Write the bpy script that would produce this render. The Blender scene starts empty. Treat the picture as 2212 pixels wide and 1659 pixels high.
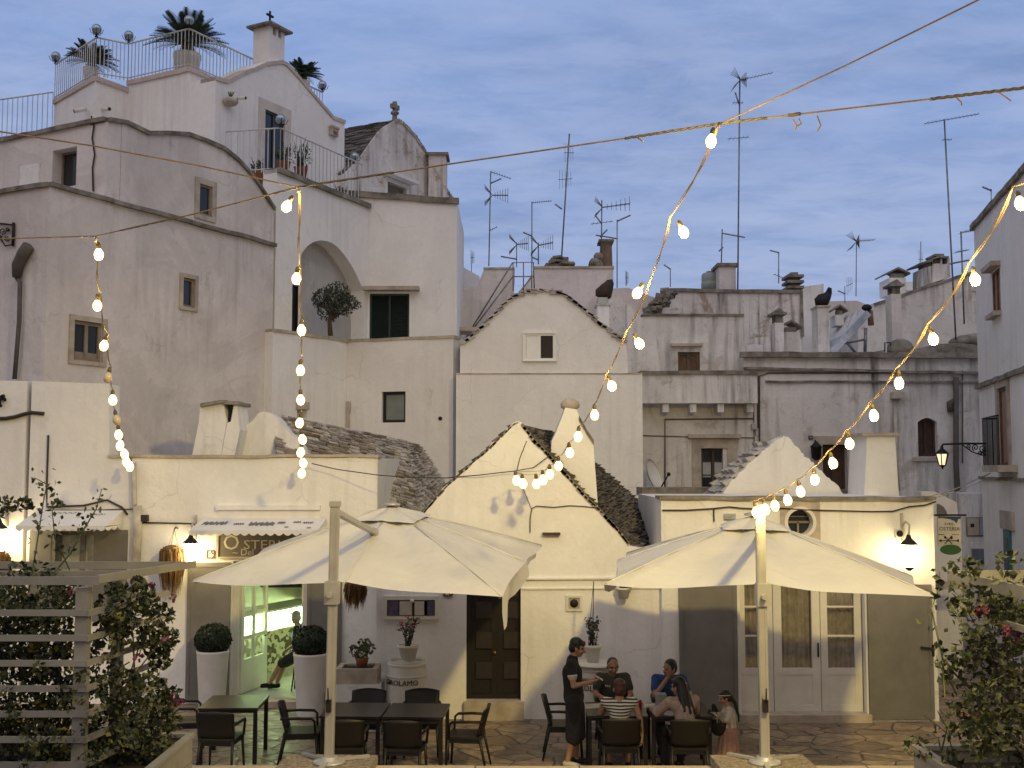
import bpy, bmesh, math, random
from mathutils import Vector as V, Matrix, geometry, noise
rad = math.radians
SC = bpy.context.scene
COL = SC.collection
random.seed(7)
# ------------------------------------------------------------------ camera model (pixels of a 2212 x 1659 frame)
FPX, CX, CY, CAMZ, PITCH = 2400.0, 1106.0, 829.5, 4.0, math.atan(180 / 2400.0)
CP, SP = math.cos(PITCH), math.sin(PITCH)
def ray(px, py):
    x, z = (px - CX) / FPX, -(py - CY) / FPX
    return V((x, CP - z * SP, SP + z * CP))
def at(px, py, Y):
    r = ray(px, py); k = Y / r.y
    return V((r.x * k, Y, CAMZ + r.z * k))
def on_z(px, py, z=0.0):
    r = ray(px, py); k = (z - CAMZ) / r.z
    return V((r.x * k, r.y * k, z))
def view(x0, y0, s): return lambda x, y: (x0 + s * x, y0 + s * y)
D0 = view(0, 0, 1)
Z1 = view(0, 0, .36); Z2 = view(0, 442.4, .36); Z3 = view(619.4, 177, .36); Z4 = view(1415.7, 0, .36)
BL = view(0, 1061.8, .36); BM = view(530.9, 1061.8, .36); PE = view(1061.8, 1238.7, .28); BR = view(1415.7, 1061.8, .36)
ZR = view(1327.2, 530.9, .4); ZM = view(619.4, 707.8, .36); ZA = view(0, 1017.5, .2); ZB = view(1858.1, 1017.5, .16)
ZC = view(1327.2, 575.1, .2); ZD = view(1769.6, 530.9, .2); ZE = view(0, 752.1, .14)
class Plane:
    """vertical plane: u runs along d (to the right as seen), w along the outward normal"""
    def __init__(s, P, d):
        s.P = V((P[0], P[1])); s.d = V(d[:2]).normalized(); s.n = V((s.d.y, -s.d.x))
    def pt(s, u, z, w=0.0):
        q = s.P + s.d * u + s.n * w
        return V((q.x, q.y, z))
    def uz(s, px, py, w=0.0):
        r = ray(px, py); q = s.P + s.n * w
        den = r.x * s.n.x + r.y * s.n.y
        k = (q.x * s.n.x + q.y * s.n.y) / den
        h = V((r.x * k, r.y * k)) - s.P
        return (h.dot(s.d), CAMZ + r.z * k)
    def poly(s, Z, pts): return [s.uz(*Z(*p)) for p in pts]
    def rect(s, Z, x0, y0, x1, y1):
        """u0, u1 from the x values, z from the y values read at the left edge"""
        u0, zt = s.uz(*Z(x0, y0)); _, zb = s.uz(*Z(x0, y1)); u1, _ = s.uz(*Z(x1, (y0 + y1) / 2))
        return u0, u1, zb, zt
def F(Y): return Plane((0, Y), (1, 0))
# ------------------------------------------------------------------ objects
_MW = {}
def link(o): COL.objects.link(o); return o
def props(o, label=None, cat=None, group=None, kind=None):
    if label: o['label'] = label
    if cat: o['category'] = cat
    if group: o['group'] = group
    if kind: o['kind'] = kind
    return o
def thing(name, label, cat, loc=(0, 0, 0), rz=0.0, group=None):
    o = bpy.data.objects.new(name, None); link(o)
    o.empty_display_size = .2
    o.location = loc; o.rotation_euler = (0, 0, rz)
    _MW[o.name] = Matrix.Translation(V(loc)) @ Matrix.Rotation(rz, 4, 'Z')
    return props(o, label, cat, group, 'thing')
def put(name, me, mat, parent=None):
    o = bpy.data.objects.new(name, me); link(o)
    if mat is not None and not me.materials: me.materials.append(mat)
    if parent is not None:
        o.parent = parent
        o.matrix_parent_inverse = _MW.get(parent.name, Matrix()).inverted()
        _MW[o.name] = Matrix()
    else: _MW[o.name] = Matrix()
    return o
class MB:
    def __init__(s): s.v = []; s.f = []; s.sm = []
    def add(s, vs, fs, smooth=False):
        b = len(s.v); s.v += [V(x) for x in vs]
        for f in fs: s.f.append([b + i for i in f]); s.sm.append(smooth)
        return s
    def box(s, a, b):
        x0, x1 = sorted((a[0], b[0])); y0, y1 = sorted((a[1], b[1])); z0, z1 = sorted((a[2], b[2]))
        return s.add([(x0,y0,z0),(x1,y0,z0),(x1,y1,z0),(x0,y1,z0),(x0,y0,z1),(x1,y0,z1),(x1,y1,z1),(x0,y1,z1)],
                     [(3,2,1,0),(4,5,6,7),(0,1,5,4),(1,2,6,5),(2,3,7,6),(3,0,4,7)])
    def mbox(s, M, sx, sy, sz, off=(0, 0, 0)):
        h = [(x * sx / 2 + off[0], y * sy / 2 + off[1], z * sz / 2 + off[2]) for z in (-1, 1) for (x, y) in ((-1,-1),(1,-1),(1,1),(-1,1))]
        return s.add([M @ V(p) for p in h], [(3,2,1,0),(4,5,6,7),(0,1,5,4),(1,2,6,5),(2,3,7,6),(3,0,4,7)])
    def pbox(s, pl, u0, u1, z0, z1, w0, w1):
        return s.add([pl.pt(u0,z0,w1),pl.pt(u1,z0,w1),pl.pt(u1,z0,w0),pl.pt(u0,z0,w0),pl.pt(u0,z1,w1),pl.pt(u1,z1,w1),pl.pt(u1,z1,w0),pl.pt(u0,z1,w0)],
                     [(3,2,1,0),(4,5,6,7),(0,1,5,4),(1,2,6,5),(2,3,7,6),(3,0,4,7)])
    def bar(s, p, q, a, b=None, up=(0, 0, 1)):
        """rectangular bar from p to q, a wide across, b along up"""
        p, q = V(p), V(q); b = b or a; d = (q - p); L = d.length
        if L < 1e-6: return s
        d /= L; x = d.cross(V(up))
        if x.length < 1e-4: x = d.cross(V((1, 0, 0)))
        x.normalize(); y = x.cross(d).normalized()
        c = [x * a / 2 * i + y * b / 2 * j for i, j in ((-1,-1),(1,-1),(1,1),(-1,1))]
        return s.add([p + k for k in c] + [q + k for k in c], [(0,1,2,3),(7,6,5,4),(1,0,4,5),(2,1,5,6),(3,2,6,7),(0,3,7,4)])
    def tube(s, pts, r, n=6, caps=True):
        pts = [V(p) for p in pts]; rs = r if isinstance(r, (list, tuple)) else [r] * len(pts)
        rings = []; x = None
        for i, p in enumerate(pts):
            d = pts[min(i + 1, len(pts) - 1)] - pts[max(i - 1, 0)]
            if d.length < 1e-9: d = V((0, 0, 1))
            d.normalize()
            if x is None:
                x = d.cross(V((0, 0, 1)))
                if x.length < 1e-3: x = d.cross(V((0, 1, 0)))
            x = (x - d * x.dot(d)); x.normalize(); y = d.cross(x)
            rings.append([p + (x * math.cos(2 * math.pi * k / n) + y * math.sin(2 * math.pi * k / n)) * rs[i] for k in range(n)])
        b = len(s.v); vs = [q for r_ in rings for q in r_]; fs = []
        for i in range(len(pts) - 1):
            for k in range(n): fs.append((i*n+k, i*n+(k+1)%n, (i+1)*n+(k+1)%n, (i+1)*n+k))
        s.add(vs, fs, True)
        if caps:
            s.f.append([b + k for k in range(n)][::-1]); s.sm.append(False)
            s.f.append([b + (len(pts)-1)*n + k for k in range(n)]); s.sm.append(False)
        return s
    def lathe(s, prof, c=(0, 0, 0), n=16, M=None):
        """prof: (r, z) from bottom to top"""
        vs = []; c = V(c)
        for r, z in prof:
            for k in range(n):
                q = V((r * math.cos(2*math.pi*k/n), r * math.sin(2*math.pi*k/n), z))
                vs.append((M @ q if M else q) + c)
        fs = []
        for i in range(len(prof) - 1):
            for k in range(n): fs.append((i*n+k, i*n+(k+1)%n, (i+1)*n+(k+1)%n, (i+1)*n+k))
        b = len(s.v); s.add(vs, fs, True)
        s.f.append([b + k for k in range(n)][::-1]); s.sm.append(False)
        s.f.append([b + (len(prof)-1)*n + k for k in range(n)]); s.sm.append(False)
        return s
    def ball(s, c, r, n=12, m=8, sc=(1, 1, 1)):
        c = V(c); prof = [(r * math.sin(math.pi * i / m), -r * math.cos(math.pi * i / m)) for i in range(m + 1)]
        prof[0] = (1e-4, prof[0][1]); prof[-1] = (1e-4, prof[-1][1])
        M = Matrix.Diagonal((sc[0], sc[1], sc[2]))
        return s.lathe(prof, c, n, M)
    def prism(s, pts, off):
        """flat polygon pts swept by off"""
        pts = [V(p) for p in pts]; off = V(off); n = len(pts); b = len(s.v)
        tris = geometry.tessellate_polygon([pts])
        s.v += pts + [p + off for p in pts]
        for t in tris:
            s.f.append([b + t[0], b + t[1], b + t[2]]); s.sm.append(False)
            s.f.append([b + n + t[2], b + n + t[1], b + n + t[0]]); s.sm.append(False)
        for i in range(n):
            j = (i + 1) % n
            s.f.append([b + i, b + j, b + n + j, b + n + i]); s.sm.append(False)
        return s
    def wall(s, pl, outline, th, holes=(), reveal=.22, w=0.0):
        """solid slab: outline (u, z) on the plane, th deep, with holes of a reveal's depth"""
        loops = [list(outline)] + [list(h) for h in holes]
        flat = [p for l in loops for p in l]
        tris = geometry.tessellate_polygon([[V((p[0], p[1], 0)) for p in l] for l in loops])
        b = len(s.v)
        s.v += [pl.pt(u, z, w) for u, z in flat]
        for t in tris: s.f.append([b + i for i in t]); s.sm.append(False)
        k = 0
        for li, l in enumerate(loops):
            n = len(l); dep = th if li == 0 else reveal
            b2 = len(s.v); s.v += [pl.pt(u, z, w - dep) for u, z in l]
            for i in range(n):
                j = (i + 1) % n
                s.f.append([b + k + i, b + k + j, b2 + j, b2 + i]); s.sm.append(False)
            if li == 0:
                for t in geometry.tessellate_polygon([[V((p[0], p[1], 0)) for p in l]]):
                    s.f.append([b2 + i for i in t]); s.sm.append(False)
            else:
                for t in geometry.tessellate_polygon([[V((p[0], p[1], 0)) for p in l]]):
                    s.f.append([b2 + i for i in t]); s.sm.append(False)
            k += n
        return s
    def strip(s, pl, pts, h, proj, w=0.0, back=.05):
        """moulding that follows the (u, z) line: h tall (downwards), standing proj out of the wall"""
        q = [pts[0]]
        for a, b in zip(pts[:-1], pts[1:]):
            k = max(1, int(math.hypot(b[0] - a[0], b[1] - a[1]) / .4))
            for i in range(1, k + 1): q.append((a[0] + (b[0] - a[0]) * i / k, a[1] + (b[1] - a[1]) * i / k + (random.uniform(-.014, .014) if h > .03 else 0)))
        pts = q; n = len(pts); vs = []; p0 = proj
        for u, z in pts:
            proj = p0 + (random.uniform(-.012, .012) if h > .03 else 0); vs += [pl.pt(u, z, w - back), pl.pt(u, z, w + proj), pl.pt(u, z - h, w + proj), pl.pt(u, z - h, w - back)]
        fs = []
        for i in range(n - 1):
            for k in range(4): fs.append((4*i+k, 4*i+(k+1)%4, 4*i+4+(k+1)%4, 4*i+4+k))
        fs += [(0,1,2,3), (4*n-1,4*n-2,4*n-3,4*n-4)]
        return s.add(vs, fs)
    def mesh(s, name, fix=True):
        me = bpy.data.meshes.new(name); me.from_pydata([tuple(v) for v in s.v], [], s.f)
        me.polygons.foreach_set('use_smooth', s.sm); me.update()
        if fix:
            bm = bmesh.new(); bm.from_mesh(me); bmesh.ops.recalc_face_normals(bm, faces=bm.faces); bm.to_mesh(me); bm.free()
        return me
    def build(s, name, mat, parent=None, fix=True):
        return put(name, s.mesh(name, fix), mat, parent)
def part(name, mat, parent, fn):
    m = MB(); fn(m); return m.build(name, mat, parent)
def kids(o): return [c for c in list(SC.objects) if c.parent == o]
def copy_tree(o, parent=None):
    c = o.copy(); COL.objects.link(c)
    _MW[c.name] = _MW.get(o.name, Matrix()).copy()
    if parent is not None: c.parent = parent
    for ch in kids(o): copy_tree(ch, c)
    return c
def clone(o, loc, rz, label):
    c = copy_tree(o); c.location = loc; c.rotation_euler = (0, 0, rz); c['label'] = label
    return c
# ------------------------------------------------------------------ materials
MATS = {}
def nmat(name):
    m = bpy.data.materials.new(name); m.use_nodes = True
    nt = m.node_tree; b = nt.nodes['Principled BSDF']; MATS[name] = m
    return m, nt, b
def N(nt, t, **kw):
    n = nt.nodes.new(t)
    for k, v in kw.items():
        if k.startswith('i_'): n.inputs[k[2:].replace('_', ' ')].default_value = v
        else: setattr(n, k, v)
    return n
def c4(c): return (c[0], c[1], c[2], 1)
def ramp(nt, fac, a, b, ca=(0, 0, 0), cb=(1, 1, 1)):
    r = nt.nodes.new('ShaderNodeValToRGB'); r.color_ramp.elements[0].position = a; r.color_ramp.elements[1].position = b
    r.color_ramp.elements[0].color = c4(ca); r.color_ramp.elements[1].color = c4(cb)
    nt.links.new(fac, r.inputs[0]); return r.outputs[0]
def mixc(nt, fac, a, b):
    m = nt.nodes.new('ShaderNodeMix'); m.data_type = 'RGBA'
    for sock, val in ((m.inputs[0], fac), (m.inputs[6], a), (m.inputs[7], b)):
        if hasattr(val, 'is_linked'): nt.links.new(val, sock)
        else: sock.default_value = val if isinstance(val, (int, float)) else c4(val)
    return m.outputs[2]
def mth(nt, op, a, b=0.0):
    m = nt.nodes.new('ShaderNodeMath'); m.operation = op
    for i, val in enumerate((a, b)):
        if hasattr(val, 'is_linked'): nt.links.new(val, m.inputs[i])
        else: m.inputs[i].default_value = val
    return m.outputs[0]
def noisen(nt, vec, scale, detail=4, rough=.55, dist=0.0, scl=None):
    if scl:
        mp = nt.nodes.new('ShaderNodeMapping'); mp.inputs['Scale'].default_value = scl; nt.links.new(vec, mp.inputs[0]); vec = mp.outputs[0]
    n = nt.nodes.new('ShaderNodeTexNoise'); n.inputs['Scale'].default_value = scale; n.inputs['Detail'].default_value = detail
    n.inputs['Roughness'].default_value = rough; n.inputs['Distortion'].default_value = dist
    nt.links.new(vec, n.inputs['Vector']); return n.outputs[0]
def bump(nt, b, h, strength, dist=.02):
    k = nt.nodes.new('ShaderNodeBump'); k.inputs['Strength'].default_value = strength; k.inputs['Distance'].default_value = dist
    nt.links.new(h, k.inputs['Height']); nt.links.new(k.outputs[0], b.inputs['Normal'])
def pos(nt): return nt.nodes.new('ShaderNodeNewGeometry').outputs['Position']
def obj(nt): return nt.nodes.new('ShaderNodeTexCoord').outputs['Object']
def plaster(name, base, stain, amt=.5, streak=.3, dark=(.13, .115, .1), bs=.35, sc=.55, peel=0.0, peelc=(.33, .25, .19)):
    m, nt, b = nmat(name); p = pos(nt)
    n1 = noisen(nt, p, sc, 8, .62, .4)
    col = mixc(nt, mth(nt, 'MULTIPLY', ramp(nt, n1, .38, .72), amt), base, stain)
    n2 = noisen(nt, p, 2.3, 6, .6, 0, (2.2, 2.2, .16))
    n3 = noisen(nt, p, .45, 3, .5)
    st = mth(nt, 'MULTIPLY', mth(nt, 'MULTIPLY', ramp(nt, n2, .47, .70), ramp(nt, n3, .38, .6)), streak)
    col = mixc(nt, st, col, dark)
    n7 = noisen(nt, p, .42, 5, .62, 1.2)
    col = mixc(nt, mth(nt, 'MULTIPLY', ramp(nt, n7, .50, .53), .30 * min(1, amt + .2)), col, stain)
    n8 = noisen(nt, p, 1.9, 10, .72, .6)
    col = mixc(nt, mth(nt, 'MULTIPLY', ramp(nt, n8, .60, .66), .5 * min(1, streak + .2)), col, tuple(x * .62 for x in stain))
    wn = nt.nodes.new('ShaderNodeTexNoise'); wn.inputs['Scale'].default_value = 1.7; wn.inputs['Detail'].default_value = 5; nt.links.new(p, wn.inputs['Vector'])
    va = nt.nodes.new('ShaderNodeVectorMath'); va.operation = 'MULTIPLY_ADD'; nt.links.new(wn.outputs['Color'], va.inputs[0]); va.inputs[1].default_value = (.7, .7, .7); nt.links.new(p, va.inputs[2])
    vo = nt.nodes.new('ShaderNodeTexVoronoi'); vo.feature = 'DISTANCE_TO_EDGE'; vo.inputs['Scale'].default_value = .62; nt.links.new(va.outputs[0], vo.inputs['Vector'])
    ck = mth(nt, 'MULTIPLY', ramp(nt, vo.outputs['Distance'], .003, .010, (1, 1, 1), (0, 0, 0)), ramp(nt, noisen(nt, p, .6, 3), .52, .6))
    col = mixc(nt, mth(nt, 'MULTIPLY', ck, .2), col, dark)
    n4 = noisen(nt, p, 9, 5, .6)
    col = mixc(nt, mth(nt, 'MULTIPLY', ramp(nt, n4, .42, .62), .14), col, stain)
    if peel > 0:
        n5 = noisen(nt, p, 1.1, 9, .68, .8)
        col = mixc(nt, mth(nt, 'MULTIPLY', ramp(nt, n5, .56, .64), peel), col, peelc)
        n6 = noisen(nt, p, 5, 6, .7, .5)
        col = mixc(nt, mth(nt, 'MULTIPLY', ramp(nt, n6, .6, .68), peel * .6), col, dark)
    nt.links.new(col, b.inputs['Base Color']); b.inputs['Roughness'].default_value = .92
    hh = mth(nt, 'ADD', mth(nt, 'MULTIPLY', noisen(nt, p, 1.6, 4), 1.4), mth(nt, 'MULTIPLY', noisen(nt, p, 14, 5, .65), .35))
    bump(nt, b, hh, bs, .05); return m
def simple(name, col, rough=.6, metal=0.0, var=.25, sc=6, bs=0.0, col2=None, world=False):
    m, nt, b = nmat(name); p = pos(nt) if world else obj(nt)
    n1 = noisen(nt, p, sc, 5, .6)
    c2 = col2 or tuple(x * (1 - var) for x in col)
    nt.links.new(mixc(nt, ramp(nt, n1, .35, .68), col, c2), b.inputs['Base Color'])
    b.inputs['Roughness'].default_value = rough; b.inputs['Metallic'].default_value = metal
    if bs: bump(nt, b, noisen(nt, p, sc * 6, 5, .65), bs, .01)
    return m
def emit(name, col, strength, base=(.8, .8, .8)):
    m, nt, b = nmat(name); b.inputs['Base Color'].default_value = c4(base)
    b.inputs['Emission Color'].default_value = c4(col); b.inputs['Emission Strength'].default_value = strength
    return m
WH = plaster('whitewash', (.81, .795, .77), (.58, .555, .53), .55, .28)
WHC = plaster('whitewash_clean', (.83, .815, .79), (.65, .625, .60), .42, .18)
GRW = plaster('grey_render', (.73, .675, .65), (.44, .40, .375), .65, .28, bs=.5)
OLD = plaster('old_limewash', (.78, .755, .725), (.47, .44, .41), .5, 1.0, (.075, .07, .065), peel=.45, bs=.5)
OLD2 = plaster('flaking_limewash', (.76, .73, .695), (.44, .40, .37), .6, 1.0, (.065, .058, .052), peel=.9, bs=.6)
LIME = simple('limestone_trim', (.52, .45, .37), .9, 0, .4, 3, .5, world=True)
MOSS = simple('lichen_coping', (.30, .27, .225), .95, 0, .55, 3, .7, (.085, .075, .06), world=True)
STONE = None
def slate():
    m, nt, b = nmat('roof_stone'); p = pos(nt)
    isl = nt.nodes.new('ShaderNodeNewGeometry').outputs['Random Per Island']
    c = mixc(nt, isl, (.20, .18, .165), (.56, .51, .47))
    c = mixc(nt, mth(nt, 'MULTIPLY', ramp(nt, noisen(nt, p, 4, 7, .7), .48, .7), .8), c, (.11, .095, .085))
    c = mixc(nt, mth(nt, 'MULTIPLY', ramp(nt, noisen(nt, p, 1.2, 6, .65), .48, .62), .6), c, (.62, .58, .54))
    nt.links.new(c, b.inputs['Base Color']); b.inputs['Roughness'].default_value = .95
    bump(nt, b, noisen(nt, p, 16, 6, .7), .8, .03); return m
STONE = slate()
def slate_dark():
    m, nt, b = nmat('roof_stone_dark'); p = pos(nt)
    isl = nt.nodes.new('ShaderNodeNewGeometry').outputs['Random Per Island']
    c = mixc(nt, isl, (.06, .055, .05), (.22, .19, .165))
    c = mixc(nt, ramp(nt, noisen(nt, p, 3, 7, .7), .42, .7), c, (.05, .045, .04))
    nt.links.new(c, b.inputs['Base Color']); b.inputs['Roughness'].default_value = .95
    bump(nt, b, noisen(nt, p, 16, 6, .7), .8, .03); return m
STONED = slate_dark()
def paving():
    m, nt, b = nmat('paving'); p = pos(nt)
    mp = nt.nodes.new('ShaderNodeMapping'); mp.inputs['Scale'].default_value = (1.9, 2.5, 1); mp.inputs['Rotation'].default_value = (0, 0, .5)
    nt.links.new(p, mp.inputs[0])
    w = nt.nodes.new('ShaderNodeTexNoise'); w.inputs['Scale'].default_value = 3; nt.links.new(p, w.inputs['Vector'])
    va = nt.nodes.new('ShaderNodeVectorMath'); va.operation = 'MULTIPLY_ADD'; nt.links.new(w.outputs['Color'], va.inputs[0])
    va.inputs[1].default_value = (.18, .18, 0); nt.links.new(mp.outputs[0], va.inputs[2])
    vo = nt.nodes.new('ShaderNodeTexVoronoi'); vo.feature = 'DISTANCE_TO_EDGE'; vo.inputs['Scale'].default_value = 1.0; nt.links.new(va.outputs[0], vo.inputs['Vector'])
    vc = nt.nodes.new('ShaderNodeTexVoronoi'); vc.inputs['Scale'].default_value = 1.0; nt.links.new(va.outputs[0], vc.inputs['Vector'])
    sep = nt.nodes.new('ShaderNodeSeparateColor'); nt.links.new(vc.outputs['Color'], sep.inputs[0])
    c = mixc(nt, sep.outputs[0], (.40, .30, .205), (.20, .145, .105))
    c = mixc(nt, ramp(nt, noisen(nt, p, 5, 7, .65), .4, .7), c, (.15, .11, .085))
    c = mixc(nt, ramp(nt, vo.outputs['Distance'], .012, .035, (1, 1, 1), (0, 0, 0)), c, (.055, .045, .04))
    nt.links.new(c, b.inputs['Base Color'])
    nt.links.new(ramp(nt, noisen(nt, p, 7, 4), .3, .7, (.3, .3, .3), (.65, .65, .65)), b.inputs['Roughness'])
    h = mth(nt, 'ADD', mth(nt, 'MULTIPLY', ramp(nt, vo.outputs['Distance'], 0, .05), .8), mth(nt, 'MULTIPLY', noisen(nt, p, 9, 5, .6), .6))
    bump(nt, b, h, .55, .02); return m
PAVE = paving()
KERB = simple('kerb_stone', (.42, .35, .26), .85, 0, .4, 2.5, .5, world=True)
def granite():
    m, nt, b = nmat('pebbled_slab'); p = obj(nt)
    vo = nt.nodes.new('ShaderNodeTexVoronoi'); vo.inputs['Scale'].default_value = 42; nt.links.new(p, vo.inputs['Vector'])
    sep = nt.nodes.new('ShaderNodeSeparateColor'); nt.links.new(vo.outputs['Color'], sep.inputs[0])
    c = mixc(nt, sep.outputs[0], (.27, .22, .16), (.10, .08, .06))
    nt.links.new(c, b.inputs['Base Color']); b.inputs['Roughness'].default_value = .8
    bump(nt, b, vo.outputs['Distance'], .5, .01); return m
GRAN = granite()
DKGLASS, _nt, _b = nmat('dark_glass'); _b.inputs['Base Color'].default_value = (.022, .026, .03, 1); _b.inputs['Roughness'].default_value = .08
FROST = simple('frosted_glass', (.22, .25, .24), .35, 0, .2, 3)
WOODD = simple('dark_wood', (.075, .04, .024), .6, 0, .5, 5, .2, world=True)
WOODM = simple('brown_shutter_wood', (.17, .095, .048), .65, 0, .5, 5, .2, world=True)
WOODO = simple('old_window_wood', (.30, .24, .185), .75, 0, .35, 5, .2, world=True)
WPAINT = simple('white_painted_wood', (.70, .67, .60), .5, 0, .12, 4, .1, world=True)
GPAINT = simple('grey_painted_wood', (.185, .175, .16), .6, 0, .22, 3, .15, world=True)
GREEN = simple('green_shutter', (.018, .035, .032), .55, 0, .35, 6)
BLACKW = simple('black_door_wood', (.008, .006, .005), .5, 0, .4, 4)
IRON = simple('wrought_iron', (.02, .018, .017), .6, .4, .4, 8)
RAILW = simple('white_railing', (.62, .62, .62), .5, .1, .2, 5)
METAL = simple('aerial_metal', (.26, .26, .28), .45, .7, .45, 9)
GALV = simple('galvanised', (.42, .46, .5), .4, .6, .3, 6)
PIPE = simple('pipe_paint', (.55, .50, .43), .7, 0, .35, 4, world=True)
PIPED = simple('dark_pipe', (.11, .095, .08), .7, 0, .4, 4, world=True)
CABLE = simple('black_cable', (.035, .028, .022), .7)
ROPE = simple('brown_cable', (.46, .30, .13), .7, 0, .4, 14)
TERRA = simple('terracotta', (.30, .12, .06), .8, 0, .3, 6)
CERAM = simple('white_pot', (.72, .69, .63), .55, 0, .12, 5)
GL, _nt, _b = nmat('clear_pane')
_tr = _nt.nodes.new('ShaderNodeBsdfTransparent'); _gl = _nt.nodes.new('ShaderNodeBsdfGlossy'); _gl.inputs['Roughness'].default_value = .05; _mx = _nt.nodes.new('ShaderNodeMixShader'); _mx.inputs[0].default_value = .13
_nt.links.new(_tr.outputs[0], _mx.inputs[1]); _nt.links.new(_gl.outputs[0], _mx.inputs[2]); _nt.links.new(_mx.outputs[0], _nt.nodes['Material Output'].inputs['Surface'])
GLASSB = simple('glass_ball', (.35, .42, .48), .12, .6, .2, 5)
# ------------------------------------------------------------------ window / door helper
def window(parent, pl, u0, u1, z0, z1, rec=.16, fr=.06, fmat=None, pmat=None, mull=0, rails=0, surround=0.0, smat=None, sill=0.0, hood=0.0, name='window', proud=.04, louvre=0, panel=0.0):
    """frame with pane, optional stone surround, sill and hood; the wall has the matching hole"""
    fmat = fmat or WPAINT; pmat = pmat or DKGLASS
    m = MB(); a, b_ = -rec + .005, -rec + .06
    m.pbox(pl, u0, u0 + fr, z0, z1, a, b_).pbox(pl, u1 - fr, u1, z0, z1, a, b_)
    m.pbox(pl, u0 + fr, u1 - fr, z1 - fr, z1, a, b_).pbox(pl, u0 + fr, u1 - fr, z0, z0 + fr, a, b_)
    for i in range(mull):
        uc = u0 + (u1 - u0) * (i + 1) / (mull + 1); m.pbox(pl, uc - fr * .55, uc + fr * .55, z0 + fr, z1 - fr, a, b_ - .004)
    for i in range(rails):
        zc = z0 + (z1 - z0) * (i + 1) / (rails + 1); m.pbox(pl, u0 + fr, u1 - fr, zc - fr * .3, zc + fr * .3, a, b_ - .012)
    if panel: m.pbox(pl, u0 + fr, u1 - fr, z0 + fr, z0 + fr + panel, a, b_ - .02)
    wnd = m.build(name, fmat, parent)
    g = MB()
    if louvre:
        n = int((z1 - z0) / .05)
        for i in range(n):
            zc = z0 + fr + (z1 - z0 - 2 * fr) * (i + .5) / n
            g.add([pl.pt(u0 + fr, zc + .02, a), pl.pt(u1 - fr, zc + .02, a), pl.pt(u1 - fr, zc - .022, b_ - .01), pl.pt(u0 + fr, zc - .022, b_ - .01)], [(0, 1, 2, 3)])
        g.pbox(pl, u0 + fr, u1 - fr, z0 + fr, z1 - fr, -rec + .002, a - .001)
    else: g.pbox(pl, u0 + fr, u1 - fr, z0 + fr, z1 - fr, a, a + .018)
    g.build('shutter_leaf' if louvre else 'pane', pmat, wnd)
    if surround:
        s = surround; k = MB()
        k.pbox(pl, u0 - s, u0, z0, z1, -.02, proud).pbox(pl, u1, u1 + s, z0, z1, -.02, proud).pbox(pl, u0 - s, u1 + s, z1, z1 + s, -.02, proud + .003)
        if not sill: k.pbox(pl, u0 - s, u1 + s, z0 - s * .8, z0, -.02, proud + .003)
        k.build('surround', smat or LIME, wnd)
    if sill: part('sill', smat or LIME, wnd, lambda k: k.pbox(pl, u0 - surround - .06, u1 + surround + .06, z0 - .09, z0, -.1, sill))
    if hood: part('hood', smat or LIME, wnd, lambda k: k.pbox(pl, u0 - surround - .1, u1 + surround + .1, z1 + surround + .02, z1 + surround + .12, -.05, hood))
    return wnd
def hole(r): u0, u1, z0, z1 = r; return [(u0, z0), (u1, z0), (u1, z1), (u0, z1)]
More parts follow.
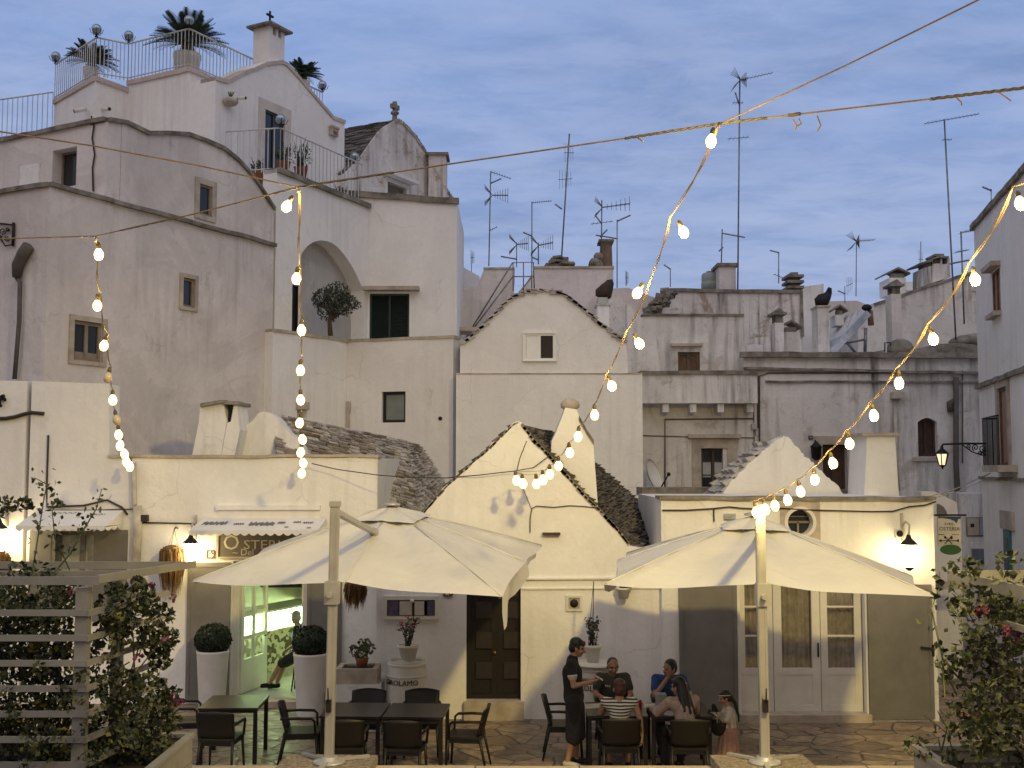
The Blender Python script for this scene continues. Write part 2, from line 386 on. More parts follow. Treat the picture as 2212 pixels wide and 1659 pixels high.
# ------------------------------------------------------------------ camera, sky, lamps
cam = bpy.data.cameras.new('camera'); co = link(bpy.data.objects.new('camera', cam)); SC.camera = co
co.location = (0, 0, CAMZ); co.rotation_euler = (math.pi / 2 + PITCH, 0, 0)
cam.sensor_width = 36; cam.lens = 36 * FPX / 2212; cam.clip_start = .1; cam.clip_end = 3000
SC.view_settings.view_transform = 'Standard'; SC.view_settings.look = 'None'; SC.view_settings.exposure = 0; SC.view_settings.gamma = 1
SC.render.film_transparent = False
try:
    SC.cycles.use_denoising = True; SC.cycles.max_bounces = 8; SC.cycles.sample_clamp_indirect = 4; SC.cycles.use_adaptive_sampling = True
except Exception: pass
def sky():
    w = bpy.data.worlds.new('World'); SC.world = w; w.use_nodes = True
    nt = w.node_tree; bg = nt.nodes['Background']
    g = nt.nodes.new('ShaderNodeTexCoord').outputs['Generated']
    sp = nt.nodes.new('ShaderNodeSeparateXYZ'); nt.links.new(g, sp.inputs[0])
    z = mth(nt, 'MAXIMUM', sp.outputs[2], 0.0)
    rp = nt.nodes.new('ShaderNodeValToRGB'); nt.links.new(z, rp.inputs[0]); e = rp.color_ramp.elements
    e[0].position = 0; e[0].color = (.38, .47, .70, 1); e[1].position = 1; e[1].color = (.11, .12, .16, 1)
    for ps, c in ((.12, (.35, .43, .67)), (.24, (.26, .365, .64)), (.42, (.25, .375, .69)), (.60, (.25, .26, .34))):
        k = e.new(ps); k.color = c4(c)
    # thin streaky cloud, laid out on a level sheet overhead so that it narrows towards the horizon
    zz = mth(nt, 'ADD', z, .10)
    cb = nt.nodes.new('ShaderNodeCombineXYZ')
    nt.links.new(mth(nt, 'DIVIDE', sp.outputs[0], zz), cb.inputs[0]); nt.links.new(mth(nt, 'DIVIDE', sp.outputs[1], zz), cb.inputs[1])
    mp = nt.nodes.new('ShaderNodeMapping'); mp.inputs['Rotation'].default_value = (0, 0, rad(32)); mp.inputs['Scale'].default_value = (.75, 1.2, 1)
    nt.links.new(cb.outputs[0], mp.inputs[0])
    n1 = noisen(nt, mp.outputs[0], 1.5, 7, .6, .5)
    n2 = noisen(nt, cb.outputs[0], .55, 4, .55)
    n3 = noisen(nt, mp.outputs[0], 1.9, 6, .62, .3)
    f = mth(nt, 'MULTIPLY', ramp(nt, n1, .42, .66), ramp(nt, n2, .38, .6))
    col = mixc(nt, mth(nt, 'MULTIPLY', f, .85), rp.outputs[0], (.14, .22, .43))
    f2 = mth(nt, 'MULTIPLY', mth(nt, 'MULTIPLY', ramp(nt, n3, .42, .68), ramp(nt, z, .30, .62, (1, 1, 1), (0, 0, 0))), .8)
    col = mixc(nt, f2, col, (.37, .455, .70))
    n5 = noisen(nt, mp.outputs[0], 5.0, 8, .68, .35)
    col = mixc(nt, mth(nt, 'MULTIPLY', ramp(nt, n5, .40, .66), .30), col, (.40, .46, .66))
    col = mixc(nt, mth(nt, 'MULTIPLY', ramp(nt, n5, .36, .52, (1, 1, 1), (0, 0, 0)), .22), col, (.15, .23, .45))
    # afterglow behind the camera, over an unseen dome shaped to set the ambient light
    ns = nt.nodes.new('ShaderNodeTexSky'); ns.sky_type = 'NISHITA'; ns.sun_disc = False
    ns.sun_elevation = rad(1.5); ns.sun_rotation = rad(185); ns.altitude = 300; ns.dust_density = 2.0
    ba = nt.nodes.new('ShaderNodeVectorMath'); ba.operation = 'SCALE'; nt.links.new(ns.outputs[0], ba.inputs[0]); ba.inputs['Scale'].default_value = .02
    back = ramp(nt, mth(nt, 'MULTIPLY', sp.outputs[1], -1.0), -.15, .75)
    col = mixc(nt, ramp(nt, mth(nt, 'MULTIPLY', sp.outputs[1], -1.0), -.45, .25), col, mixc(nt, ramp(nt, z, .12, .55), (.085, .075, .08), (.92, .89, .95)))  # low sky behind darkened for shade under the umbrellas, high sky brightened for walls
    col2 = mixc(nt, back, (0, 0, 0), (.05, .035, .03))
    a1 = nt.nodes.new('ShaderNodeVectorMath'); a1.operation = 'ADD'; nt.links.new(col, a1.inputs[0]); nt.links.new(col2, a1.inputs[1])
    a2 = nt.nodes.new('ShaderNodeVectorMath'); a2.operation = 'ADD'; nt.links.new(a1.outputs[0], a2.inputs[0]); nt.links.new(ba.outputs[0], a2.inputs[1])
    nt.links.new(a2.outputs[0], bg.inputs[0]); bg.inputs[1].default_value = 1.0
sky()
def lamp(name, kind, loc, energy, col, size=.1, tgt=None, spot=None, blend=.5):
    l = bpy.data.lights.new(name, kind); l.energy = energy; l.color = col
    if kind != 'SUN': l.shadow_soft_size = size
    o = link(bpy.data.objects.new(name, l)); o.location = loc
    if tgt is not None: o.rotation_euler = (V(tgt) - V(loc)).to_track_quat('-Z', 'Y').to_euler()
    if spot: l.spot_size = rad(spot); l.spot_blend = blend
    return o
WARM = (1.0, .76, .40)
lamp('street_floodlight', 'SPOT', (4.5, 5, 9.5), 4700, (1.0, .755, .24), .34, (-0.3, 17, .2), 84, .9)
# ------------------------------------------------------------------ ground
def sheet(name, pts, mat, label):
    m = MB(); m.add(pts, [tuple(range(len(pts)))]); o = m.build(name, mat, None, False)
    return props(o, label, 'ground', None, 'structure')
g = sheet('ground', [(-400, 11.6, 0), (400, 11.6, 0), (400, 900, 0), (-400, 900, 0)], PAVE, 'brown stone paved terrace in front of the restaurants')
ST_Z, ST_Y = 1.0, 11.45
m = MB(); m.box((-60, -40, .2), (60, ST_Y - .32, ST_Z - .004)); props(m.build('street', PAVE), 'upper paved street edge in the foreground', 'street', None, 'structure')
def kerb(m):
    x = -14.0
    while x < 14:
        L = random.uniform(1.0, 1.7); j = random.uniform(-.012, .012)
        m.box((x + .008, ST_Y - .36 + j, -.1), (x + L - .008, ST_Y + j, ST_Z + random.uniform(0, .012))); x += L
m = MB(); kerb(m); k = m.build('kerb', KERB); props(k, 'low tan stone kerb wall running along the bottom edge of the terrace', 'kerb', None, 'structure')
# ------------------------------------------------------------------ tall grey house at the left
R = (.472, .882); Lf = (.882, -.472)
c0 = at(98, 700, 20.5)
PT = Plane((c0.x, 20.5), R)
house = thing('tall_house', 'tall grey rendered house with curved roofline and small framed windows, at far left', 'house', (c0.x, 20.5, 0))
uR = PT.uz(592, 500)[0]
uc = PT.uz(240, 420)[0]; zt1 = PT.uz(98, 395)[1]
w1 = PT.rect(Z2, 440, 690, 612, 930); w2 = PT.rect(Z2, 1095, 435, 1165, 610); w3 = PT.rect(Z1, 1197, 1100, 1272, 1285)
# first storey: split into a weathered upper and a painted lower field
zsp = 6.6
m = MB(); m.wall(PT, [(0, -.3), (uR, -.3), (uR, PT.uz(590, 527)[1]), (uc + .02, zt1), (0, zt1)], 6.5, [hole(w1), hole(w2)], .3); m.build('wall', GRW, house)
crv = PT.poly(Z1, [(650, 690), (760, 725), (890, 790), (1000, 785), (1130, 795), (1240, 830), (1340, 880), (1430, 950), (1500, 1030), (1560, 1110), (1610, 1190), (1660, 1245)])
u0c = crv[0][0]
crv = [(u0c, 10.95)] + [(u, z) for u, z in crv[1:-1]] + [(uR, crv[-1][1])]
zb2 = 8.4
cor = [(uc, zt1 + .02), (uR, PT.uz(590, 527)[1] + .02)]
out2 = [(u0c + .36, zt1 + .004)] + [(uR, PT.uz(590, 527)[1] + .004)] + crv[::-1][:-1] + [(u0c + .36, 10.9)]
m = MB(); m.wall(PT, out2, 6.4, [hole(w3)], .3, -.012); m.build('upper_wall', GRW, house)
part('coping', MOSS, house, lambda k: k.strip(PT, crv, .085, .07, -.012, .5))
part('string_course', MOSS, house, lambda k: k.strip(PT, cor, .085, .10))
q = PT.pt(u0c, 0, -.012); PT2 = Plane((q.x, q.y), Lf)
w4 = PT2.rect(Z1, 318, 905, 458, 1135)
m = MB(); m.wall(PT2, [(-6.5, 8.9), (-.002, 8.9), (-.002, 10.94), (-6.5, 10.94)], .35, [hole(w4)], .3); m.build('side_wall', GRW, house)
part('coping', MOSS, house, lambda k: k.strip(PT2, [(-6.5, 10.98), (-.05, 10.98)], .085, .07))
PT1 = Plane((c0.x, c0.y), Lf)
part('coping', MOSS, house, lambda k: k.strip(PT1, [(-6.4, zt1 + .04), (0, zt1 + .04)], .085, .07).strip(PT, [(0, zt1 + .041), (uc, zt1 + .041)], .085, .07))
window(house, PT, *w1, rec=.09, fr=.07, fmat=WOODO, mull=1, surround=.1, smat=LIME, panel=.1)
window(house, PT, *w2, rec=.08, fr=.05, fmat=WOODO, surround=.09, smat=LIME)
window(house, PT, *w3, rec=.08, fr=.05, fmat=WOODO, surround=.13, smat=LIME, proud=.02)
window(house, PT2, *w4, rec=.28, fr=.04, fmat=WOODO, pmat=DKGLASS)
r5 = PT2.rect(Z1, 130, 1000, 240, 1115); part('blocked_window', WH, house, lambda k: k.pbox(PT2, r5[0], r5[1], r5[2], r5[3], -.02, .04))
# pipes on the left facet
def px_on(pl, Z, pts, w=.05): return [pl.pt(*pl.uz(*Z(*p)), w) for p in pts]
pp = px_on(PT1, Z2, [(195, 250), (165, 300), (130, 370), (125, 440), (145, 470), (140, 700), (112, 1048)], .09)
part('flue_pipe', PIPED, house, lambda k: k.tube(pp[:4], [.11, .12, .11, .08], 8).tube(pp[3:], .045, 6))
part('cable', CABLE, house, lambda k: k.tube(px_on(PT2, Z1, [(555, 700), (570, 760), (560, 830), (575, 930), (562, 1010), (566, 1150)], .03), .018, 5))
# bracket of an old iron lamp at the frame edge
ib = thing('iron_lamp_bracket', 'black scrolled iron bracket on the grey house wall at the upper left edge', 'lamp bracket', PT1.pt(PT1.uz(*Z2(95, 180))[0], 6, 0))
def brk(k):
    a = px_on(PT1, Z2, [(92, 110), (88, 250)], .04); k.tube(a, .03, 6)
    top = px_on(PT1, Z2, [(92, 125), (40, 118), (-40, 112)], .05); k.tube(top, .02, 6)
    for cx_, cy_, r_ in ((30, 160, 22), (55, 205, 18), (10, 190, 15), (60, 150, 14), (-20, 150, 18)):
        k.tube(px_on(PT1, Z2, [(cx_ + r_ * (1 - t / 14) * math.cos(t * .8), cy_ + r_ * (1 - t / 14) * math.sin(t * .8)) for t in range(12)], .05), .012, 5)
    k.tube(px_on(PT1, Z2, [(88, 240), (45, 250), (20, 210), (-30, 190)], .05), .014, 5)
part('scrollwork', IRON, ib, brk)
# lower white wall in front of it
LW = F(19.22)
lw = thing('low_white_house', 'low white wall with a sloping ledge at the left edge under the grey house', 'house', (-9, 19.22, 0))
m = MB(); m.wall(LW, [(-13, -.3), (LW.uz(59, 900)[0], -.3), (LW.uz(59, 826)[0], LW.uz(59, 823)[1]), (-13, LW.uz(-60, 815)[1])], .45); m.build('wall', WHC, lw)
# ------------------------------------------------------------------ white house with roof terrace above it
p0 = at(459, 500, 27); PG = Plane((p0.x, 27), R)
up = thing('terrace_house', 'clean white house with stepped roof terrace and gabled wall, highest at the left', 'house', (p0.x, 27, 0))
gab = PG.poly(Z1, [(1275, 450), (1365, 482), (1470, 430), (1600, 370), (1690, 360), (1720, 375), (1790, 450), (1880, 560), (1960, 655), (2000, 700), (2068, 722)])
zl = gab[1][1]
gab[0] = (0, gab[0][1])
wd = PG.rect(Z1, 1590, 655, 1705, 1010)
ue = gab[-1][0]
m = MB(); m.wall(PG, [(0, 6), (ue, 6), (ue, gab[-1][1])] + gab[::-1][1:], .9, [hole((wd[0], wd[1], 9.2, wd[3]))], .3)
m.wall(PG, [(0.0, 6), (4.9, 6), (4.9, 14.05), (0, 14.05)], 2.2, (), .2, -.905)
bc = PG.pt(0, 0, -3.06); bn = PG.pt(-1.05, 0, -3.06); af = at(115, 300, 29.4)
for z0_, z1_ in ((6, 13.85),):
    pl_ = [(bc.x + .01, bc.y + .01), (bn.x, bn.y), (af.x, af.y), (-9.2, 32)]
    m.prism([(x, y, z0_) for x, y in pl_], (0, 0, z1_ - z0_))
m.build('wall', WHC, up)
part('coping', simple('pink_coping', (.56, .47, .43), .8, 0, .2, 3, .2, world=True), up, lambda k: (k.strip(PG, gab, .1, .04, 0, .5),
    k.strip(PG, [(-.03, 14.1), (4.9, 14.1)], .12, .05, -.905, .2),
    k.strip(Plane((p0.x, 27), Lf), [(-3.06, 14.1), (-.905, 14.1)], .12, .05, 0, .2),
    k.strip(Plane((bn.x, bn.y), (bc.x - bn.x, bc.y - bn.y)), [(0, 13.9), (1.05, 13.9)], .12, .05, 0, .2),
    k.strip(Plane((af.x, af.y), (bn.x - af.x, bn.y - af.y)), [(0, 13.9), ((V(bn[:2]) - V(af[:2])).length, 13.9)], .12, .05, 0, .2)))
window(up, PG, wd[0], wd[1], 9.2, wd[3], rec=.09, fr=.06, fmat=simple('dark_green_frame', (.03, .035, .035), .5), mull=1, surround=.26, smat=simple('pale_stone', (.62, .56, .51), .9, 0, .2, 3, .3, world=True), proud=.02, name='door')
# railings --------------------------------------------------------
def railing(parent, pts, h, gap=.13, r=.011, hr=.02, post=True, mats=RAILW):
    m = MB()
    for a, b in zip(pts[:-1], pts[1:]):
        a, b = V(a), V(b); up_ = V((0, 0, 1)); n = max(2, int((b - a).length / gap))
        for i in range(n + 1):
            p = a.lerp(b, i / n); m.tube([p, p + up_ * h], r, 4, False)
    m.build('balusters', mats, parent)
    m = MB(); m.tube([V(p) + V((0, 0, h)) for p in pts], hr, 6); m.tube([V(p) + V((0, 0, .08)) for p in pts], hr * .7, 6)
    m.build('handrail', mats, parent)
def glass_ball(parent, p, r=.11):
    m = MB(); m.ball(V(p) + V((0, 0, r + .07)), r, 12, 8); b = m.build('glass_ball', GLASSB, parent)
    m = MB(); m.lathe([(.05, 0), (.02, .04), (.03, .08)], p, 8)
    for k in range(5):
        a = k * 1.256; d = V((math.cos(a), math.sin(a), 0)); c = V(p) + V((0, 0, .06))
        m.tube([c + d * .03, c + d * r * 1.05 + V((0, 0, .02)), c + d * r * 1.35 + V((0, 0, .12))], .008, 4)
    m.build('leaf_cup', IRON, b)
rf = thing('roof_railing', 'white metal railing with glass balls round the highest roof terrace', 'railing', (p0.x, 28, 13.9))
cs = PG.pt(0, 14.1, -.93); ce = PG.pt(PG.uz(697, 157, -.93)[0], 14.1, -.93)
rp = [V((af.x, af.y, 13.9)), V((bn.x, bn.y, 13.9)), V((bc.x, bc.y, 14.1)), cs, ce]
railing(rf, rp, 1.0, .125, .013, .024)
for p in rp: glass_ball(rf, V(p) + V((0, 0, 1.02)), .13)
rl = thing('side_roof_railing', 'white metal railing on the lower roof at the upper left edge', 'railing', (-12, 29, 11))
e1 = at(-60, 290, 29.6); e2 = at(112, 283, 28.6)
railing(rl, [at(-60, 310, 30), at(112, 288, 29.2)], 1.13, .16, .012, .02)
part('roof_slab', MOSS, rl, lambda k: k.prism([at(-60, 318, 30), at(112, 292, 29.2), at(112, 292, 32), at(-60, 318, 33)], (0, 0, -.3)))
ch = thing('cross_chimney', 'white square chimney with stone cap and small cross on the gabled wall', 'chimney', PG.pt(PG.uz(608, 130)[0], 14.5, 0))
uch = PG.uz(604, 100)[0]; wch = -.35; zch = PG.uz(604, 133)[1]; zct = PG.uz(604, 78)[1]
part('stack', WHC, ch, lambda k: k.pbox(PG, uch - .31, uch + .31, zch - .5, zct, wch - .3, wch + .26).pbox(PG, uch - .31, uch - .17, zct, zct + .2, wch - .3, wch + .26).pbox(PG, uch + .17, uch + .31, zct, zct + .2, wch - .3, wch + .26).pbox(PG, uch - .05, uch + .05, zct, zct + .2, wch - .3, wch + .26))
def chcap(k):
    b = [PG.pt(uch + a * .46, zct + .205, wch + c * .42) for a, c in ((-1, -1), (1, -1), (1, 1), (-1, 1))]
    t = [PG.pt(uch + a * .14, zct + .42, wch + c * .12) for a, c in ((-1, -1), (1, -1), (1, 1), (-1, 1))]
    b2 = [p + V((0, 0, .06)) for p in b]
    k.add(b + b2 + t, [(3,2,1,0),(0,1,5,4),(1,2,6,5),(2,3,7,6),(3,0,4,7),(4,5,9,8),(5,6,10,9),(6,7,11,10),(7,4,8,11),(8,9,10,11)])
part('cap', MOSS, ch, chcap)
def crs(k):
    c = PG.pt(uch, zct + .42, wch); k.bar(c, c + V((0, 0, .34)), .05); d = V((R[0], R[1], 0)) * .13
    k.bar(c - d + V((0, 0, .22)), c + d + V((0, 0, .22)), .05)
part('cross', IRON, ch, crs)
# cameras and small boxes on the walls
def small_box(name, label, cat, pl, Z, x0, y0, x1, y1, d, mat, extra=None):
    u0, u1, a, b = pl.rect(Z, x0, y0, x1, y1)
    t = thing(name, label, cat, pl.pt((u0 + u1) / 2, a, 0))
    part('housing', mat, t, lambda k: k.pbox(pl, u0, u1, a, b, -.01, d))
    if extra: extra(t, pl, u0, u1, a, b, d)
    return t
def alarm_x(t, pl, u0, u1, a, b, d):
    part('front_lens', TERRA, t, lambda k: k.pbox(pl, u0 + .07, u1 - .07, a + .05, a + (b - a) * .5, d, d + .02))
    part('cover_lip', LIME, t, lambda k: k.pbox(pl, u0 - .015, u1 + .015, b - .05, b + .01, d - .05, d + .025))
small_box('alarm_siren', 'beige alarm box with brown lens high on the gabled white wall', 'alarm box', PG, Z1, 1972, 755, 2012, 810, .12, LIME, alarm_x)
def cctv(label, p, dirv, s=1.0):
    t = thing('security_camera', label, 'camera', p, 0, 'cameras on the white upper house')
    p = V(p); d = V(dirv).normalized()
    m = MB(); m.tube([p - d * .16 * s, p + d * .14 * s], .055 * s, 8); m.build('camera_body', CERAM, t)
    m = MB(); m.tube([p + d * .141 * s, p + d * .16 * s], .045 * s, 8); m.build('lens', IRON, t)
    m = MB(); m.tube([p - d * .1 * s, p + V((0, .12, .12)) * s, p + V((0, .3, .12)) * s], .02 * s, 6); m.build('arm', CERAM, t)
cctv('small white camera on the left face of the upper white house corner', at(*Z1(480, 660), 27.6), (-.8, -.3, -.3))
cctv('small white camera on the right face of the upper white house corner', at(*Z1(632, 655), 27.7), (.8, -.4, -.1))
sn = thing('shell_planter', 'stone wall planter with a sprig and a camera on the gabled wall', 'wall planter', at(*Z1(1360, 615), 27.1))
pq = PG.pt(*PG.uz(*Z1(1360, 615)), .12)
part('bowl', LIME, sn, lambda k: k.ball(pq, .16, 10, 7, (1.3, 1.1, .75)))
part('sprig', simple('sprig_green', (.09, .13, .04), .8), sn, lambda k: [k.tube([pq + V((0, 0, .08)), pq + V((.05 * i, -.02, .25))], .015, 4) for i in range(-1, 3)])
cctv('small dark camera beside the stone wall planter on the gable', pq + V((.3, -.05, .08)), (.8, -.3, -.1), .8)
# ------------------------------------------------------------------ house with the arched loggia
p2 = at(596, 500, 26.2); PA = Plane((p2.x, 26.2), R)
ah = thing('arched_house', 'white house with an arched loggia and a green shutter, left of centre', 'house', (p2.x, 26.2, 0))
uA = PA.uz(795, 600)[0]
arch = PA.poly(Z3, [(85, 1500), (85, 1040), (105, 1005), (130, 980), (165, 958), (205, 950), (245, 955), (275, 968), (310, 995), (340, 1030), (372, 1075), (400, 1120), (425, 1170), (445, 1215), (462, 1250), (462, 1500)])
zfl = 6.75
arch[0] = (arch[0][0], zfl); arch[-1] = (arch[-1][0], zfl)
slit = PA.rect(Z3, 34, 1215, 72, 1480); slit = (slit[0], slit[1], zfl, slit[3])
ztA = PA.uz(608, 367)[1]
qe = PA.pt(uA, 0); YF = qe.y; FF = F(YF)
zF = FF.uz(795, 415)[1]
x9 = FF.uz(987, 600)[0]
shut = FF.rect(Z3, 498, 1270, 735, 1540)
m = MB(); m.wall(PA, [(0, 6.3), (uA - .002, 6.3), (uA - .002, ztA - .1), (0, ztA)], .42, [arch, hole(slit)], .42)
m.build('wall', WHC, ah)
m = MB(); m.wall(FF, [(qe.x, 0), (x9, 0), (x9, FF.uz(985, 432)[1]), (qe.x - .45, zF), (qe.x - .45, ztA - .1), (qe.x, ztA - .1)], 4.2, [hole((shut[0], shut[1], 6.6, shut[3]))], .2); m.build('front_wall', WHC, ah)
# loggia interior: back wall, left pier, ceiling floor
m = MB(); a_, b_ = arch[0][0], arch[-1][0]
m.pbox(PA, a_ + .5, b_ + .2, zfl, 10.2, -2.4, -2.25)
m.pbox(PA, a_ - .3, a_, zfl, 10.2, -2.4, -.425)
m.pbox(PA, -.2, b_ + .2, 10.2, 10.6, -2.4, -.425)
m.pbox(PA, b_ , b_ + .2, zfl, 10.2, -2.25, -.425)
m.build('loggia_wall', WHC, ah)
part('loggia_floor', LIME, ah, lambda k: k.pbox(PA, -.2, b_ + .2, 6.3, zfl - .005, -2.4, -.43))
part('coping', MOSS, ah, lambda k: (k.strip(PA, [(.0, ztA + .02), (uA, ztA - .08)], .12, .09, 0, .4), k.strip(FF, [(qe.x - .55, zF + .03), (x9 + .05, FF.uz(985, 432)[1] + .03)], .16, .08)))
window(ah, FF, shut[0], shut[1], 6.6, shut[3], rec=.12, fr=.05, fmat=GREEN, pmat=GREEN, mull=1, louvre=1, name='shutter')
window(ah, PA, *slit, rec=.08, fr=.04, fmat=BLACKW, pmat=BLACKW, name='side_shutter')
part('shutter_ledge', LIME, ah, lambda k: k.pbox(FF, shut[0] - .15, shut[1] + .28, shut[3] + .06, shut[3] + .16, -.05, .3))
cc = at(750, 738, 28); zP = cc.z
a1 = at(590, 700, 25.75); Q1 = Plane((a1.x, 25.75), (cc.x - a1.x, cc.y - a1.y)); LQ1 = (V(cc[:2]) - V(a1[:2])).length
e9 = at(979, 728, 27.0); Q2 = Plane((cc.x, cc.y), (e9.x - cc.x, e9.y - cc.y)); LQ2 = (V(e9[:2]) - V(cc[:2])).length
wq = Q2.rect(ZM, 570, 385, 712, 570); wv = Q2.rect(ZM, 315, 515, 358, 605); wv0 = Q1.rect(ZM, 62, 488, 120, 540)
m = MB(); m.wall(Q1, [(0, -.2), (LQ1 - .002, -.2), (LQ1 - .002, zP), (0, zP)], .4, [hole(wv0)], .3)
m.wall(Q2, [(0, -.2), (LQ2, -.2), (LQ2, zP), (0, zP)], .8, [hole(wq), hole(wv)], .3); m.build('lower_wall', WHC, ah)
part('parapet_coping', LIME, ah, lambda k: (k.strip(Q1, [(0, zP + .05), (LQ1, zP + .05)], .07, .03, 0, .4), k.strip(Q2, [(0, zP + .052), (LQ2 + .03, zP + .052)], .07, .03, 0, .4)))
window(ah, Q2, *wq, rec=.14, fr=.07, fmat=BLACKW, pmat=FROST)
window(ah, Q2, *wv, rec=.1, fr=.02, fmat=BLACKW, pmat=BLACKW, name='vent')
part('vent_lintel', LIME, ah, lambda k: k.pbox(Q2, wv[0] - .06, wv[1] + .12, wv[3], wv[3] + .3, -.02, .04).pbox(Q2, wv[1], wv[1] + .1, wv[2] - .05, wv[3] - .002, -.02, .04))
part('vent_lintel', LIME, ah, lambda k: k.pbox(Q1, wv0[0] - .05, wv0[1] + .05, wv0[3], wv0[3] + .18, -.02, .04))
def meter_x(t, pl, u0, u1, a, b, d): part('slot', PIPED, t, lambda k: k.pbox(pl, u0 + .1, u1 - .05, a + .15, b - .1, d, d + .012))
small_box('wall_vent_box', 'small cream vent box on the white wall below the loggia', 'vent', Q2, ZM, 214, 342, 254, 412, .08, LIME, meter_x)
tr = thing('terrace_railing', 'white railing of the balcony terrace with glass balls at its corners', 'railing', PA.pt(0.3, ztA, 0))
t0 = PA.pt(.35, ztA + .03, -.2); tL = at(*Z1(1350, 1030), 26.9); tL.z = ztA + .03; t1 = PA.pt(uA - .05, ztA - .05, -.2)
railing(tr, [tL, t0, t1], 1.08, .15, .013, .022)
glass_ball(tr, V(t0) + V((0, 0, 1.1)), .13); glass_ball(tr, V(t1) + V((-.2, 0, 1.1)), .12)
part('drain_hole', BLACKW, thing('drain_outlet', 'round dark drain hole in the white wall right of the square window', 'drain', at(*ZM(922, 545), 27)), lambda k: k.tube([Q2.pt(*Q2.uz(*ZM(922, 545)), -.05), Q2.pt(*Q2.uz(*ZM(922, 545)), .02)], .05, 10))
# ------------------------------------------------------------------ gabled house with stone roof and cross finial (behind)
p3 = at(745, 400, 31.4); PX = Plane((p3.x, 31.4), R)
gh = thing('gabled_stone_house', 'weathered gabled house with dark stone roof and cross finial against the sky', 'house', (p3.x, 31.4, 0))
g3 = PX.poly(Z3, [(335, 560), (380, 520), (440, 455), (500, 370), (550, 300), (590, 265), (650, 232), (690, 240), (735, 285), (780, 340), (810, 385), (840, 430), (880, 520), (915, 585), (950, 640), (985, 690), (1010, 720)])
w5 = PX.rect(Z3, 600, 595, 715, 672)
m = MB(); m.wall(PX, [(g3[0][0], 6), (g3[-1][0], 6)] + g3[::-1], 4.5, [hole(w5)], .3); m.build('wall', OLD2, gh)
window(gh, PX, *w5, rec=.15, fr=.06, fmat=WOODO, pmat=LIME, louvre=1, surround=.12, smat=WH, hood=.35)
def slab_rows(k, prof, pl, w0, w1, th=.05, wd=.34, jit=.5, lift=.05, pitch=.15):
    """rows of rough roof slabs: prof is the (u, z) line from eave to ridge, running from w0 back to w1"""
    L = [0]
    for a, b in zip(prof[:-1], prof[1:]): L.append(L[-1] + math.hypot(b[0] - a[0], b[1] - a[1]))
    n = max(2, int(L[-1] / pitch))
    def P(s):
        s = max(0, min(L[-1], s))
        for i in range(len(L) - 1):
            if s <= L[i + 1] + 1e-9:
                t = (s - L[i]) / max(1e-6, L[i + 1] - L[i]); a, b = prof[i], prof[i + 1]
                return (a[0] + (b[0] - a[0]) * t, a[1] + (b[1] - a[1]) * t)
        return prof[-1]
    for i in range(n):
        s0 = L[-1] * i / n - .03; s1 = s0 + L[-1] / n * 1.7
        a, b = P(s0), P(s1); tx, tz = b[0] - a[0], b[1] - a[1]; l = math.hypot(tx, tz) or 1; nx, nz = -tz / l, tx / l
        if nz < 0: nx, nz = -nx, -nz
        w = w0 + random.uniform(0, wd)
        sgn = 1 if w1 > w0 else -1
        w = w0
        while (w1 - w) * sgn > .02:
            d = wd * random.uniform(.5, 1.25); we = w + d * sgn
            if (w1 - we) * sgn < 0: we = w1
            o = lift * random.uniform(.3, 1.5); t = th * random.uniform(.7, 1.4); e = random.uniform(-.035, .035)
            A = (a[0] + nx * o - tx / l * (.01 + e), a[1] + nz * o - tz / l * (.01 + e)); Bq = (b[0] + nx * .01, b[1] + nz * .01)
            g_ = .008 * sgn
            q = []
            for (u, z) in (A, Bq):
                for dd in (0, -t):
                    for ww in (w + g_, we - g_): q.append(pl.pt(u + nx * dd, z + nz * dd, ww))
            k.add(q, [(0, 1, 5, 4), (2, 6, 7, 3), (0, 2, 3, 1), (4, 5, 7, 6), (0, 4, 6, 2), (1, 3, 7, 5)])
            w = we
roofl = g3[:7]; roofr = g3[::-1][:11]
part('roof', STONED, gh, lambda k: (slab_rows(k, [(u, z + .02) for u, z in roofl], PX, -.05, -4.5, .07, .4), slab_rows(k, [(u, z + .01) for u, z in roofr], PX, -.25, -4.5, .06, .4)))
part('verge', STONE, gh, lambda k: slab_rows(k, [(u, z + .02) for u, z in roofr], PX, .05, -.35, .08, .4))
def fin(k):
    u, z = PX.uz(*Z3(672, 235)); c = PX.pt(u, z - .05, -.15); k.lathe([(.14, 0), (.09, .1), (.07, .25), (.13, .3), (.13, .36)], c, 8)
    d = V((R[0], R[1], 0)); k.bar(c + V((0, 0, .36)), c + V((0, 0, .68)), .13, .13); k.bar(c - d * .17 + V((0, 0, .52)), c + d * .17 + V((0, 0, .52)), .13, .14)
part('finial', MOSS, gh, fin)
c3 = thing('stone_chimney', 'plain weathered chimney block behind the cross finial gable', 'chimney', at(*Z3(900, 620), 33.6))
def blk(k, Z, x0, y0, x1, y1, Y, dep, ov=0):
    a = at(*Z(x0, y1), Y); b = at(*Z(x1, y0), Y); k.box((a.x - ov, Y - ov, a.z), (b.x + ov, Y + dep + ov, b.z))
part('stack', OLD2, c3, lambda k: blk(k, Z3, 850, 440, 955, 700, 35, .8)); part('cap', MOSS, c3, lambda k: blk(k, Z3, 850, 424, 955, 440, 35, .8, .08))
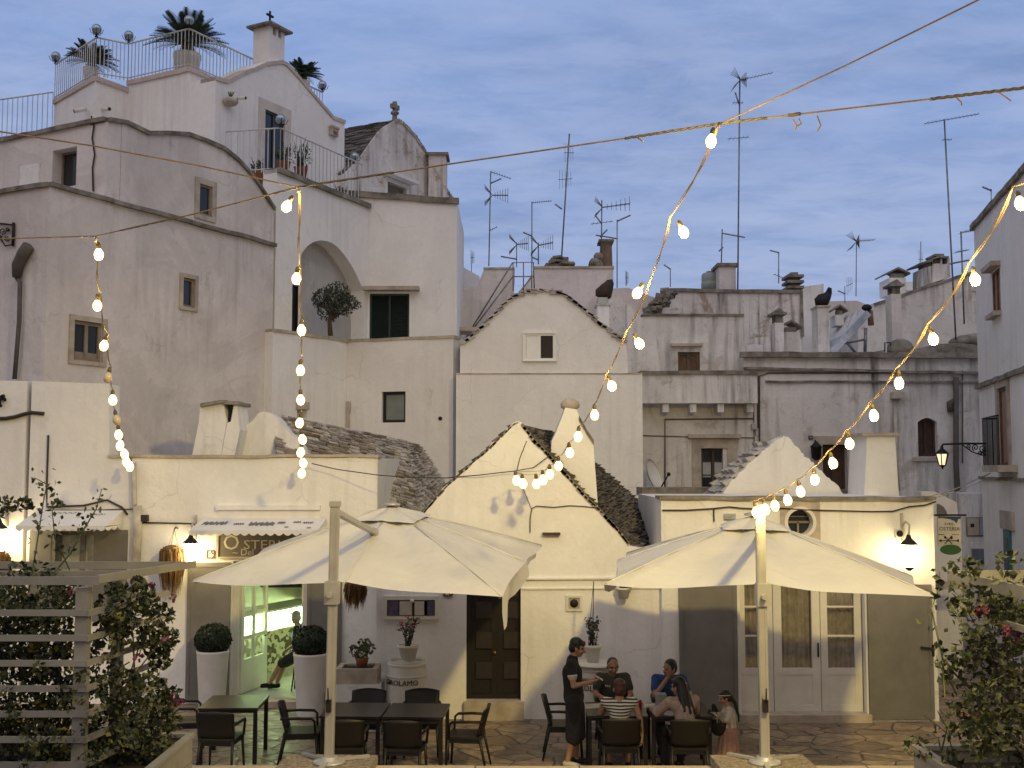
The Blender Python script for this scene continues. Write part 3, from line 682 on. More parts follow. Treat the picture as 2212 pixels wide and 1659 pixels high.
# ------------------------------------------------------------------ white barrel gable house in the middle
MH = F(26.3)
mh = thing('barrel_gable_house', 'white house with a rounded stone-edged gable and one small window, centre', 'house', (2, 26.3, 0))
g4 = MH.poly(Z3, [(1040, 1575), (1100, 1530), (1180, 1460), (1270, 1370), (1340, 1300), (1400, 1268), (1480, 1252), (1560, 1250), (1640, 1260), (1690, 1285), (1760, 1340), (1850, 1420), (1930, 1490), (2000, 1540), (2040, 1560)])
w6 = MH.rect(Z3, 1424, 1510, 1610, 1670)
xl, xr = MH.uz(985, 900)[0], MH.uz(1388, 900)[0]; zl_ = MH.uz(1100, 806)[1]; xrg = MH.uz(*Z3(2048, 1560))[0]
m = MB(); m.wall(MH, [(xl, -.2), (xr, -.2), (xr, zl_), (xl, zl_)], 4)
m.wall(MH, [(g4[0][0], zl_ + .003), (xrg, zl_ + .003)] + g4[::-1], 6, [hole(w6)], .2, -.03); m.build('wall', WHC, mh)
BWP = simple('bright_white_paint', (.84, .83, .80), .5, 0, .06, 4)
window(mh, MH, *w6, rec=.06, fr=.05, mull=1, fmat=BWP, surround=.035, smat=BWP, proud=.03)
u0, u1, z0, z1 = w6
part('shutter', BWP, mh, lambda k: k.pbox(MH, u0 + .055, u0 + (u1 - u0) * .5, z0 + .055, z1 - .055, -.04, -.015))
part('roof', STONE, mh, lambda k: (slab_rows(k, g4[:8], MH, .03, -1.2, .07, .32, .5, .06), slab_rows(k, g4[::-1][:8], MH, .03, -1.2, .07, .32, .5, .06)))
part('joint_line', LIME, mh, lambda k: k.pbox(MH, xl + .02, xr - .02, zl_ - .03, zl_ + .004, -.02, .012))
# grey buildings behind it, with the stair rail
BB = F(33.5)
bb = thing('rear_flat_house', 'grey flat roofed houses stepping up behind the rounded gable', 'house', (1, 33.5, 0))
def polyb(k, Y, Z, pts, dep): p = F(Y); k.wall(p, p.poly(Z, pts), dep)
part('wall', GRW, bb, lambda k: (polyb(k, 33.5, Z3, [(1405, 1480), (1405, 1260), (1490, 1115), (1960, 1115), (1960, 1580), (1405, 1580)], 4),
    polyb(k, 33.0, Z3, [(1020, 1700), (1020, 1260), (1055, 1260), (1055, 1232), (1140, 1232), (1185, 1120), (1365, 1120), (1365, 1700)], 3.5)))
part('coping', LIME, bb, lambda k: (blk(k, Z3, 1480, 1105, 1965, 1118, 33.46, 4), blk(k, Z3, 1180, 1112, 1368, 1122, 32.96, 3)))
part('white_parapet', WHC, bb, lambda k: polyb(k, 38, Z3, [(1020, 1090), (1155, 1165), (1155, 1300), (1020, 1300)], 2))
def stair(k):
    y = 32.6
    for dx in (0, 115):
        k.tube([at(*Z3(1060 + dx * .9, 1560 - dx * .1), y), at(*Z3(1360 + dx, 1165 - 90 * (dx == 0) + 90 * (dx == 0), ), y)], .022, 5)
    k.tube([at(*Z3(1060, 1560), y), at(*Z3(1355, 1085), y), at(*Z3(1480, 1082), y), at(*Z3(1486, 1260), y)], .022, 5)
    for x in (1358, 1420, 1470): k.tube([at(*Z3(x, 1085), y), at(*Z3(x, 1255), y)], .018, 5)
    k.tube([at(*Z3(1358, 1168), y), at(*Z3(1486, 1168), y)], .018, 5)
part('stair_rail', METAL, bb, stair)
part('ledge', LIME, bb, lambda k: blk(k, Z3, 1018, 1470, 1150, 1492, 31, 1))
c7 = thing('brick_chimney', 'leaning narrow brick chimney with rubble beside it on the grey roof', 'chimney', at(*Z3(1920, 1110), 35))
part('stack', simple('old_brick', (.24, .17, .13), .9, 0, .5, 7, .5, world=True), c7, lambda k: k.prism([at(*Z3(1885, 1112), 35), at(*Z3(1955, 1112), 35), at(*Z3(1950, 950), 35), at(*Z3(1890, 955), 35)], (0, .7, 0)))
part('cap', MOSS, c7, lambda k: blk(k, Z3, 1880, 944, 1956, 958, 35, .7, .04))
part('rubble', MOSS, c7, lambda k: [k.ball(at(*Z3(x, y), 34.9), r, 7, 5, (1, 1, .9)) for x, y, r in ((1850, 1090, .22), (1870, 1050, .17), (1835, 1100, .15), (1865, 1100, .2))])
st_ = thing('roof_rubble_pile', 'pile of flat stones at the foot of the tall mast', 'stone pile', at(*Z3(1640, 1105), 34))
def pile(k):
    for i in range(26):
        x = random.uniform(1580, 1690); y = random.uniform(1060, 1105); x = 1640 + (x - 1640) * (y - 1040) / 65
        M = Matrix.Translation(at(*Z3(x, y), 33.9 + random.uniform(0, .5))) @ Matrix.Rotation(random.uniform(0, 3), 4, 'Z') @ Matrix.Rotation(random.uniform(-.3, .3), 4, 'X')
        k.mbox(M, random.uniform(.2, .5), random.uniform(.2, .4), .07)
part('stones', MOSS, st_, pile)
gc = thing('cowl_chimney', 'white chimney with a rusty bird-shaped cowl behind the rounded gable', 'chimney', at(*Z3(1900, 1480), 30))
part('stack', WHC, gc, lambda k: blk(k, Z3, 1866, 1340, 1935, 1500, 30, .6))
part('cap', GALV, gc, lambda k: (blk(k, Z3, 1862, 1328, 1938, 1342, 30, .6, .03), blk(k, Z3, 1868, 1292, 1925, 1328, 30.05, .5)))
def cowl(k, Z, pts, Y, rs): k.tube([at(*Z(*p), Y) for p in pts], rs, 8)
RUST = simple('rusty_sheet', (.075, .045, .03), .8, .3, .5, 8)
part('cowl', RUST, gc, lambda k: cowl(k, Z3, [(1895, 1292), (1900, 1270), (1925, 1230), (1938, 1205), (1935, 1188)], 30.3, [.2, .24, .17, .12, .09]))
# ------------------------------------------------------------------ old houses on the right
def pbk(k, pl, Z, x0, y0, x1, y1, w0, w1): u0, u1, a, b = pl.rect(Z, x0, y0, x1, y1); k.pbox(pl, u0, u1, a, b, w0, w1)
H1 = F(28.5)
oh = thing('balcony_house', 'old flaking white house with a solid parapet balcony on stone corbels', 'house', (5, 28.5, 0))
xa = H1.uz(1383, 900)[0]; xb = H1.uz(*ZC(1545, 1300))[0]; zt = H1.uz(1500, 806)[1]; zbb = H1.uz(1500, 871)[1]
wd1 = H1.rect(D0, 1514, 968, 1571, 1056)
m = MB(); m.wall(H1, [(xa, -.2), (xb, -.2), (xb, zbb - .01), (xa, zbb - .01)], 3, [hole(wd1)], .3, -.55)
m.pbox(H1, xa, xb, zbb, zt, -.7, 0); m.build('wall', OLD, oh)
UP = F(29.6)
wsh = UP.rect(ZC, 685, 925, 925, 1150)
m = MB(); m.wall(UP, UP.poly(ZC, [(300, 1250), (1420, 1250), (1412, 960), (1400, 525), (520, 525), (300, 545)]), 3, [hole(wsh)], .2); m.build('upper_wall', OLD, oh)
part('coping', MOSS, oh, lambda k: (blk(k, ZC, 300, 513, 1402, 534, 29.55, 3), k.strip(H1, [(xa, zt + .06), (xb + .02, zt + .06)], .1, .05, 0, .65)))
part('buttress', OLD, oh, lambda k: k.prism([at(*ZC(x, y), 29.0) for x, y in ((140, 1150), (500, 1150), (440, 700), (340, 690), (300, 560), (140, 400))], (0, .59, 0)))
for x in (525, 822, 1120, 1440): part('corbel', OLD, oh, lambda k: pbk(k, H1, ZC, x, 1485, x + 68, 1575, -.56, -.06))
window(oh, UP, *wsh, rec=.14, fr=.08, fmat=WOODM, pmat=WOODM, mull=1, name='shuttered_window')
part('ledge', LIME, oh, lambda k: blk(k, ZC, 615, 832, 955, 862, 29.45, .2))
dw = window(oh, Plane((0, 29.05), (1, 0)), *Plane((0, 29.05), (1, 0)).rect(D0, 1514, 968, 1571, 1056), rec=.2, fr=.06, fmat=WOODD, pmat=DKGLASS, mull=1, rails=2, surround=.24, smat=LIME, hood=.16, name='door')
lace = simple('lace_curtain', (.42, .45, .47), .8)
Pl1 = Plane((0, 29.05), (1, 0))
part('curtain', lace, oh, lambda k: [pbk(k, Pl1, D0, x, 998, x + 18, 1031, -.175, -.16) for x in (1520, 1545)])
part('conduit', PIPED, oh, lambda k: (k.tube([Pl1.pt(*Pl1.uz(x, y), .03) for x, y in ((1436, 1060), (1436, 906), (1660, 904), (1660, 812))], .02, 5), k.tube([Pl1.pt(*Pl1.uz(x, y), .05) for x, y in ((1636, 925), (1636, 812))], .022, 5),
      k.tube([Pl1.pt(*Pl1.uz(x, y), .02) for x, y in ((1388, 941), (1500, 944), (1635, 946))], .012, 4)))
small_box('junction_box', 'grey junction box on the old wall beside the balcony', 'electric box', Pl1, D0, 1622, 915, 1634, 928, .1, GALV, lambda t, pl, u0, u1, a, b, d: part('tail', CABLE, t, lambda k: k.tube([pl.pt(u0 + .1, a, .05), pl.pt(u0 + .1, a - .15, .05), pl.pt(u1 + .05, a - .2, .05), pl.pt(u1 + .06, b, .04)], .012, 5)))
dish = thing('satellite_dish', 'white satellite dish low on the wall between the houses', 'satellite dish', at(1402, 1040, 27.6))
dm = Matrix.Translation(at(1403, 1031, 27.7)) @ Matrix.Rotation(rad(62), 4, 'Z') @ Matrix.Rotation(rad(70), 4, 'X')
m = MB(); m.lathe([(.02, 0), (.2, .03), (.36, .1), (.44, .16), (.45, .165), (.36, .11), (.2, .04), (.02, .012)], (0, 0, 0), 20); o = m.build('reflector', CERAM, dish, False); o.data.transform(dm)
part('feed_arm', IRON, dish, lambda k: (k.tube([dm @ V((0, -.4, .12)), dm @ V((0, -.1, .5))], .02, 5), k.ball(dm @ V((0, -.1, .5)), .05, 8, 6)))
# upper old house
uh = thing('flaking_upper_house', 'tall flaking lime washed block behind the balcony house', 'house', (6, 33, 0))
U2 = F(33)
m = MB(); m.wall(U2, U2.poly(ZC, [(320, 1200), (320, 480), (470, 320), (600, 245), (2030, 262), (2040, 1200)]), 4); m.build('wall', OLD2, uh)
part('coping', MOSS, uh, lambda k: (k.strip(U2, U2.poly(ZC, [(320, 475), (470, 312), (600, 240), (2030, 255)]), .1, .06, 0, .5), k.prism([at(*ZC(x, y), 32.95) for x, y in ((2010, 262), (2035, 262), (2050, 760), (2015, 760))], (0, .04, 0))))
part('drying_sheet', WHC, uh, lambda k: k.prism([at(*ZC(x, y), 32.0) for x, y in ((1430, 960), (1425, 860), (1500, 840), (1600, 850), (1610, 960))], (0, .1, 0)))
ra = thing('ruined_dome_house', 'low mossy domed roof block behind the end of the middle gable', 'house', at(1345, 700, 31.5))
m = MB(); m.wall(F(31.5), F(31.5).poly(ZC, [(-60, 1100), (-60, 400), (0, 395), (150, 400), (300, 480), (330, 560), (330, 1100)]), 2); m.build('wall', OLD2, ra)
m = MB(); m.wall(F(32.2), F(32.2).poly(ZC, [(-70, 420), (-60, 300), (0, 240), (150, 232), (300, 290), (440, 340), (440, 520), (330, 560)]), 3); m.build('dome', GRW, ra)
def ruin(k):
    for i in range(150):
        f = random.random(); x, y = 310 + 280 * f + random.uniform(-40, 60), 540 - 290 * f + random.uniform(-10, 120) * (1 - f * .6)
        k.mbox(Matrix.Translation(at(*ZC(x, y), 31.9 + random.uniform(0, .4))) @ Matrix.Rotation(random.uniform(0, 3), 4, 'Z') @ Matrix.Rotation(random.uniform(-.5, .5), 4, 'X'), random.uniform(.1, .26), random.uniform(.1, .3), random.uniform(.05, .12))
part('mossy_roof', MOSS, ra, ruin)
# wide old house with cornice
WHS = F(28.9)
wh = thing('cornice_house', 'wide stained white house with a double cornice and dark drip streaks', 'house', (9, 28.9, 0))
xc0 = H1.uz(*ZC(1545, 1300))[0] + .02; xc1 = WHS.uz(2127, 900)[0]; xcu = WHS.uz(*ZC(1405, 970))[0]
z3a = WHS.uz(*ZR(1000, 585))[1]; z3b = WHS.uz(*ZR(1000, 660))[1]
wdr = WHS.rect(D0, 1778, 960, 1832, 1062); wa = WHS.rect(D0, 1985, 905, 2028, 986)
ar = [(wa[0], wa[2]), (wa[1], wa[2]), (wa[1], wa[3] - .08)] + [(wa[1] + (wa[0] - wa[1]) * t, wa[3] - .08 + .12 * math.sin(math.pi * t)) for t in (.25, .5, .75)] + [(wa[0], wa[3] - .08)]
PW = Plane((0, 29.0), (1, 0))
m = MB(); m.wall(PW, [(xc0, -.2), (xc1, -.2), (xc1, z3a), (xcu, z3a), (xcu, z3b - .3), (xc0, z3b - .3)], 4, [hole(wdr), ar], .3); m.build('wall', OLD, wh)
part('cornice', MOSS, wh, lambda k: (k.strip(PW, [(xcu - .1, z3a + .06), (xc1, z3a + .03)], .14, .16), k.strip(PW, [(xcu, z3b + .03), (xc1, z3b - .1)], .07, .12), k.strip(PW, [(xc0 + .3, z3b - .32), (xc1, z3b - .34)], .05, .06)))
window(wh, PW, *wdr, rec=.24, fr=.06, fmat=WOODD, pmat=WOODD, mull=1, rails=1, surround=.22, smat=LIME, name='door')
wn = window(wh, PW, wa[0], wa[1], wa[2], wa[3], rec=.22, fr=.06, fmat=WOODD, pmat=WOODD, mull=1)
part('window_sill', LIME, wh, lambda k: k.pbox(PW, wa[0] - .15, wa[1] + .15, wa[2] - .12, wa[2] - .02, -.02, .05))
part('drainpipe', PIPED, wh, lambda k: (k.tube([PW.pt(*PW.uz(x, y), .1) for x, y in ((2062, 815), (2062, 1000), (2068, 1120), (2072, 1300))], .075, 8), k.tube([PW.pt(*PW.uz(x, y), .06) for x, y in ((2052, 890), (2050, 870), (2058, 868))], .09, 7)))
part('light_pipe', PIPE, wh, lambda k: (k.tube([PW.pt(*PW.uz(x, y), .06) for x, y in ((1932, 850), (1934, 1000), (1938, 1060))], .05, 7), k.box(PW.pt(*PW.uz(1922, 862), 0), PW.pt(*PW.uz(1945, 848), .25))))
part('conduit', PIPED, wh, lambda k: (k.tube([PW.pt(*PW.uz(x, y), .03) for x, y in ((1640, 1000), (1640, 812), (1660, 806), (2110, 806))], .018, 5), k.tube([PW.pt(*PW.uz(x, y), .03) for x, y in ((2078, 1000), (2078, 800))], .015, 5)))
small_box('house_number_plate', 'small blue number plate beside the brown door behind the right roof', 'number plate', PW, ZR, 1047, 1026, 1070, 1046, .03, simple('enamel_blue', (.03, .06, .16), .4), lambda t, pl, u0, u1, a, b, d: part('digit_mark', CERAM, t, lambda k: k.pbox(pl, u0 + .08, u1 - .08, a + .06, b - .05, d, d + .006)))
lt = thing('dark_wall_lantern', 'small unlit black lantern beside the brown door', 'wall lantern', PW.pt(*PW.uz(*ZR(1080, 1110))))
lq = PW.pt(*PW.uz(*ZR(1080, 1112)), .18)
part('body', IRON, lt, lambda k: k.lathe([(.05, -.22), (.12, -.16), (.14, .1), (.16, .12), (.03, .26)], lq, 6)); part('arm', IRON, lt, lambda k: k.tube([lq + V((0, .18, .1)), lq + V((0, .08, .3)), lq + V((0, 0, .26))], .015, 5))
# walls left of the alley
LB = F(26.5)
lb = thing('alley_house', 'low patched wall with meter doors beside the narrow alley at the right', 'house', (11, 26.5, 0))
m = MB(); m.wall(LB, [(LB.uz(2076, 1100)[0], -.2), (LB.uz(2145, 1100)[0], -.2), (LB.uz(2145, 1060)[0], LB.uz(2145, 1066)[1]), (LB.uz(2078, 1060)[0], LB.uz(2078, 1066)[1])], 1.5); m.build('wall', OLD, lb)
mt = thing('meter_cabinet', 'double grey meter cabinet with two dark slots on the alley wall', 'meter box', LB.pt(*LB.uz(2110, 1150)))
u0, u1, a, b = LB.rect(ZB, 1440, 640, 1765, 865)
part('left_door', LIME, mt, lambda k: k.pbox(LB, u0, (u0 + u1) / 2 - .01, a, b, -.02, .04)); part('right_door', GALV, mt, lambda k: k.pbox(LB, (u0 + u1) / 2 + .01, u1, a, b, -.02, .04))
part('slot', IRON, mt, lambda k: (pbk(k, LB, ZB, 1480, 710, 1528, 755, .041, .05), pbk(k, LB, ZB, 1655, 710, 1705, 760, .041, .05)))
part('frame', MOSS, mt, lambda k: k.pbox(LB, u0 - .03, u1 + .03, a - .03, b + .03, -.02, .02))
small_box('grey_wall_plate', 'flat blue grey panel on the wall below the meter cabinet', 'panel', LB, ZB, 1508, 1055, 1778, 1240, .05, simple('slate_panel', (.16, .18, .2), .5), lambda t, pl, u0, u1, a, b, d: part('rim', GALV, t, lambda k: k.pbox(pl, u0 - .02, u1 + .02, a - .02, b + .02, -.01, .03)))
# right-hand building receding from the camera
cr = at(2110, 700, 26); PRt = Plane((cr.x, 26), (-.2267, -1))
rb = thing('corner_house', 'clean white house with dark string courses at the right edge', 'house', (cr.x, 26, 0))
ztr = PRt.uz(2112, 482)[1]
wr1 = PRt.rect(ZD, 1862, 280, 1958, 742); wr1 = (wr1[0], wr1[1], PRt.uz(*ZD(1875, 760))[1], PRt.uz(*ZD(1875, 290))[1])
wr2u = PRt.uz(2158, 880)[0], PRt.uz(2178, 880)[0]; z2t = PRt.uz(2152, 842)[1]; z2b = PRt.uz(2152, 1005)[1]
m = MB(); m.wall(PRt, [(0, -.3), (22, -.3), (22, ztr), (0, ztr)], 6, [hole(wr1), hole((wr2u[0], wr2u[1], z2b, z2t))], .22); m.build('wall', WHC, rb)
zs1 = PRt.uz(2134, 824)[1]; zs2 = PRt.uz(2143, 1030)[1]
part('coping', MOSS, rb, lambda k: k.strip(PRt, [(-.05, ztr + .06), (22, ztr + .06)], .12, .08))
part('string_course', MOSS, rb, lambda k: (k.strip(PRt, [(-.06, zs1), (22, zs1)], .1, .09), k.strip(PRt, [(-.04, zs2), (22, zs2)], .06, .07)))
window(rb, PRt, *wr1, rec=.07, fr=.06, fmat=WOODM, pmat=simple('ochre_shutter', (.36, .22, .14), .7, 0, .3, 5, .1, world=True), mull=1, hood=.2, sill=.16, smat=LIME)
window(rb, PRt, wr2u[0], wr2u[1], z2b, z2t, rec=.07, fr=.06, fmat=WOODM, pmat=simple('ochre_door', (.34, .22, .15), .7), surround=.2, smat=LIME, name='door')
bl = thing('iron_balcony', 'small balcony with black iron bars on the right edge house', 'balcony', PRt.pt(wr2u[0], z2b, .3))
part('slab', LIME, bl, lambda k: k.pbox(PRt, wr2u[0] - .1, wr2u[1] + .7, z2b - .14, z2b, -.02, .36))
def bars(k):
    a0, a1 = wr2u[0] - .08, wr2u[1] + .67; n = int((a1 - a0) / .11)
    for i in range(n + 1): u = a0 + (a1 - a0) * i / n; k.tube([PRt.pt(u, z2b, .33), PRt.pt(u, z2b + .98, .33)], .009, 4)
    for j in range(4): k.tube([PRt.pt(a0, z2b, .33 - .1 * j), PRt.pt(a0, z2b + .98, .33 - .1 * j)], .009, 4)
    k.tube([PRt.pt(a0, z2b + 1, .02), PRt.pt(a0, z2b + 1, .33), PRt.pt(a1, z2b + 1, .33)], .018, 5)
part('bars', IRON, bl, bars)
tdr = PRt.rect(ZB, 1960, 790, 2050, 1260)
gd = thing('green_shutter_door', 'narrow teal door leaf standing in the right edge house', 'door', PRt.pt(tdr[0], 2, 0))
TEAL = simple('teal_paint', (.04, .16, .17), .5, 0, .3, 5)
part('leaf', TEAL, gd, lambda k: (k.pbox(PRt, tdr[0], tdr[1], .3, tdr[3], -.02, .05))); part('panel_board', simple('teal_dark', (.03, .10, .10), .5), gd, lambda k: k.pbox(PRt, tdr[0] + .12, tdr[1] - .12, .6, tdr[3] - .15, .05, .06)); part('lintel', LIME, gd, lambda k: k.pbox(PRt, tdr[0] - .25, tdr[1] + .35, tdr[3] + .02, tdr[3] + .4, -.02, .06))
# street lantern on a scrolled bracket
ln = thing('bracket_street_lantern', 'black hexagonal street lantern hanging from a scrolled iron bracket, lit dimly', 'street lantern', at(2035, 990, 25.6))
Yl = 25.4
part('bracket', IRON, ln, lambda k: (k.tube([at(*ZR(*p), Yl) for p in ((2025, 1062), (2030, 1135))], .03, 6), k.tube([at(*ZR(*p), Yl) for p in ((2030, 1068), (1900, 1068), (1775, 1072), (1768, 1085))], .025, 6),
    [k.tube([at(*ZR(cx_ + r_ * (1 - t / 15) * math.cos(t * .75 + f_), cy_ + r_ * (1 - t / 15) * math.sin(t * .75 + f_)), Yl) for t in range(13)], .013, 5) for cx_, cy_, r_, f_ in ((1990, 1095, 24, 0), (1950, 1090, 20, 2), (1915, 1085, 14, 1), (2000, 1118, 16, 3), (1975, 1118, 12, 0))],
    k.tube([at(*ZR(*p), Yl) for p in ((2028, 1132), (1980, 1130), (1930, 1112), (1880, 1075))], .015, 5)))
lc = at(*ZR(1770, 1140), Yl); sc_ = Yl / FPX * .4
part('cage', IRON, ln, lambda k: (k.lathe([(.02, 62 * sc_), (8 * sc_, 55 * sc_), (10 * sc_, 44 * sc_), (36 * sc_, 22 * sc_), (38 * sc_, 17 * sc_), (32 * sc_, 16 * sc_)][::-1], lc, 6), k.lathe([(3 * sc_, -68 * sc_), (6 * sc_, -56 * sc_), (18 * sc_, -48 * sc_), (19 * sc_, -43 * sc_)], lc, 6),
    [k.tube([lc + V((34 * sc_ * math.cos(a), 34 * sc_ * math.sin(a), 18 * sc_)), lc + V((18 * sc_ * math.cos(a), 18 * sc_ * math.sin(a), -46 * sc_))], .012, 4) for a in [i * math.pi / 3 for i in range(6)]]))
part('glass', emit('lantern_glow_dim', (1, .74, .4), 1.3), ln, lambda k: k.lathe([(15 * sc_, -43 * sc_), (29 * sc_, 15 * sc_)], lc, 6))
# far rooftops on the right
fw = thing('far_white_house', 'bright white gabled house seen between the roof chimneys at right', 'house', (13, 38, 0))
m = MB(); P38 = F(38); wf1 = P38.rect(ZR, 1072, 450, 1098, 486); wf2 = P38.rect(ZR, 1074, 516, 1106, 586)
m.wall(P38, P38.poly(ZR, [(1015, 640), (1315, 640), (1310, 520), (1165, 400), (1080, 380), (1020, 400), (1015, 300)][::-1]), 3, [hole(wf1), hole(wf2)], .2); m.build('wall', WHC, fw)
window(fw, P38, *wf1, rec=.1, fr=.05); window(fw, P38, *wf2, rec=.1, fr=.05)
part('upper_block', OLD, fw, lambda k: polyb(k, 40, ZR, [(1013, 400), (1013, 222), (1130, 205), (1130, 400)], 3))
part('rear_block', GRW, fw, lambda k: polyb(k, 39.5, ZR, [(1150, 600), (1150, 300), (1310, 296), (1390, 330), (1390, 600)], 3))
sw = thing('sloping_wall_house', 'plain lime washed wall with a roofline sloping up to the right', 'house', (13, 33.5, 0))
P34 = F(33.6); wz = P34.rect(ZD, 1648, 490, 1700, 592)
m = MB(); m.wall(P34, P34.poly(ZD, [(420, 1250), (420, 900), (590, 625), (790, 560), (900, 520), (1180, 425), (1450, 335), (1640, 280), (1760, 240), (1800, 1250)]), 4, [hole(wz)], .2); m.build('wall', OLD, sw)
window(sw, P34, *wz, rec=.1, fr=.07)
part('coping', MOSS, sw, lambda k: k.strip(P34, P34.poly(ZD, [(590, 620), (790, 556), (900, 516), (1180, 421), (1640, 276), (1760, 236)]), .08, .05, 0, .3))
def chim(label, Z, x0, y0, x1, y1, Y, dep, mat, capk='flat', ov=.08, legs=.22):
    t = thing('chimney', label, 'chimney', at(*Z((x0 + x1) / 2, y1), Y + dep / 2), 0, 'chimneys on the old roofs at right')
    part('stack', mat, t, lambda k: blk(k, Z, x0, y0, x1, y1, Y, dep))
    a = at(*Z(x0, y0), Y); b = at(*Z(x1, y0), Y)
    def cp(k):
        if capk == 'flat': k.box((a.x - ov, Y - ov, a.z + .003), (b.x + ov, Y + dep + ov, a.z + .09))
        elif capk == 'legs':
            for i in (0, 1):
                for j in (0, 1):
                    x = a.x + .02 if i == 0 else b.x - .12; y = Y + .02 if j == 0 else Y + dep - .12
                    k.box((x, y, a.z + .002), (x + .1, y + .1, a.z + legs))
            k.box((a.x - ov, Y - ov, a.z + legs), (b.x + ov, Y + dep + ov, a.z + legs + .07))
            k.prism([(a.x - .02, Y - ov * .5, a.z + legs + .072), (b.x + .02, Y - ov * .5, a.z + legs + .072), ((a.x + b.x) / 2, Y - ov * .5, a.z + legs + .2)], (0, dep + ov, 0))
        elif capk == 'stack':
            for q in range(3): k.box((a.x - ov, Y - ov, a.z + .01 + q * .17), (b.x + ov, Y + dep + ov, a.z + .09 + q * .17)); k.box((a.x + .06, Y + .06, a.z + .09 + q * .17), (b.x - .06, Y + dep - .06, a.z + .18 + q * .17))
        elif capk == 'tiles':
            k.prism([(a.x - ov * 1.6, Y - ov, a.z + .15), ((a.x + b.x) / 2, Y - ov, a.z + .34), ((a.x + b.x) / 2, Y - ov, a.z + .28), (a.x - ov * 1.6, Y - ov, a.z + .1)], (0, dep + 2 * ov, 0))
            k.prism([(b.x + ov * 1.6, Y - ov, a.z + .15), ((a.x + b.x) / 2, Y - ov, a.z + .341), ((a.x + b.x) / 2, Y - ov, a.z + .28), (b.x + ov * 1.6, Y - ov, a.z + .1)], (0, dep + 2 * ov, 0))
            k.box((a.x + .03, Y + .03, a.z + .002), (b.x - .03, Y + .15, a.z + .14))
    part('cap', MOSS, t, cp); return t
chim('tapered grey and white chimney beside the roof water tank', ZC, 1135, 0, 1310, 250, 33.2, .9, OLD, 'flat')
chim('chimney of stacked flat stones at the end of the flaking roof', ZC, 1895, 245, 2015, 262, 33.1, .6, MOSS, 'stack')
chim('slim white chimney with a capped vent on the cornice house', ZC, 1737, 610, 1830, 965, 30.4, .5, OLD, 'legs')
chim('squat stained chimney with stone lid right of the slim vent', ZC, 1835, 710, 1978, 965, 30.8, .6, OLD2, 'tiles')
chim('tall thin grey chimney rising in front of the sloping wall', ZD, 792, 520, 885, 1080, 31.4, .5, GRW, 'legs')
chim('wide white chimney with a tile lid behind the thin grey one', ZD, 765, 345, 935, 520, 35.0, 1.0, WHC, 'tiles')
chim('brick vent chimney low behind the metal flue', ZD, 178, 745, 265, 860, 36.0, .6, OLD2, 'tiles')
tc = thing('triple_chimney', 'stepped white chimney with three stone lids high on the sloping roof', 'chimney', at(*ZD(1280, 400), 34.5))
part('stack', OLD, tc, lambda k: k.prism([at(*ZD(x, y), 34.4) for x, y in ((1135, 430), (1135, 235), (1225, 215), (1228, 195), (1310, 190), (1312, 140), (1330, 140), (1330, 200), (1385, 195), (1385, 130), (1410, 128), (1420, 335))], (0, 1.0, 0)))
part('lid', MOSS, tc, lambda k: (k.prism([at(*ZD(x, y), 34.3) for x, y in ((1085, 185), (1100, 198), (1230, 165), (1225, 150))], (0, 1.2, 0)), k.prism([at(*ZD(x, y), 34.3) for x, y in ((1215, 135), (1215, 150), (1300, 125), (1400, 130), (1405, 112), (1300, 105))], (0, 1.2, 0)), blk(k, ZD, 1250, 85, 1350, 108, 34.4, .8), blk(k, ZD, 1145, 165, 1205, 225, 34.5, .6), blk(k, ZD, 1220, 150, 1295, 205, 34.5, .6)))
part('small_parapet', WHC, sw, lambda k: (blk(k, ZD, 945, 388, 1045, 480, 37, .8), blk(k, ZD, 1045, 372, 1130, 440, 37.4, .8)))
dm_ = thing('domed_chimney_base', 'round mossy dome at the foot of the thin grey chimney', 'roof dome', at(*ZD(860, 1175), 30.5))
part('dome', MOSS, dm_, lambda k: k.lathe([(.36, 0), (.355, .2), (.31, .32), (.22, .40), (.1, .45), (.01, .46)], at(*ZD(878, 1180), 30.9), 18)); part('tank_frame', IRON, dm_, lambda k: (k.tube([at(*ZD(x, y), 30.4) for x, y in ((708, 1165), (708, 1048), (770, 1045), (770, 1080))], .02, 5)))
part('mossy_roof', MOSS, wh, lambda k: (k.prism([at(*ZD(x, y), 30) for x, y in ((1000, 1190), (1000, 1120), (1170, 1085), (1300, 1060), (1500, 1050), (1760, 1075), (1765, 1190))], (0, 2.5, 0)), k.prism([at(*ZD(x, y), 30.2) for x, y in ((400, 1185), (560, 1150), (700, 1125), (720, 1185))], (0, 2, 0)),
    [k.ball(at(*ZD(x, y), 30.6), r, 8, 5, (1.4, 1, .6)) for x, y, r in ((1560, 1035, .28), (1620, 1025, .3), (1690, 1010, .28), (1500, 1045, .2))]))
gs = thing('goose_cowl_chimney', 'tall white chimney topped by a black goose-necked cowl', 'chimney', at(*ZD(50, 1160), 30))
part('stack', OLD, gs, lambda k: blk(k, ZR, 1102, 328, 1158, 590, 30, .6)); part('cap', LIME, gs, lambda k: blk(k, ZR, 1098, 322, 1162, 332, 30, .6, .03))
part('cowl', IRON, gs, lambda k: (cowl(k, ZR, [(1112, 325), (1115, 305), (1130, 288), (1150, 270), (1160, 250), (1158, 240), (1150, 236)], 30.3, [.14, .2, .19, .12, .08, .1, .08]), k.prism([at(*ZR(x, y), 30.25) for x, y in ((1160, 240), (1172, 240), (1164, 248), (1172, 256), (1158, 254))], (0, .1, 0))))
fl = thing('sloping_metal_flue', 'slanting galvanised metal flue with a cowl among the rooftops', 'flue pipe', at(*ZD(330, 950), 33))
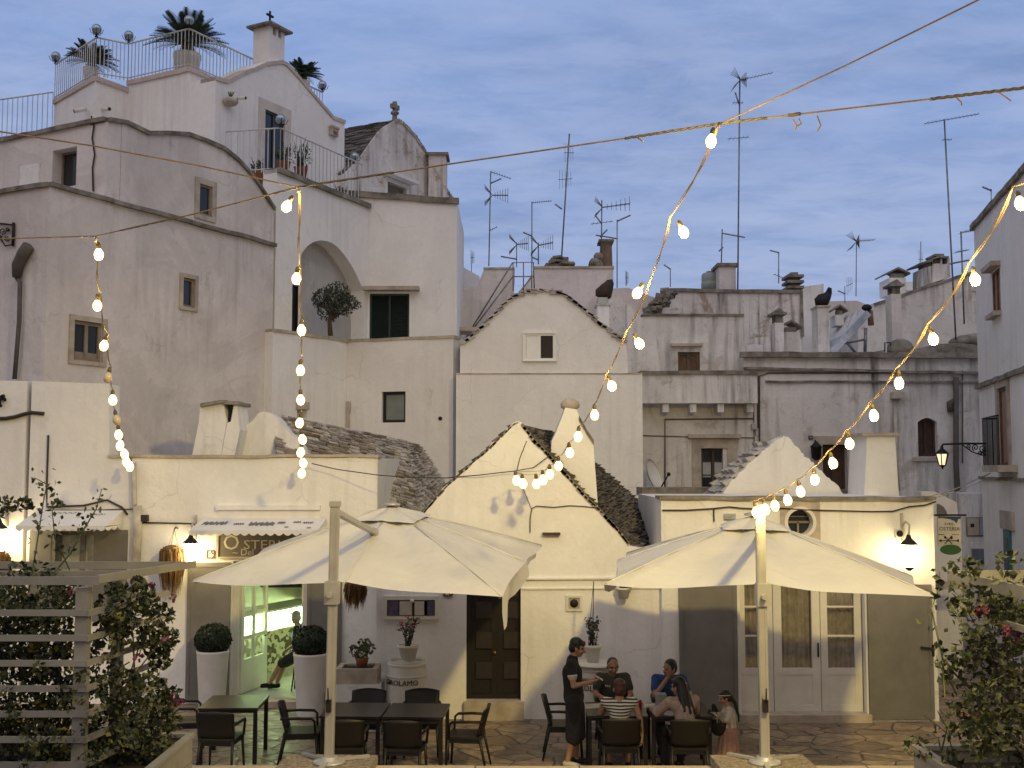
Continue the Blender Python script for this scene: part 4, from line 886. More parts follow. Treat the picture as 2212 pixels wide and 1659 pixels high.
part('pipe', GALV, fl, lambda k: k.bar(at(*ZD(120, 1165), 31.4), at(*ZD(520, 735), 32.4), .19, .16, (0, -1, 0))); part('cowl', IRON, fl, lambda k: k.ball(at(*ZD(515, 668), 32.4), .13, 9, 6, (1.2, 1, .8))); part('neck', simple('rust_pipe', (.3, .16, .1), .7), fl, lambda k: k.tube([at(*ZD(560, 860), 32.5), at(*ZD(548, 700), 32.5)], .09, 8))
part('brace', METAL, fl, lambda k: (k.tube([at(*ZD(505, 890), 32), at(*ZD(495, 1165), 32)], .05, 5), k.tube([at(*ZD(290, 1040), 32), at(*ZD(400, 1165), 32)], .04, 5), k.tube([at(*ZD(250, 1060), 32), at(*ZD(510, 1010), 32)], .03, 5)))
wt = thing('water_tank', 'round grey plastic water tank on the flaking roof', 'water tank', at(*ZC(1035, 245), 34))
tk = at(*ZC(1035, 250), 34); q_ = 34 / FPX * .2
part('tank_body', simple('grey_plastic', (.30, .34, .34), .5, 0, .2, 4), wt, lambda k: k.lathe([(98*q_, 0), (98*q_, 70*q_), (90*q_, 80*q_), (94*q_, 90*q_), (94*q_, 150*q_), (80*q_, 175*q_), (40*q_, 182*q_)], tk, 20)); part('lid', simple('tank_lid', (.2, .23, .23), .5), wt, lambda k: k.lathe([(42*q_, 180*q_), (42*q_, 192*q_), (36*q_, 198*q_)], tk, 16))
# ------------------------------------------------------------------ television aerials
def yagi(k, p, d, L, n, el=.35, r=.012, tilt=0):
    p = V(p); d = V(d).normalized(); q = p + d * L; k.tube([p, q], r * 1.3, 4)
    x = V((0, 0, 1)) if tilt else V((-d.y, d.x, 0)).normalized()
    for i in range(n):
        c = p.lerp(q, (i + .5) / n); l = el * (1 - .35 * i / n); k.tube([c - x * l, c + x * l], r * .7, 4, False)
def aerial(label, base, top, heads, Y, r=.03, Z=D0):
    r *= .68
    b, t = at(*Z(*base), Y), at(*Z(*top), Y)
    o = thing('tv_aerial', label, 'aerial', b, 0, 'television aerials on the roofs')
    part('mast', METAL, o, lambda k: k.tube([b, t], r, 5))
    for kind, x0, y0, x1, y1, n in heads:
        def hd(k):
            p, q = at(*Z(x0, y0), Y - .05), at(*Z(x1, y1), Y - .05)
            d = q - p; L = d.length
            if kind == 'y': yagi(k, p, d, L, n, .05 * n if n < 8 else .2, .008)
            elif kind == 'v': yagi(k, p, d, L, n, .3, .008, 1)
            elif kind == 'b': k.tube([p, q], .024, 5)
            elif kind == 'g':
                k.tube([p, q], .02, 5); x = V((0, 0, 1))
                for i in range(-2, 3): k.tube([p + V((0, 0, 0)), p + V((-.25, .15 * i, .28)), ], .008, 4); k.tube([p, p + V((-.25, .15 * i, -.28))], .008, 4)
                for i in range(6):
                    c = p.lerp(q, (i + 1) / 6); l = .09 + .03 * i; k.tube([c - x * l, c + x * l], .008, 4)
                    k.tube([c - V((0, l, 0)), c + V((0, l, 0))], .008, 4)
        part('aerial_head', METAL, o, hd)
    return o
aerial('twin mast aerial with a bright fan head left of the rooftop stairs', (1056, 575), (1060, 370), [('y', 1060, 371, 1104, 386, 8), ('b', 1060, 396, 1083, 386, 1), ('g', 1064, 422, 1097, 422, 6), ('y', 1058, 498, 1074, 490, 4)], 34.5, .028)
aerial('tallest leaning mast aerial standing on the pile of stones', (1213, 557), (1230, 289), [('b', 1199, 441, 1214, 452, 1), ('v', 1218, 330, 1240, 330, 4), ('v', 1206, 388, 1236, 386, 5)], 34.2, .035)
aerial('slim aerial with one long boom between the two taller masts', (1149, 570), (1149, 436), [('y', 1149, 438, 1192, 434, 9), ('b', 1130, 502, 1149, 510, 1)], 34.8, .026)
aerial('low aerial with stubby fan head above the rooftop stair rail', (1116, 577), (1116, 523), [('g', 1117, 528, 1141, 526, 5), ('b', 1082, 554, 1116, 560, 1)], 34.6, .024)
aerial('short aerial with a fan head beside the slim aerial', (1163, 571), (1163, 524), [('g', 1164, 530, 1194, 524, 5), ('b', 1150, 556, 1164, 562, 1)], 34.3, .028)
aerial('aerial with a white box and long boom on the brick chimney', (1299, 552), (1300, 432), [('g', 1302, 448, 1360, 440, 7), ('b', 1285, 464, 1300, 484, 1), ('b', 1287, 508, 1335, 516, 1), ('b', 1296, 512, 1312, 496, 1), ('y', 1276, 484, 1324, 478, 5)], 34.9, .03)
aerial('thin mast with a bare side arm right of the brick chimney', (1333, 622), (1333, 475), [('b', 1333, 478, 1362, 465, 1)], 33.4, .025)
aerial('tallest thin mast with stacked booms in the open sky', (1593, 680), (1598, 168), [('y', 1598, 173, 1670, 157, 10), ('g', 1600, 172, 1612, 172, 3), ('b', 1588, 200, 1596, 224, 1), ('y', 1572, 300, 1618, 296, 5), ('y', 1582, 222, 1606, 222, 4)], 33.1, .036)
aerial('cross boomed aerial behind the tapered chimney', (1558, 572), (1560, 495), [('b', 1560, 504, 1609, 513, 1), ('b', 1553, 543, 1562, 534, 1)], 35.5, .03)
aerial('small plain aerial on a rod above the flaking roof', (1448, 620), (1448, 580), [('b', 1434, 572, 1449, 582, 1)], 35, .022)
aerial('thin aerial with a bent side arm right of the tapered chimney', (1682, 612), (1682, 545), [('b', 1663, 541, 1683, 546, 1), ('y', 1671, 592, 1690, 600, 4)], 36, .026)
aerial('aerial with a faint boom above the goose cowl chimney', (1849, 640), (1850, 518), [('y', 1850, 521, 1890, 518, 7), ('g', 1850, 522, 1856, 522, 2)], 37, .024)
aerial('tall leaning mast with a long boom at the right of the sky', (2065, 735), (2040, 258), [('y', 1997, 267, 2115, 246, 14), ('b', 2052, 570, 2093, 562, 1), ('y', 2035, 302, 2056, 302, 3)], 30.3, .036)
aerial('mast with a bent arm standing beside the tall leaning mast', (2083, 700), (2076, 500), [('y', 2076, 502, 2108, 497, 6), ('y', 2063, 545, 2092, 540, 5)], 30.6, .034)
aerial('stick aerial with short rungs left of the triple chimney', (1989, 606), (1989, 522), [('v', 1984, 560, 1994, 560, 3)], 36, .022)
aerial('small aerial on the roof edge of the right edge house', (2141, 450), (2141, 408), [('b', 2122, 404, 2142, 412, 1)], 27, .018)
aerial('tiny forked aerial pair above the domed rooftops', (1825, 655), (1825, 618), [('b', 1810, 628, 1826, 635, 1), ('v', 1828, 618, 1842, 612, 4)], 38, .022)
aerial('distant little aerial left of the rooftop stairs', (1018, 590), (1020, 548), [('v', 1016, 556, 1025, 556, 5)], 44, .02)
aerial('distant little aerial right of the thin side arm mast', (1353, 618), (1353, 588), [('v', 1350, 600, 1358, 600, 5)], 44, .02)
# ------------------------------------------------------------------ left restaurant building
YS = 19.2; S = F(YS)
def SU(x, y=1200): return S.uz(x, y)[0]
def SZ(y, x=1106): return S.uz(x, y)[1]
rs = thing('left_restaurant', 'cream plastered restaurant front with flat parapet and open doorway, left', 'building', (-5, YS, 0))
dor = (SU(500, 1400), SU(660, 1400), 0.0, SZ(1212))
wlt = S.rect(ZA, 350, 650, 1370, 1000); wlt = (wlt[0], wlt[1], SZ(1290, 100), SZ(1147, 100))
xL, xR = SU(60, 1100), SU(815, 1100)
ztop = SZ(989)
m = MB()
xM = SU(340, 1200)
m.wall(S, [(xM, -.3), (dor[0], -.3), (dor[0], dor[3]), (dor[1], dor[3]), (dor[1], -.3), (xR, -.3), (xR, ztop), (xM, ztop)], .5)
m.wall(S, [(xL, -.3), (xM, -.3), (xM, ztop), (SU(235, 990), ztop), (SU(234.6, 900), SZ(829)), (xL, SZ(823))], .5, [hole(wlt)], .28); m.build('wall', WHC, rs)
part('side_wall', WHC, rs, lambda k: k.box((xR - .45, YS + .505, 0), (xR - .003, YS + 6, ztop)))
part('coping', LIME, rs, lambda k: k.strip(S, [(SU(235, 990), ztop + .05), (xR + .02, ztop + .05)], .05, .04, 0, .5))
part('fascia_ledge', WHC, rs, lambda k: k.pbox(S, SU(468), SU(692), SZ(1101), SZ(1091), -.02, .1))
part('fascia_panel', WHC, rs, lambda k: k.pbox(S, SU(470), SU(690), SZ(1122), SZ(1101.5), -.02, .04))
# shop interior
INW = simple('interior_wall', (.62, .6, .5), .8); TILE = simple('floor_tile', (.55, .55, .5), .25, 0, .15, 2, world=True)
def room(k): k.box((dor[0] - 1.6, YS + 3.4, 0), (dor[1] + 1.8, YS + 3.5, 3)); k.box((dor[0] - 1.7, YS + .51, 0), (dor[0] - 1.6, YS + 3.5, 3)); k.box((dor[1] + 1.6, YS + .51, 0), (dor[1] + 1.7, YS + 3.5, 3)); k.box((dor[0] - 1.7, YS + .51, 2.7), (dor[1] + 1.7, YS + 3.5, 2.8))
part('interior_wall', INW, rs, room)
part('interior_floor', TILE, rs, lambda k: k.box((dor[0] - 1.6, YS + .005, 0), (dor[1] + 1.7, YS + 3.4, .1)))
part('doorstep', LIME, rs, lambda k: k.box((dor[0] - .05, YS - .32, 0), (dor[1] + .05, YS - .002, .1)))
part('door_frame', WPAINT, rs, lambda k: (k.pbox(S, dor[0], dor[0] + .09, .1, dor[3], -.25, -.1), k.pbox(S, dor[1] - .09, dor[1], .1, dor[3], -.25, -.1), k.pbox(S, dor[0] + .09, dor[1] - .09, dor[3] - .1, dor[3], -.25, -.1)))
# glazed leaf swung inwards
dl = thing('open_glass_door', 'white glazed door leaf standing open in the lit doorway', 'door', (dor[0] + .12, YS + .2, .1))
DP = Plane((dor[0] + .12, YS + .2), (math.cos(rad(75)), math.sin(rad(75))))
LW_ = .95; DH = dor[3] - .18
def leaf(k):
    k.pbox(DP, 0, .1, .12, DH, -.05, 0); k.pbox(DP, LW_ - .1, LW_, .12, DH, -.05, 0)
    for z in (.12, .62, 1.02, 1.42, DH - .1): k.pbox(DP, .1, LW_ - .1, z, z + (.1 if z > .2 else .5), -.05, -.002) if z in (.12, DH - .1) else k.pbox(DP, .1, LW_ - .1, z, z + .06, -.05, -.002)
    k.pbox(DP, LW_ / 2 - .025, LW_ / 2 + .025, .62, DH - .1, -.048, -.004)
part('leaf_frame', WPAINT, dl, leaf)
part('pane', GL, dl, lambda k: k.pbox(DP, .1, LW_ - .1, .68, DH - .1, -.03, -.025)); part('handle', IRON, dl, lambda k: k.tube([DP.pt(LW_ - .06, 1.0, .03), DP.pt(LW_ - .18, 1.0, .04)], .012, 5))
# counter with a green light strip
ct = thing('bar_counter', 'bar counter with a glowing greenish strip and patterned stone front inside the doorway', 'counter', (-3.5, YS + 2, .1))
kA = on_z(*BL(1555, 1085), .1); kB = on_z(*BL(1830, 985), .1)
KP = Plane((-4.80, 19.95), (.72, 1.6))
def cob():
    mm, nt, b = nmat('patterned_stone'); p = obj(nt); vo = nt.nodes.new('ShaderNodeTexVoronoi'); vo.inputs['Scale'].default_value = 13; nt.links.new(p, vo.inputs['Vector'])
    sp = nt.nodes.new('ShaderNodeSeparateColor'); nt.links.new(vo.outputs['Color'], sp.inputs[0])
    nt.links.new(mixc(nt, ramp(nt, sp.outputs[0], .45, .6), (.55, .5, .34), (.09, .06, .03)), b.inputs['Base Color']); b.inputs['Roughness'].default_value = .6; return mm
part('front', cob(), ct, lambda k: k.pbox(KP, 0, 2.6, .25, 1.0, -.6, 0)); part('plinth', LIME, ct, lambda k: k.pbox(KP, 0, 2.6, .1, .249, -.6, .03))
GLOW = emit('green_strip', (.70, 1.0, .48), 15)
part('light_strip', GLOW, ct, lambda k: k.pbox(KP, 0, 2.6, 1.02, 1.34, -.05, .0)); part('top', WPAINT, ct, lambda k: k.pbox(KP, -.02, 2.62, 1.341, 1.38, -.62, .05))
bs_ = thing('bottle_shelf', 'dark shelf with bottles on the wall behind the bar', 'shelf', (-3.9, YS + 3.2, 1.5))
part('board', WOODD, bs_, lambda k: (k.box((-5, YS + 3.1, 1.62), (-2.8, YS + 3.39, 1.66)), k.box((-4.8, YS + 3.1, 1.95), (-3.4, YS + 3.39, 1.99)), k.box((-4.8, YS + 3.36, 1.66), (-3.4, YS + 3.39, 1.95))))
BOT = simple('bottle_glass', (.03, .05, .025), .2)
for i in range(9): part('bottle', BOT, bs_, lambda k: k.lathe([(.035, 0), (.036, .15), (.014, .2), (.014, .26)], (-4.7 + i * .15, YS + 3.22, 1.661), 8))
# grey open shutters beside the door
def shutter(label, pl, u0, u1, z0, z1, w=.05, hand=None):
    t = thing('door_shutter', label, 'shutter', pl.pt((u0 + u1) / 2, z0, 0), 0, 'grey door shutters folded against the walls')
    part('shutter_board', GPAINT, t, lambda k: k.pbox(pl, u0, u1, z0, z1, .012, w))
    part('rail', GPAINT, t, lambda k: (k.pbox(pl, u0, u0 + .06, z0, z1, w, w + .012), k.pbox(pl, u1 - .06, u1, z0, z1, w, w + .012), k.pbox(pl, u0 + .06, u1 - .06, z1 - .08, z1, w, w + .012), k.pbox(pl, u0 + .06, u1 - .06, z0, z0 + .1, w, w + .012)))
    if hand: part('handle', IRON, t, lambda k: (k.bar(pl.pt(hand[0], hand[1], w + .04), pl.pt(hand[0] - .2, hand[1] + .02, w + .04), .03, .03), k.bar(pl.pt(hand[0], hand[1] - .12, w + .02), pl.pt(hand[0], hand[1] + .06, w + .02), .04, .03)))
    return t
shutter('grey shutter left of the lit doorway', S, SU(404, 1400), SU(497, 1400), .05, dor[3] - .02)
shutter('grey shutter between the lit doorway and the menu case', S, SU(663, 1400), SU(738, 1400), .05, dor[3] - .02)
# left window behind the trellis
window(rs, S, *wlt, rec=.2, fr=.08, fmat=GPAINT, pmat=simple('dim_curtain', (.55, .58, .5), .6, 0, .4, 5), mull=3)
for a_, b_, lb_ in ((wlt[0] - .02, wlt[0] + .42, 'l'), (wlt[1] - .55, wlt[1] + .02, 'r')): part('shutter', GPAINT, rs, lambda k: (k.pbox(S, a_, b_, wlt[2] - .4, wlt[3] + .02, .012, .05), k.pbox(S, a_ + .07, b_ - .07, wlt[2] - .3, wlt[3] - .06, .05, .056)))
# awnings
AWF = F(YS - .85)
CANV = simple('awning_canvas', (.74, .72, .69), .85, 0, .1, 2, world=True)
SCRIB = simple('awning_print', (.17, .16, .17), .8)
def awning(label, pl, u0, u1, zt, zb, proj, ncol, scr):
    t = thing('awning', label, 'awning', pl.pt((u0 + u1) / 2, zt, 0), 0, 'white scalloped awnings on the left restaurant')
    q = lambda u, s, e=0: pl.pt(u, zt + (zb - zt) * s + e, .03 + (proj - .03) * s)
    def cv(k):
        k.add([q(u0, 0), q(u1, 0), q(u1, 1), q(u0, 1)], [(3, 2, 1, 0)]); k.add([q(u0, 0, -.012), q(u1, 0, -.012), q(u1, 1, -.012), q(u0, 1, -.012)], [(0, 1, 2, 3)])
        for u in (u0, u1): k.add([q(u, 0), q(u, 1), pl.pt(u, zb - .02, .03)], [(0, 1, 2)])
    part('canvas', CANV, t, cv)
    def val(k):
        n = ncol * 6; vs = []
        for i in range(n + 1):
            u = u0 + (u1 - u0) * i / n; d = .045 + .04 * abs(math.sin(math.pi * i / 6)); vs += [pl.pt(u, zb, proj + .004), pl.pt(u, zb - d, proj + .01)]
        k.add(vs, [(2*i, 2*i+1, 2*i+3, 2*i+2) for i in range(n)])
        for u in (u0, u1):
            vs = []; nn = 18
            for i in range(nn + 1):
                w = .03 + (proj - .03) * i / nn; d = .045 + .04 * abs(math.sin(math.pi * i / 6)); vs += [pl.pt(u, zb - .02, w), pl.pt(u, zb - d, w)]
            k.add(vs, [(2*i, 2*i+1, 2*i+3, 2*i+2) for i in range(nn)])
    part('valance', CANV, t, val)
    def sc(k):
        for a, b, s, h in scr:
            n = 14; vs = []
            for i in range(n + 1):
                u = u0 + (u1 - u0) * (a + (b - a) * i / n); s_ = s + .05 * math.sin(i * 2.1 + a * 40); hh = h * (.4 + .6 * abs(math.sin(i * 1.7 + b * 9)))
                vs += [q(u, s_ - hh, .006), q(u, s_ + hh, .006)]
            k.add(vs, [(2*i, 2*i+1, 2*i+3, 2*i+2) for i in range(n)])
    part('printed_script', SCRIB, t, sc); return t
awning('small white awning with scalloped edge over the window behind the trellis', S, SU(82, 1100), SU(268, 1100), SZ(1102), AWF.uz(1106, 1136)[1], .85, 11, [(.2, .5, .2, .02), (.55, .62, .45, .02), (.7, .85, .3, .02)])
awning('white scalloped awning with dark script print over the lit doorway', S, SU(440, 1100), SU(706, 1100), SZ(1119), AWF.uz(1106, 1146)[1], .85, 15, [(.05, .24, .45, .14), (.3, .38, .5, .07), (.42, .62, .5, .16), (.64, .7, .4, .1), (.76, .82, .35, .07), (.72, .75, .75, .05), (.84, .92, .4, .07), (.9, .93, .8, .05)])
# sign
def text_mesh(txt, size, ext=.004):
    c = bpy.data.curves.new('text', 'FONT'); c.body = txt; c.size = size; c.extrude = ext; c.resolution_u = 2; c.align_x = 'CENTER'; c.align_y = 'CENTER'
    o = bpy.data.objects.new('text_tmp', c); COL.objects.link(o)
    dg = bpy.context.evaluated_depsgraph_get(); me = bpy.data.meshes.new_from_object(o.evaluated_get(dg)); COL.objects.unlink(o); bpy.data.objects.remove(o)
    return me
def text_on(name, txt, size, pl, u, z, w, mat, parent, sx=1.0, bend=None):
    me = text_mesh(txt, size)
    for v in me.vertices:
        x, y, h = v.co
        v.co = bend(x * sx, y, h) if bend else pl.pt(u + x * sx, z + y, w + h)
    me.update(); return put(name, me, mat, parent)
sg = thing('restaurant_sign', 'dark grey sign board with pale letters OSTERIA above the lit doorway', 'sign', S.pt(SU(570), SZ(1180), 0))
sb = (SU(474), SU(705), SZ(1202), SZ(1152))
part('board', simple('sign_grey', (.15, .125, .1), .7, 0, .15, 4, world=True), sg, lambda k: k.pbox(S, sb[0], sb[1], sb[2], sb[3], .0, .06))
LET = simple('sign_letters', (.66, .60, .48), .6)
part('border', LIME, sg, lambda k: (k.pbox(S, sb[0] - .04, sb[0], sb[2], sb[3], 0, .08), k.pbox(S, sb[0], sb[1], sb[2] - .03, sb[2], 0, .08)))
text_on('lettering', 'O', .36, S, SU(501), SZ(1173), .062, LET, sg); text_on('lettering', 'STERIA', .22, S, SU(579), SZ(1177), .062, LET, sg, 1.22); text_on('lettering', '~ Del', .16, S, SU(527), SZ(1193), .062, LET, sg)
part('fill', WHC, rs, lambda k: k.pbox(S, dor[0], dor[1], dor[3], dor[3] + .001, -.4, -.01))
def plaque(label, txt, pl, x, y, w=.14):
    u, z = pl.uz(x, y); t = thing('house_number', label, 'number plaque', pl.pt(u, z))
    part('tile', CERAM, t, lambda k: k.pbox(pl, u - w, u + w, z - w, z + w, 0, .02)); part('rim', WOODM, t, lambda k: (k.pbox(pl, u - w, u + w, z + w - .02, z + w, .02, .03), k.pbox(pl, u - w, u + w, z - w, z - w + .02, .02, .03), k.pbox(pl, u - w, u - w + .02, z - w, z + w, .02, .029), k.pbox(pl, u + w - .02, u + w, z - w, z + w, .02, .029)))
    text_on('digits', txt, .2, pl, u, z, .022, WOODD, t); return t
plaque('square tile with the number 19 beside the wall lantern', '19', S, *BL(1266, 376), .07)
# pipes and cables of the front
part('downpipe', PIPE, rs, lambda k: (k.tube([S.pt(SU(x), SZ(y), .08) for x, y in ((287, 1000), (291, 1090), (293, 1092))], .045, 7), k.tube([S.pt(SU(x), SZ(y), .09) for x, y in ((298, 1092), (300, 1150), (296, 1300))], .075, 8)))
part('wall_cable', CABLE, rs, lambda k: (k.tube([S.pt(SU(x), SZ(y), .03) for x, y in ((305, 1129), (390, 1130), (440, 1132))], .014, 5), k.tube([S.pt(SU(x), SZ(y), .03) for x, y in ((98, 940), (98, 1060), (100, 1095), (180, 1092), (230, 1080), (262, 1096), (275, 1112))], .018, 5), k.tube([S.pt(SU(x), SZ(y), .03) for x, y in ((100, 1102), (200, 1102), (300, 1099))], .010, 5), k.box(S.pt(SU(305), SZ(1126), 0), S.pt(SU(320), SZ(1112), .12))))
LWc = F(19.21)
part('thick_cable', CABLE, lw, lambda k: (k.tube([LWc.pt(*LWc.uz(*ZE(x, y)), .03) for x, y in ((-60, 1090), (100, 1085), (250, 1060), (380, 1020), (500, 995), (620, 1005), (690, 1012))], .035, 6)))
lw2 = thing('black_scroll_hook', 'small black scrolled iron hook on the low white wall at the left edge', 'iron hook', LWc.pt(*LWc.uz(*ZE(40, 780))))
part('scroll', IRON, lw2, lambda k: ([k.tube([LWc.pt(*LWc.uz(*ZE(cx_ + r_ * math.cos(t * .7 + f_) * (1 - t / 13), cy_ + r_ * math.sin(t * .7 + f_) * (1 - t / 13))), .06) for t in range(11)], .02, 5) for cx_, cy_, r_, f_ in ((72, 748, 28, 2.5), (95, 800, 26, 3), (25, 880, 24, 0))], k.tube([LWc.pt(*LWc.uz(*ZE(x, y)), .06) for x, y in ((-60, 760), (10, 775), (50, 775))], .05, 5), k.tube([LWc.pt(*LWc.uz(*ZE(x, y)), .06) for x, y in ((0, 780), (10, 830), (0, 880))], .04, 5)))
# wall lanterns (lit)
LGLOW = emit('lantern_glow', (1, .80, .40), 30)
def lantern(label, c, sc=1.0, back=(0, 1, 0), power=60):
    t = thing('wall_lantern', label, 'wall lantern', c, 0, 'lit wall lanterns on the restaurant fronts'); c = V(c); bk = V(back)
    part('glass', LGLOW, t, lambda k: k.lathe([(.06 * sc, -.16 * sc), (.1 * sc, .1 * sc), (.1 * sc, .11 * sc)], c, 6))
    part('cap', IRON, t, lambda k: k.lathe([(.115 * sc, .112 * sc), (.10 * sc, .135 * sc), (.04 * sc, .19 * sc), (.022 * sc, .24 * sc)], c, 8)); part('foot', IRON, t, lambda k: k.lathe([(.02, -.21 * sc), (.05 * sc, -.19 * sc), (.066 * sc, -.162 * sc)], c, 6))
    part('arm', PIPE, t, lambda k: (k.tube([c + V((0, 0, .23 * sc)), c + V((.02, 0, .36 * sc)), c + bk * .12 + V((0, 0, .4 * sc)), c + bk * .3 + V((0, 0, .33 * sc))], .016, 6), k.bar(c + bk * .3 + V((0, 0, .18)), c + bk * .3 + V((0, 0, .5 * sc)), .08, .03)))
    lamp('lantern_light', 'POINT', c + V((0, -.18, -.05)), power, (1, .79, .36), .1)
    return t
lantern('lit lantern at the left frame edge beside the small awning', S.pt(SU(14), SZ(1160), .32), 1.35, power=11)
lantern('lit lantern between the dry hanging plant and the number 19', S.pt(SU(423), SZ(1188), .32), 1.2, power=10)
# menu case
mc = thing('menu_case', 'white framed menu display case with two sheets on the wall', 'menu board', S.pt(SU(880), SZ(1310)))
YM = 18.9
C = F(18.05)   # front of the middle house
CU = lambda x, y=1300: C.uz(x, y)[0]
CZ = lambda y, x=1106: C.uz(x, y)[1]
# ------------------------------------------------------------------ left barrel roof with gable and chimney
rg = thing('left_stone_roof', 'long hipped roof of rough grey stone slabs behind the left restaurant', 'stone roof', (-4, 22, 3.5))
PRF = F(20.6)
# roof surface: eave line at the front, ridge behind, hip to the right
def roofsurf(k, E0, E1, R0, R1, rows, seg):
    for i in range(rows):
        s0, s1 = i / rows - .01, (i + 1.35) / rows
        for side in (0,):
            a0, a1 = V(E0).lerp(V(R0), s0), V(E1).lerp(V(R1), s0); b0, b1 = V(E0).lerp(V(R0), min(1.02, s1)), V(E1).lerp(V(R1), min(1.02, s1))
            nrm = (a1 - a0).cross(b0 - a0).normalized()
            if nrm.z < 0: nrm = -nrm
            t = 0
            while t < 1:
                d = seg * random.uniform(.5, 1.4) / (a1 - a0).length; t2 = min(1, t + d); o = random.uniform(.025, .10); th = random.uniform(.04, .08); e = random.uniform(-.04, .04) / max(.1, (b0 - a0).length)
                q = []
                for (p0, p1, oo) in ((a0, a1, o), (b0, b1, .01)):
                    for dd in (0, -th):
                        for tt in (t + .02 * d, t2 - .07 * d):
                            pt_ = p0.lerp(p1, tt) + nrm * (oo + dd)
                            if oo == o: pt_ = pt_ - (b0 - a0) * e
                            q.append(pt_)
                k.add(q, [(0, 1, 5, 4), (2, 6, 7, 3), (0, 2, 3, 1), (4, 5, 7, 6), (0, 4, 6, 2), (1, 3, 7, 5)]); t = t2
ra0 = at(*Z2(1640, 1255), 21.4); ra1 = at(*ZM(715, 683), 24.2)       # ridge, from the gable to the hip end
ea0 = at(*Z2(1960, 1530), 20.2); ea1 = at(*ZM(800, 1100), 20.4); ea2 = at(*ZM(935, 985), 22.8)
ea0 = V((ea0.x - .2, 20.0, ztop - .5)); ea1 = V((at(*ZM(790, 1100), 20.3).x, 20.3, 3.05))
part('roof_slope', STONE, rg, lambda k: roofsurf(k, at(600, 1040, 20.0), at(905, 1130, 20.8), ra0, ra1, 29, .23))
part('roof_hip', STONE, rg, lambda k: roofsurf(k, at(905, 1130, 20.8), at(965, 1055, 24.8), ra1 + V((0, -.05, 0)), ra1 + V((.25, .6, -.1)), 28, .23))
part('roof_core', BLACKW, rg, lambda k: k.add([at(600, 1050, 20.1), at(905, 1140, 20.9), ra1 + V((0, 0, -.08)), ra0 + V((0, 0, -.08)), at(965, 1065, 24.8)], [(0, 1, 2, 3), (1, 4, 2)]))
lg = thing('rough_gable', 'rough white stepped gable end behind the left parapet', 'gable wall', (-5, 20.5, 3.5))
PG2 = F(20.9)
part('wall', WH, lg, lambda k: k.wall(PG2, PG2.poly(Z2, [(1270, 1560), (1290, 1495), (1340, 1440), (1400, 1395), (1440, 1350), (1490, 1315), (1520, 1290), (1550, 1250), (1580, 1240), (1620, 1248), (1660, 1275), (1700, 1320), (1740, 1370), (1790, 1400), (1830, 1460), (1860, 1560)]), .6))
def jag(pl, pts, j, n=6):
    out = []
    for a, b in zip(pts[:-1], pts[1:]):
        for i in range(n): t = i / n; out.append((a[0] + (b[0] - a[0]) * t + random.uniform(-j, j), a[1] + (b[1] - a[1]) * t + random.uniform(-j, j)))
    out.append(pts[-1]); return out
lc2 = thing('leaning_chimney', 'whitewashed chimney with two slanting stone lids behind the left parapet', 'chimney', at(*Z2(1300, 1500), 20.4))
def lch(k):
    f = [at(*Z2(x, y), 20.3) for x, y in ((1145, 1540), (1320, 1540), (1360, 1300), (1340, 1180), (1205, 1200), (1190, 1320))]
    k.prism(f, (.0, .8, 0)); k.prism([at(*Z2(x, y), 20.31) for x, y in ((1322, 1540), (1400, 1540), (1440, 1350), (1420, 1195), (1405, 1190), (1385, 1300), (1362, 1310))], (0, .79, 0))
part('stack', WH, lc2, lch)
part('opening', IRON, lc2, lambda k: k.prism([at(*Z2(x, y), 20.4) for x, y in ((1362, 1305), (1392, 1215), (1418, 1320))], (0, .5, 0)))
part('lid', MOSS, lc2, lambda k: (k.prism([at(*Z2(x, y), 20.2) for x, y in ((1200, 1212), (1202, 1190), (1320, 1172), (1345, 1170), (1345, 1186))], (0, 1, 0)), k.prism([at(*Z2(x, y), 20.22) for x, y in ((1335, 1196), (1340, 1178), (1428, 1178), (1430, 1198))], (0, 1, 0))))
# ------------------------------------------------------------------ middle trullo house
tm = thing('trullo_house', 'white house with a tall triangular gable and dark double door, centre', 'house', (0, 18.85, 0))
cl, cright = CU(815, 1400) - .02, CU(1470, 1400)
gx = C.poly(ZM, [(690, 1240), (760, 1160), (830, 1095), (900, 1010), (960, 945), (1040, 870), (1120, 800), (1200, 730), (1260, 670), (1320, 610), (1365, 570), (1390, 562), (1415, 575), (1450, 630), (1500, 690), (1580, 770), (1650, 850), (1720, 930), (1790, 1010), (1870, 1085), (1940, 1160), (2010, 1240), (2060, 1310)])
zled = CZ(1270)
dr = (CU(1007, 1400), CU(1125, 1400), CZ(1514), CZ(1262))
m = MB()
m.wall(C, [(cl, -.3), (dr[0], -.3), (dr[0], dr[3]), (dr[1], dr[3]), (dr[1], -.3), (cright, -.3), (cright, gx[-1][1] - .2), ] + jag(C, gx, .015, 3)[::-1] + [(cl, gx[0][1])], .9); m.build('wall', WHC, tm)
part('doorstep', LIME, tm, lambda k: k.pbox(C, dr[0] - .03, dr[1] + .05, -.05, dr[2] + .0, -.5, .1))
part('string_course', WH, tm, lambda k: (k.strip(C, [(CU(1130), CZ(1248)), (CU(1310), CZ(1247)), (CU(1470), CZ(1247))], .03, .04), k.strip(C, [(CU(1127), CZ(1270)), (CU(1300), CZ(1269)), (CU(1470), CZ(1267))], .025, .025)))
dd = window(tm, C, dr[0], dr[1], dr[2] + .003, dr[3], rec=.22, fr=.07, fmat=BLACKW, pmat=BLACKW, mull=1, rails=0, name='double_door')
DP_ = simple('door_panel', (.026, .022, .02), .45)
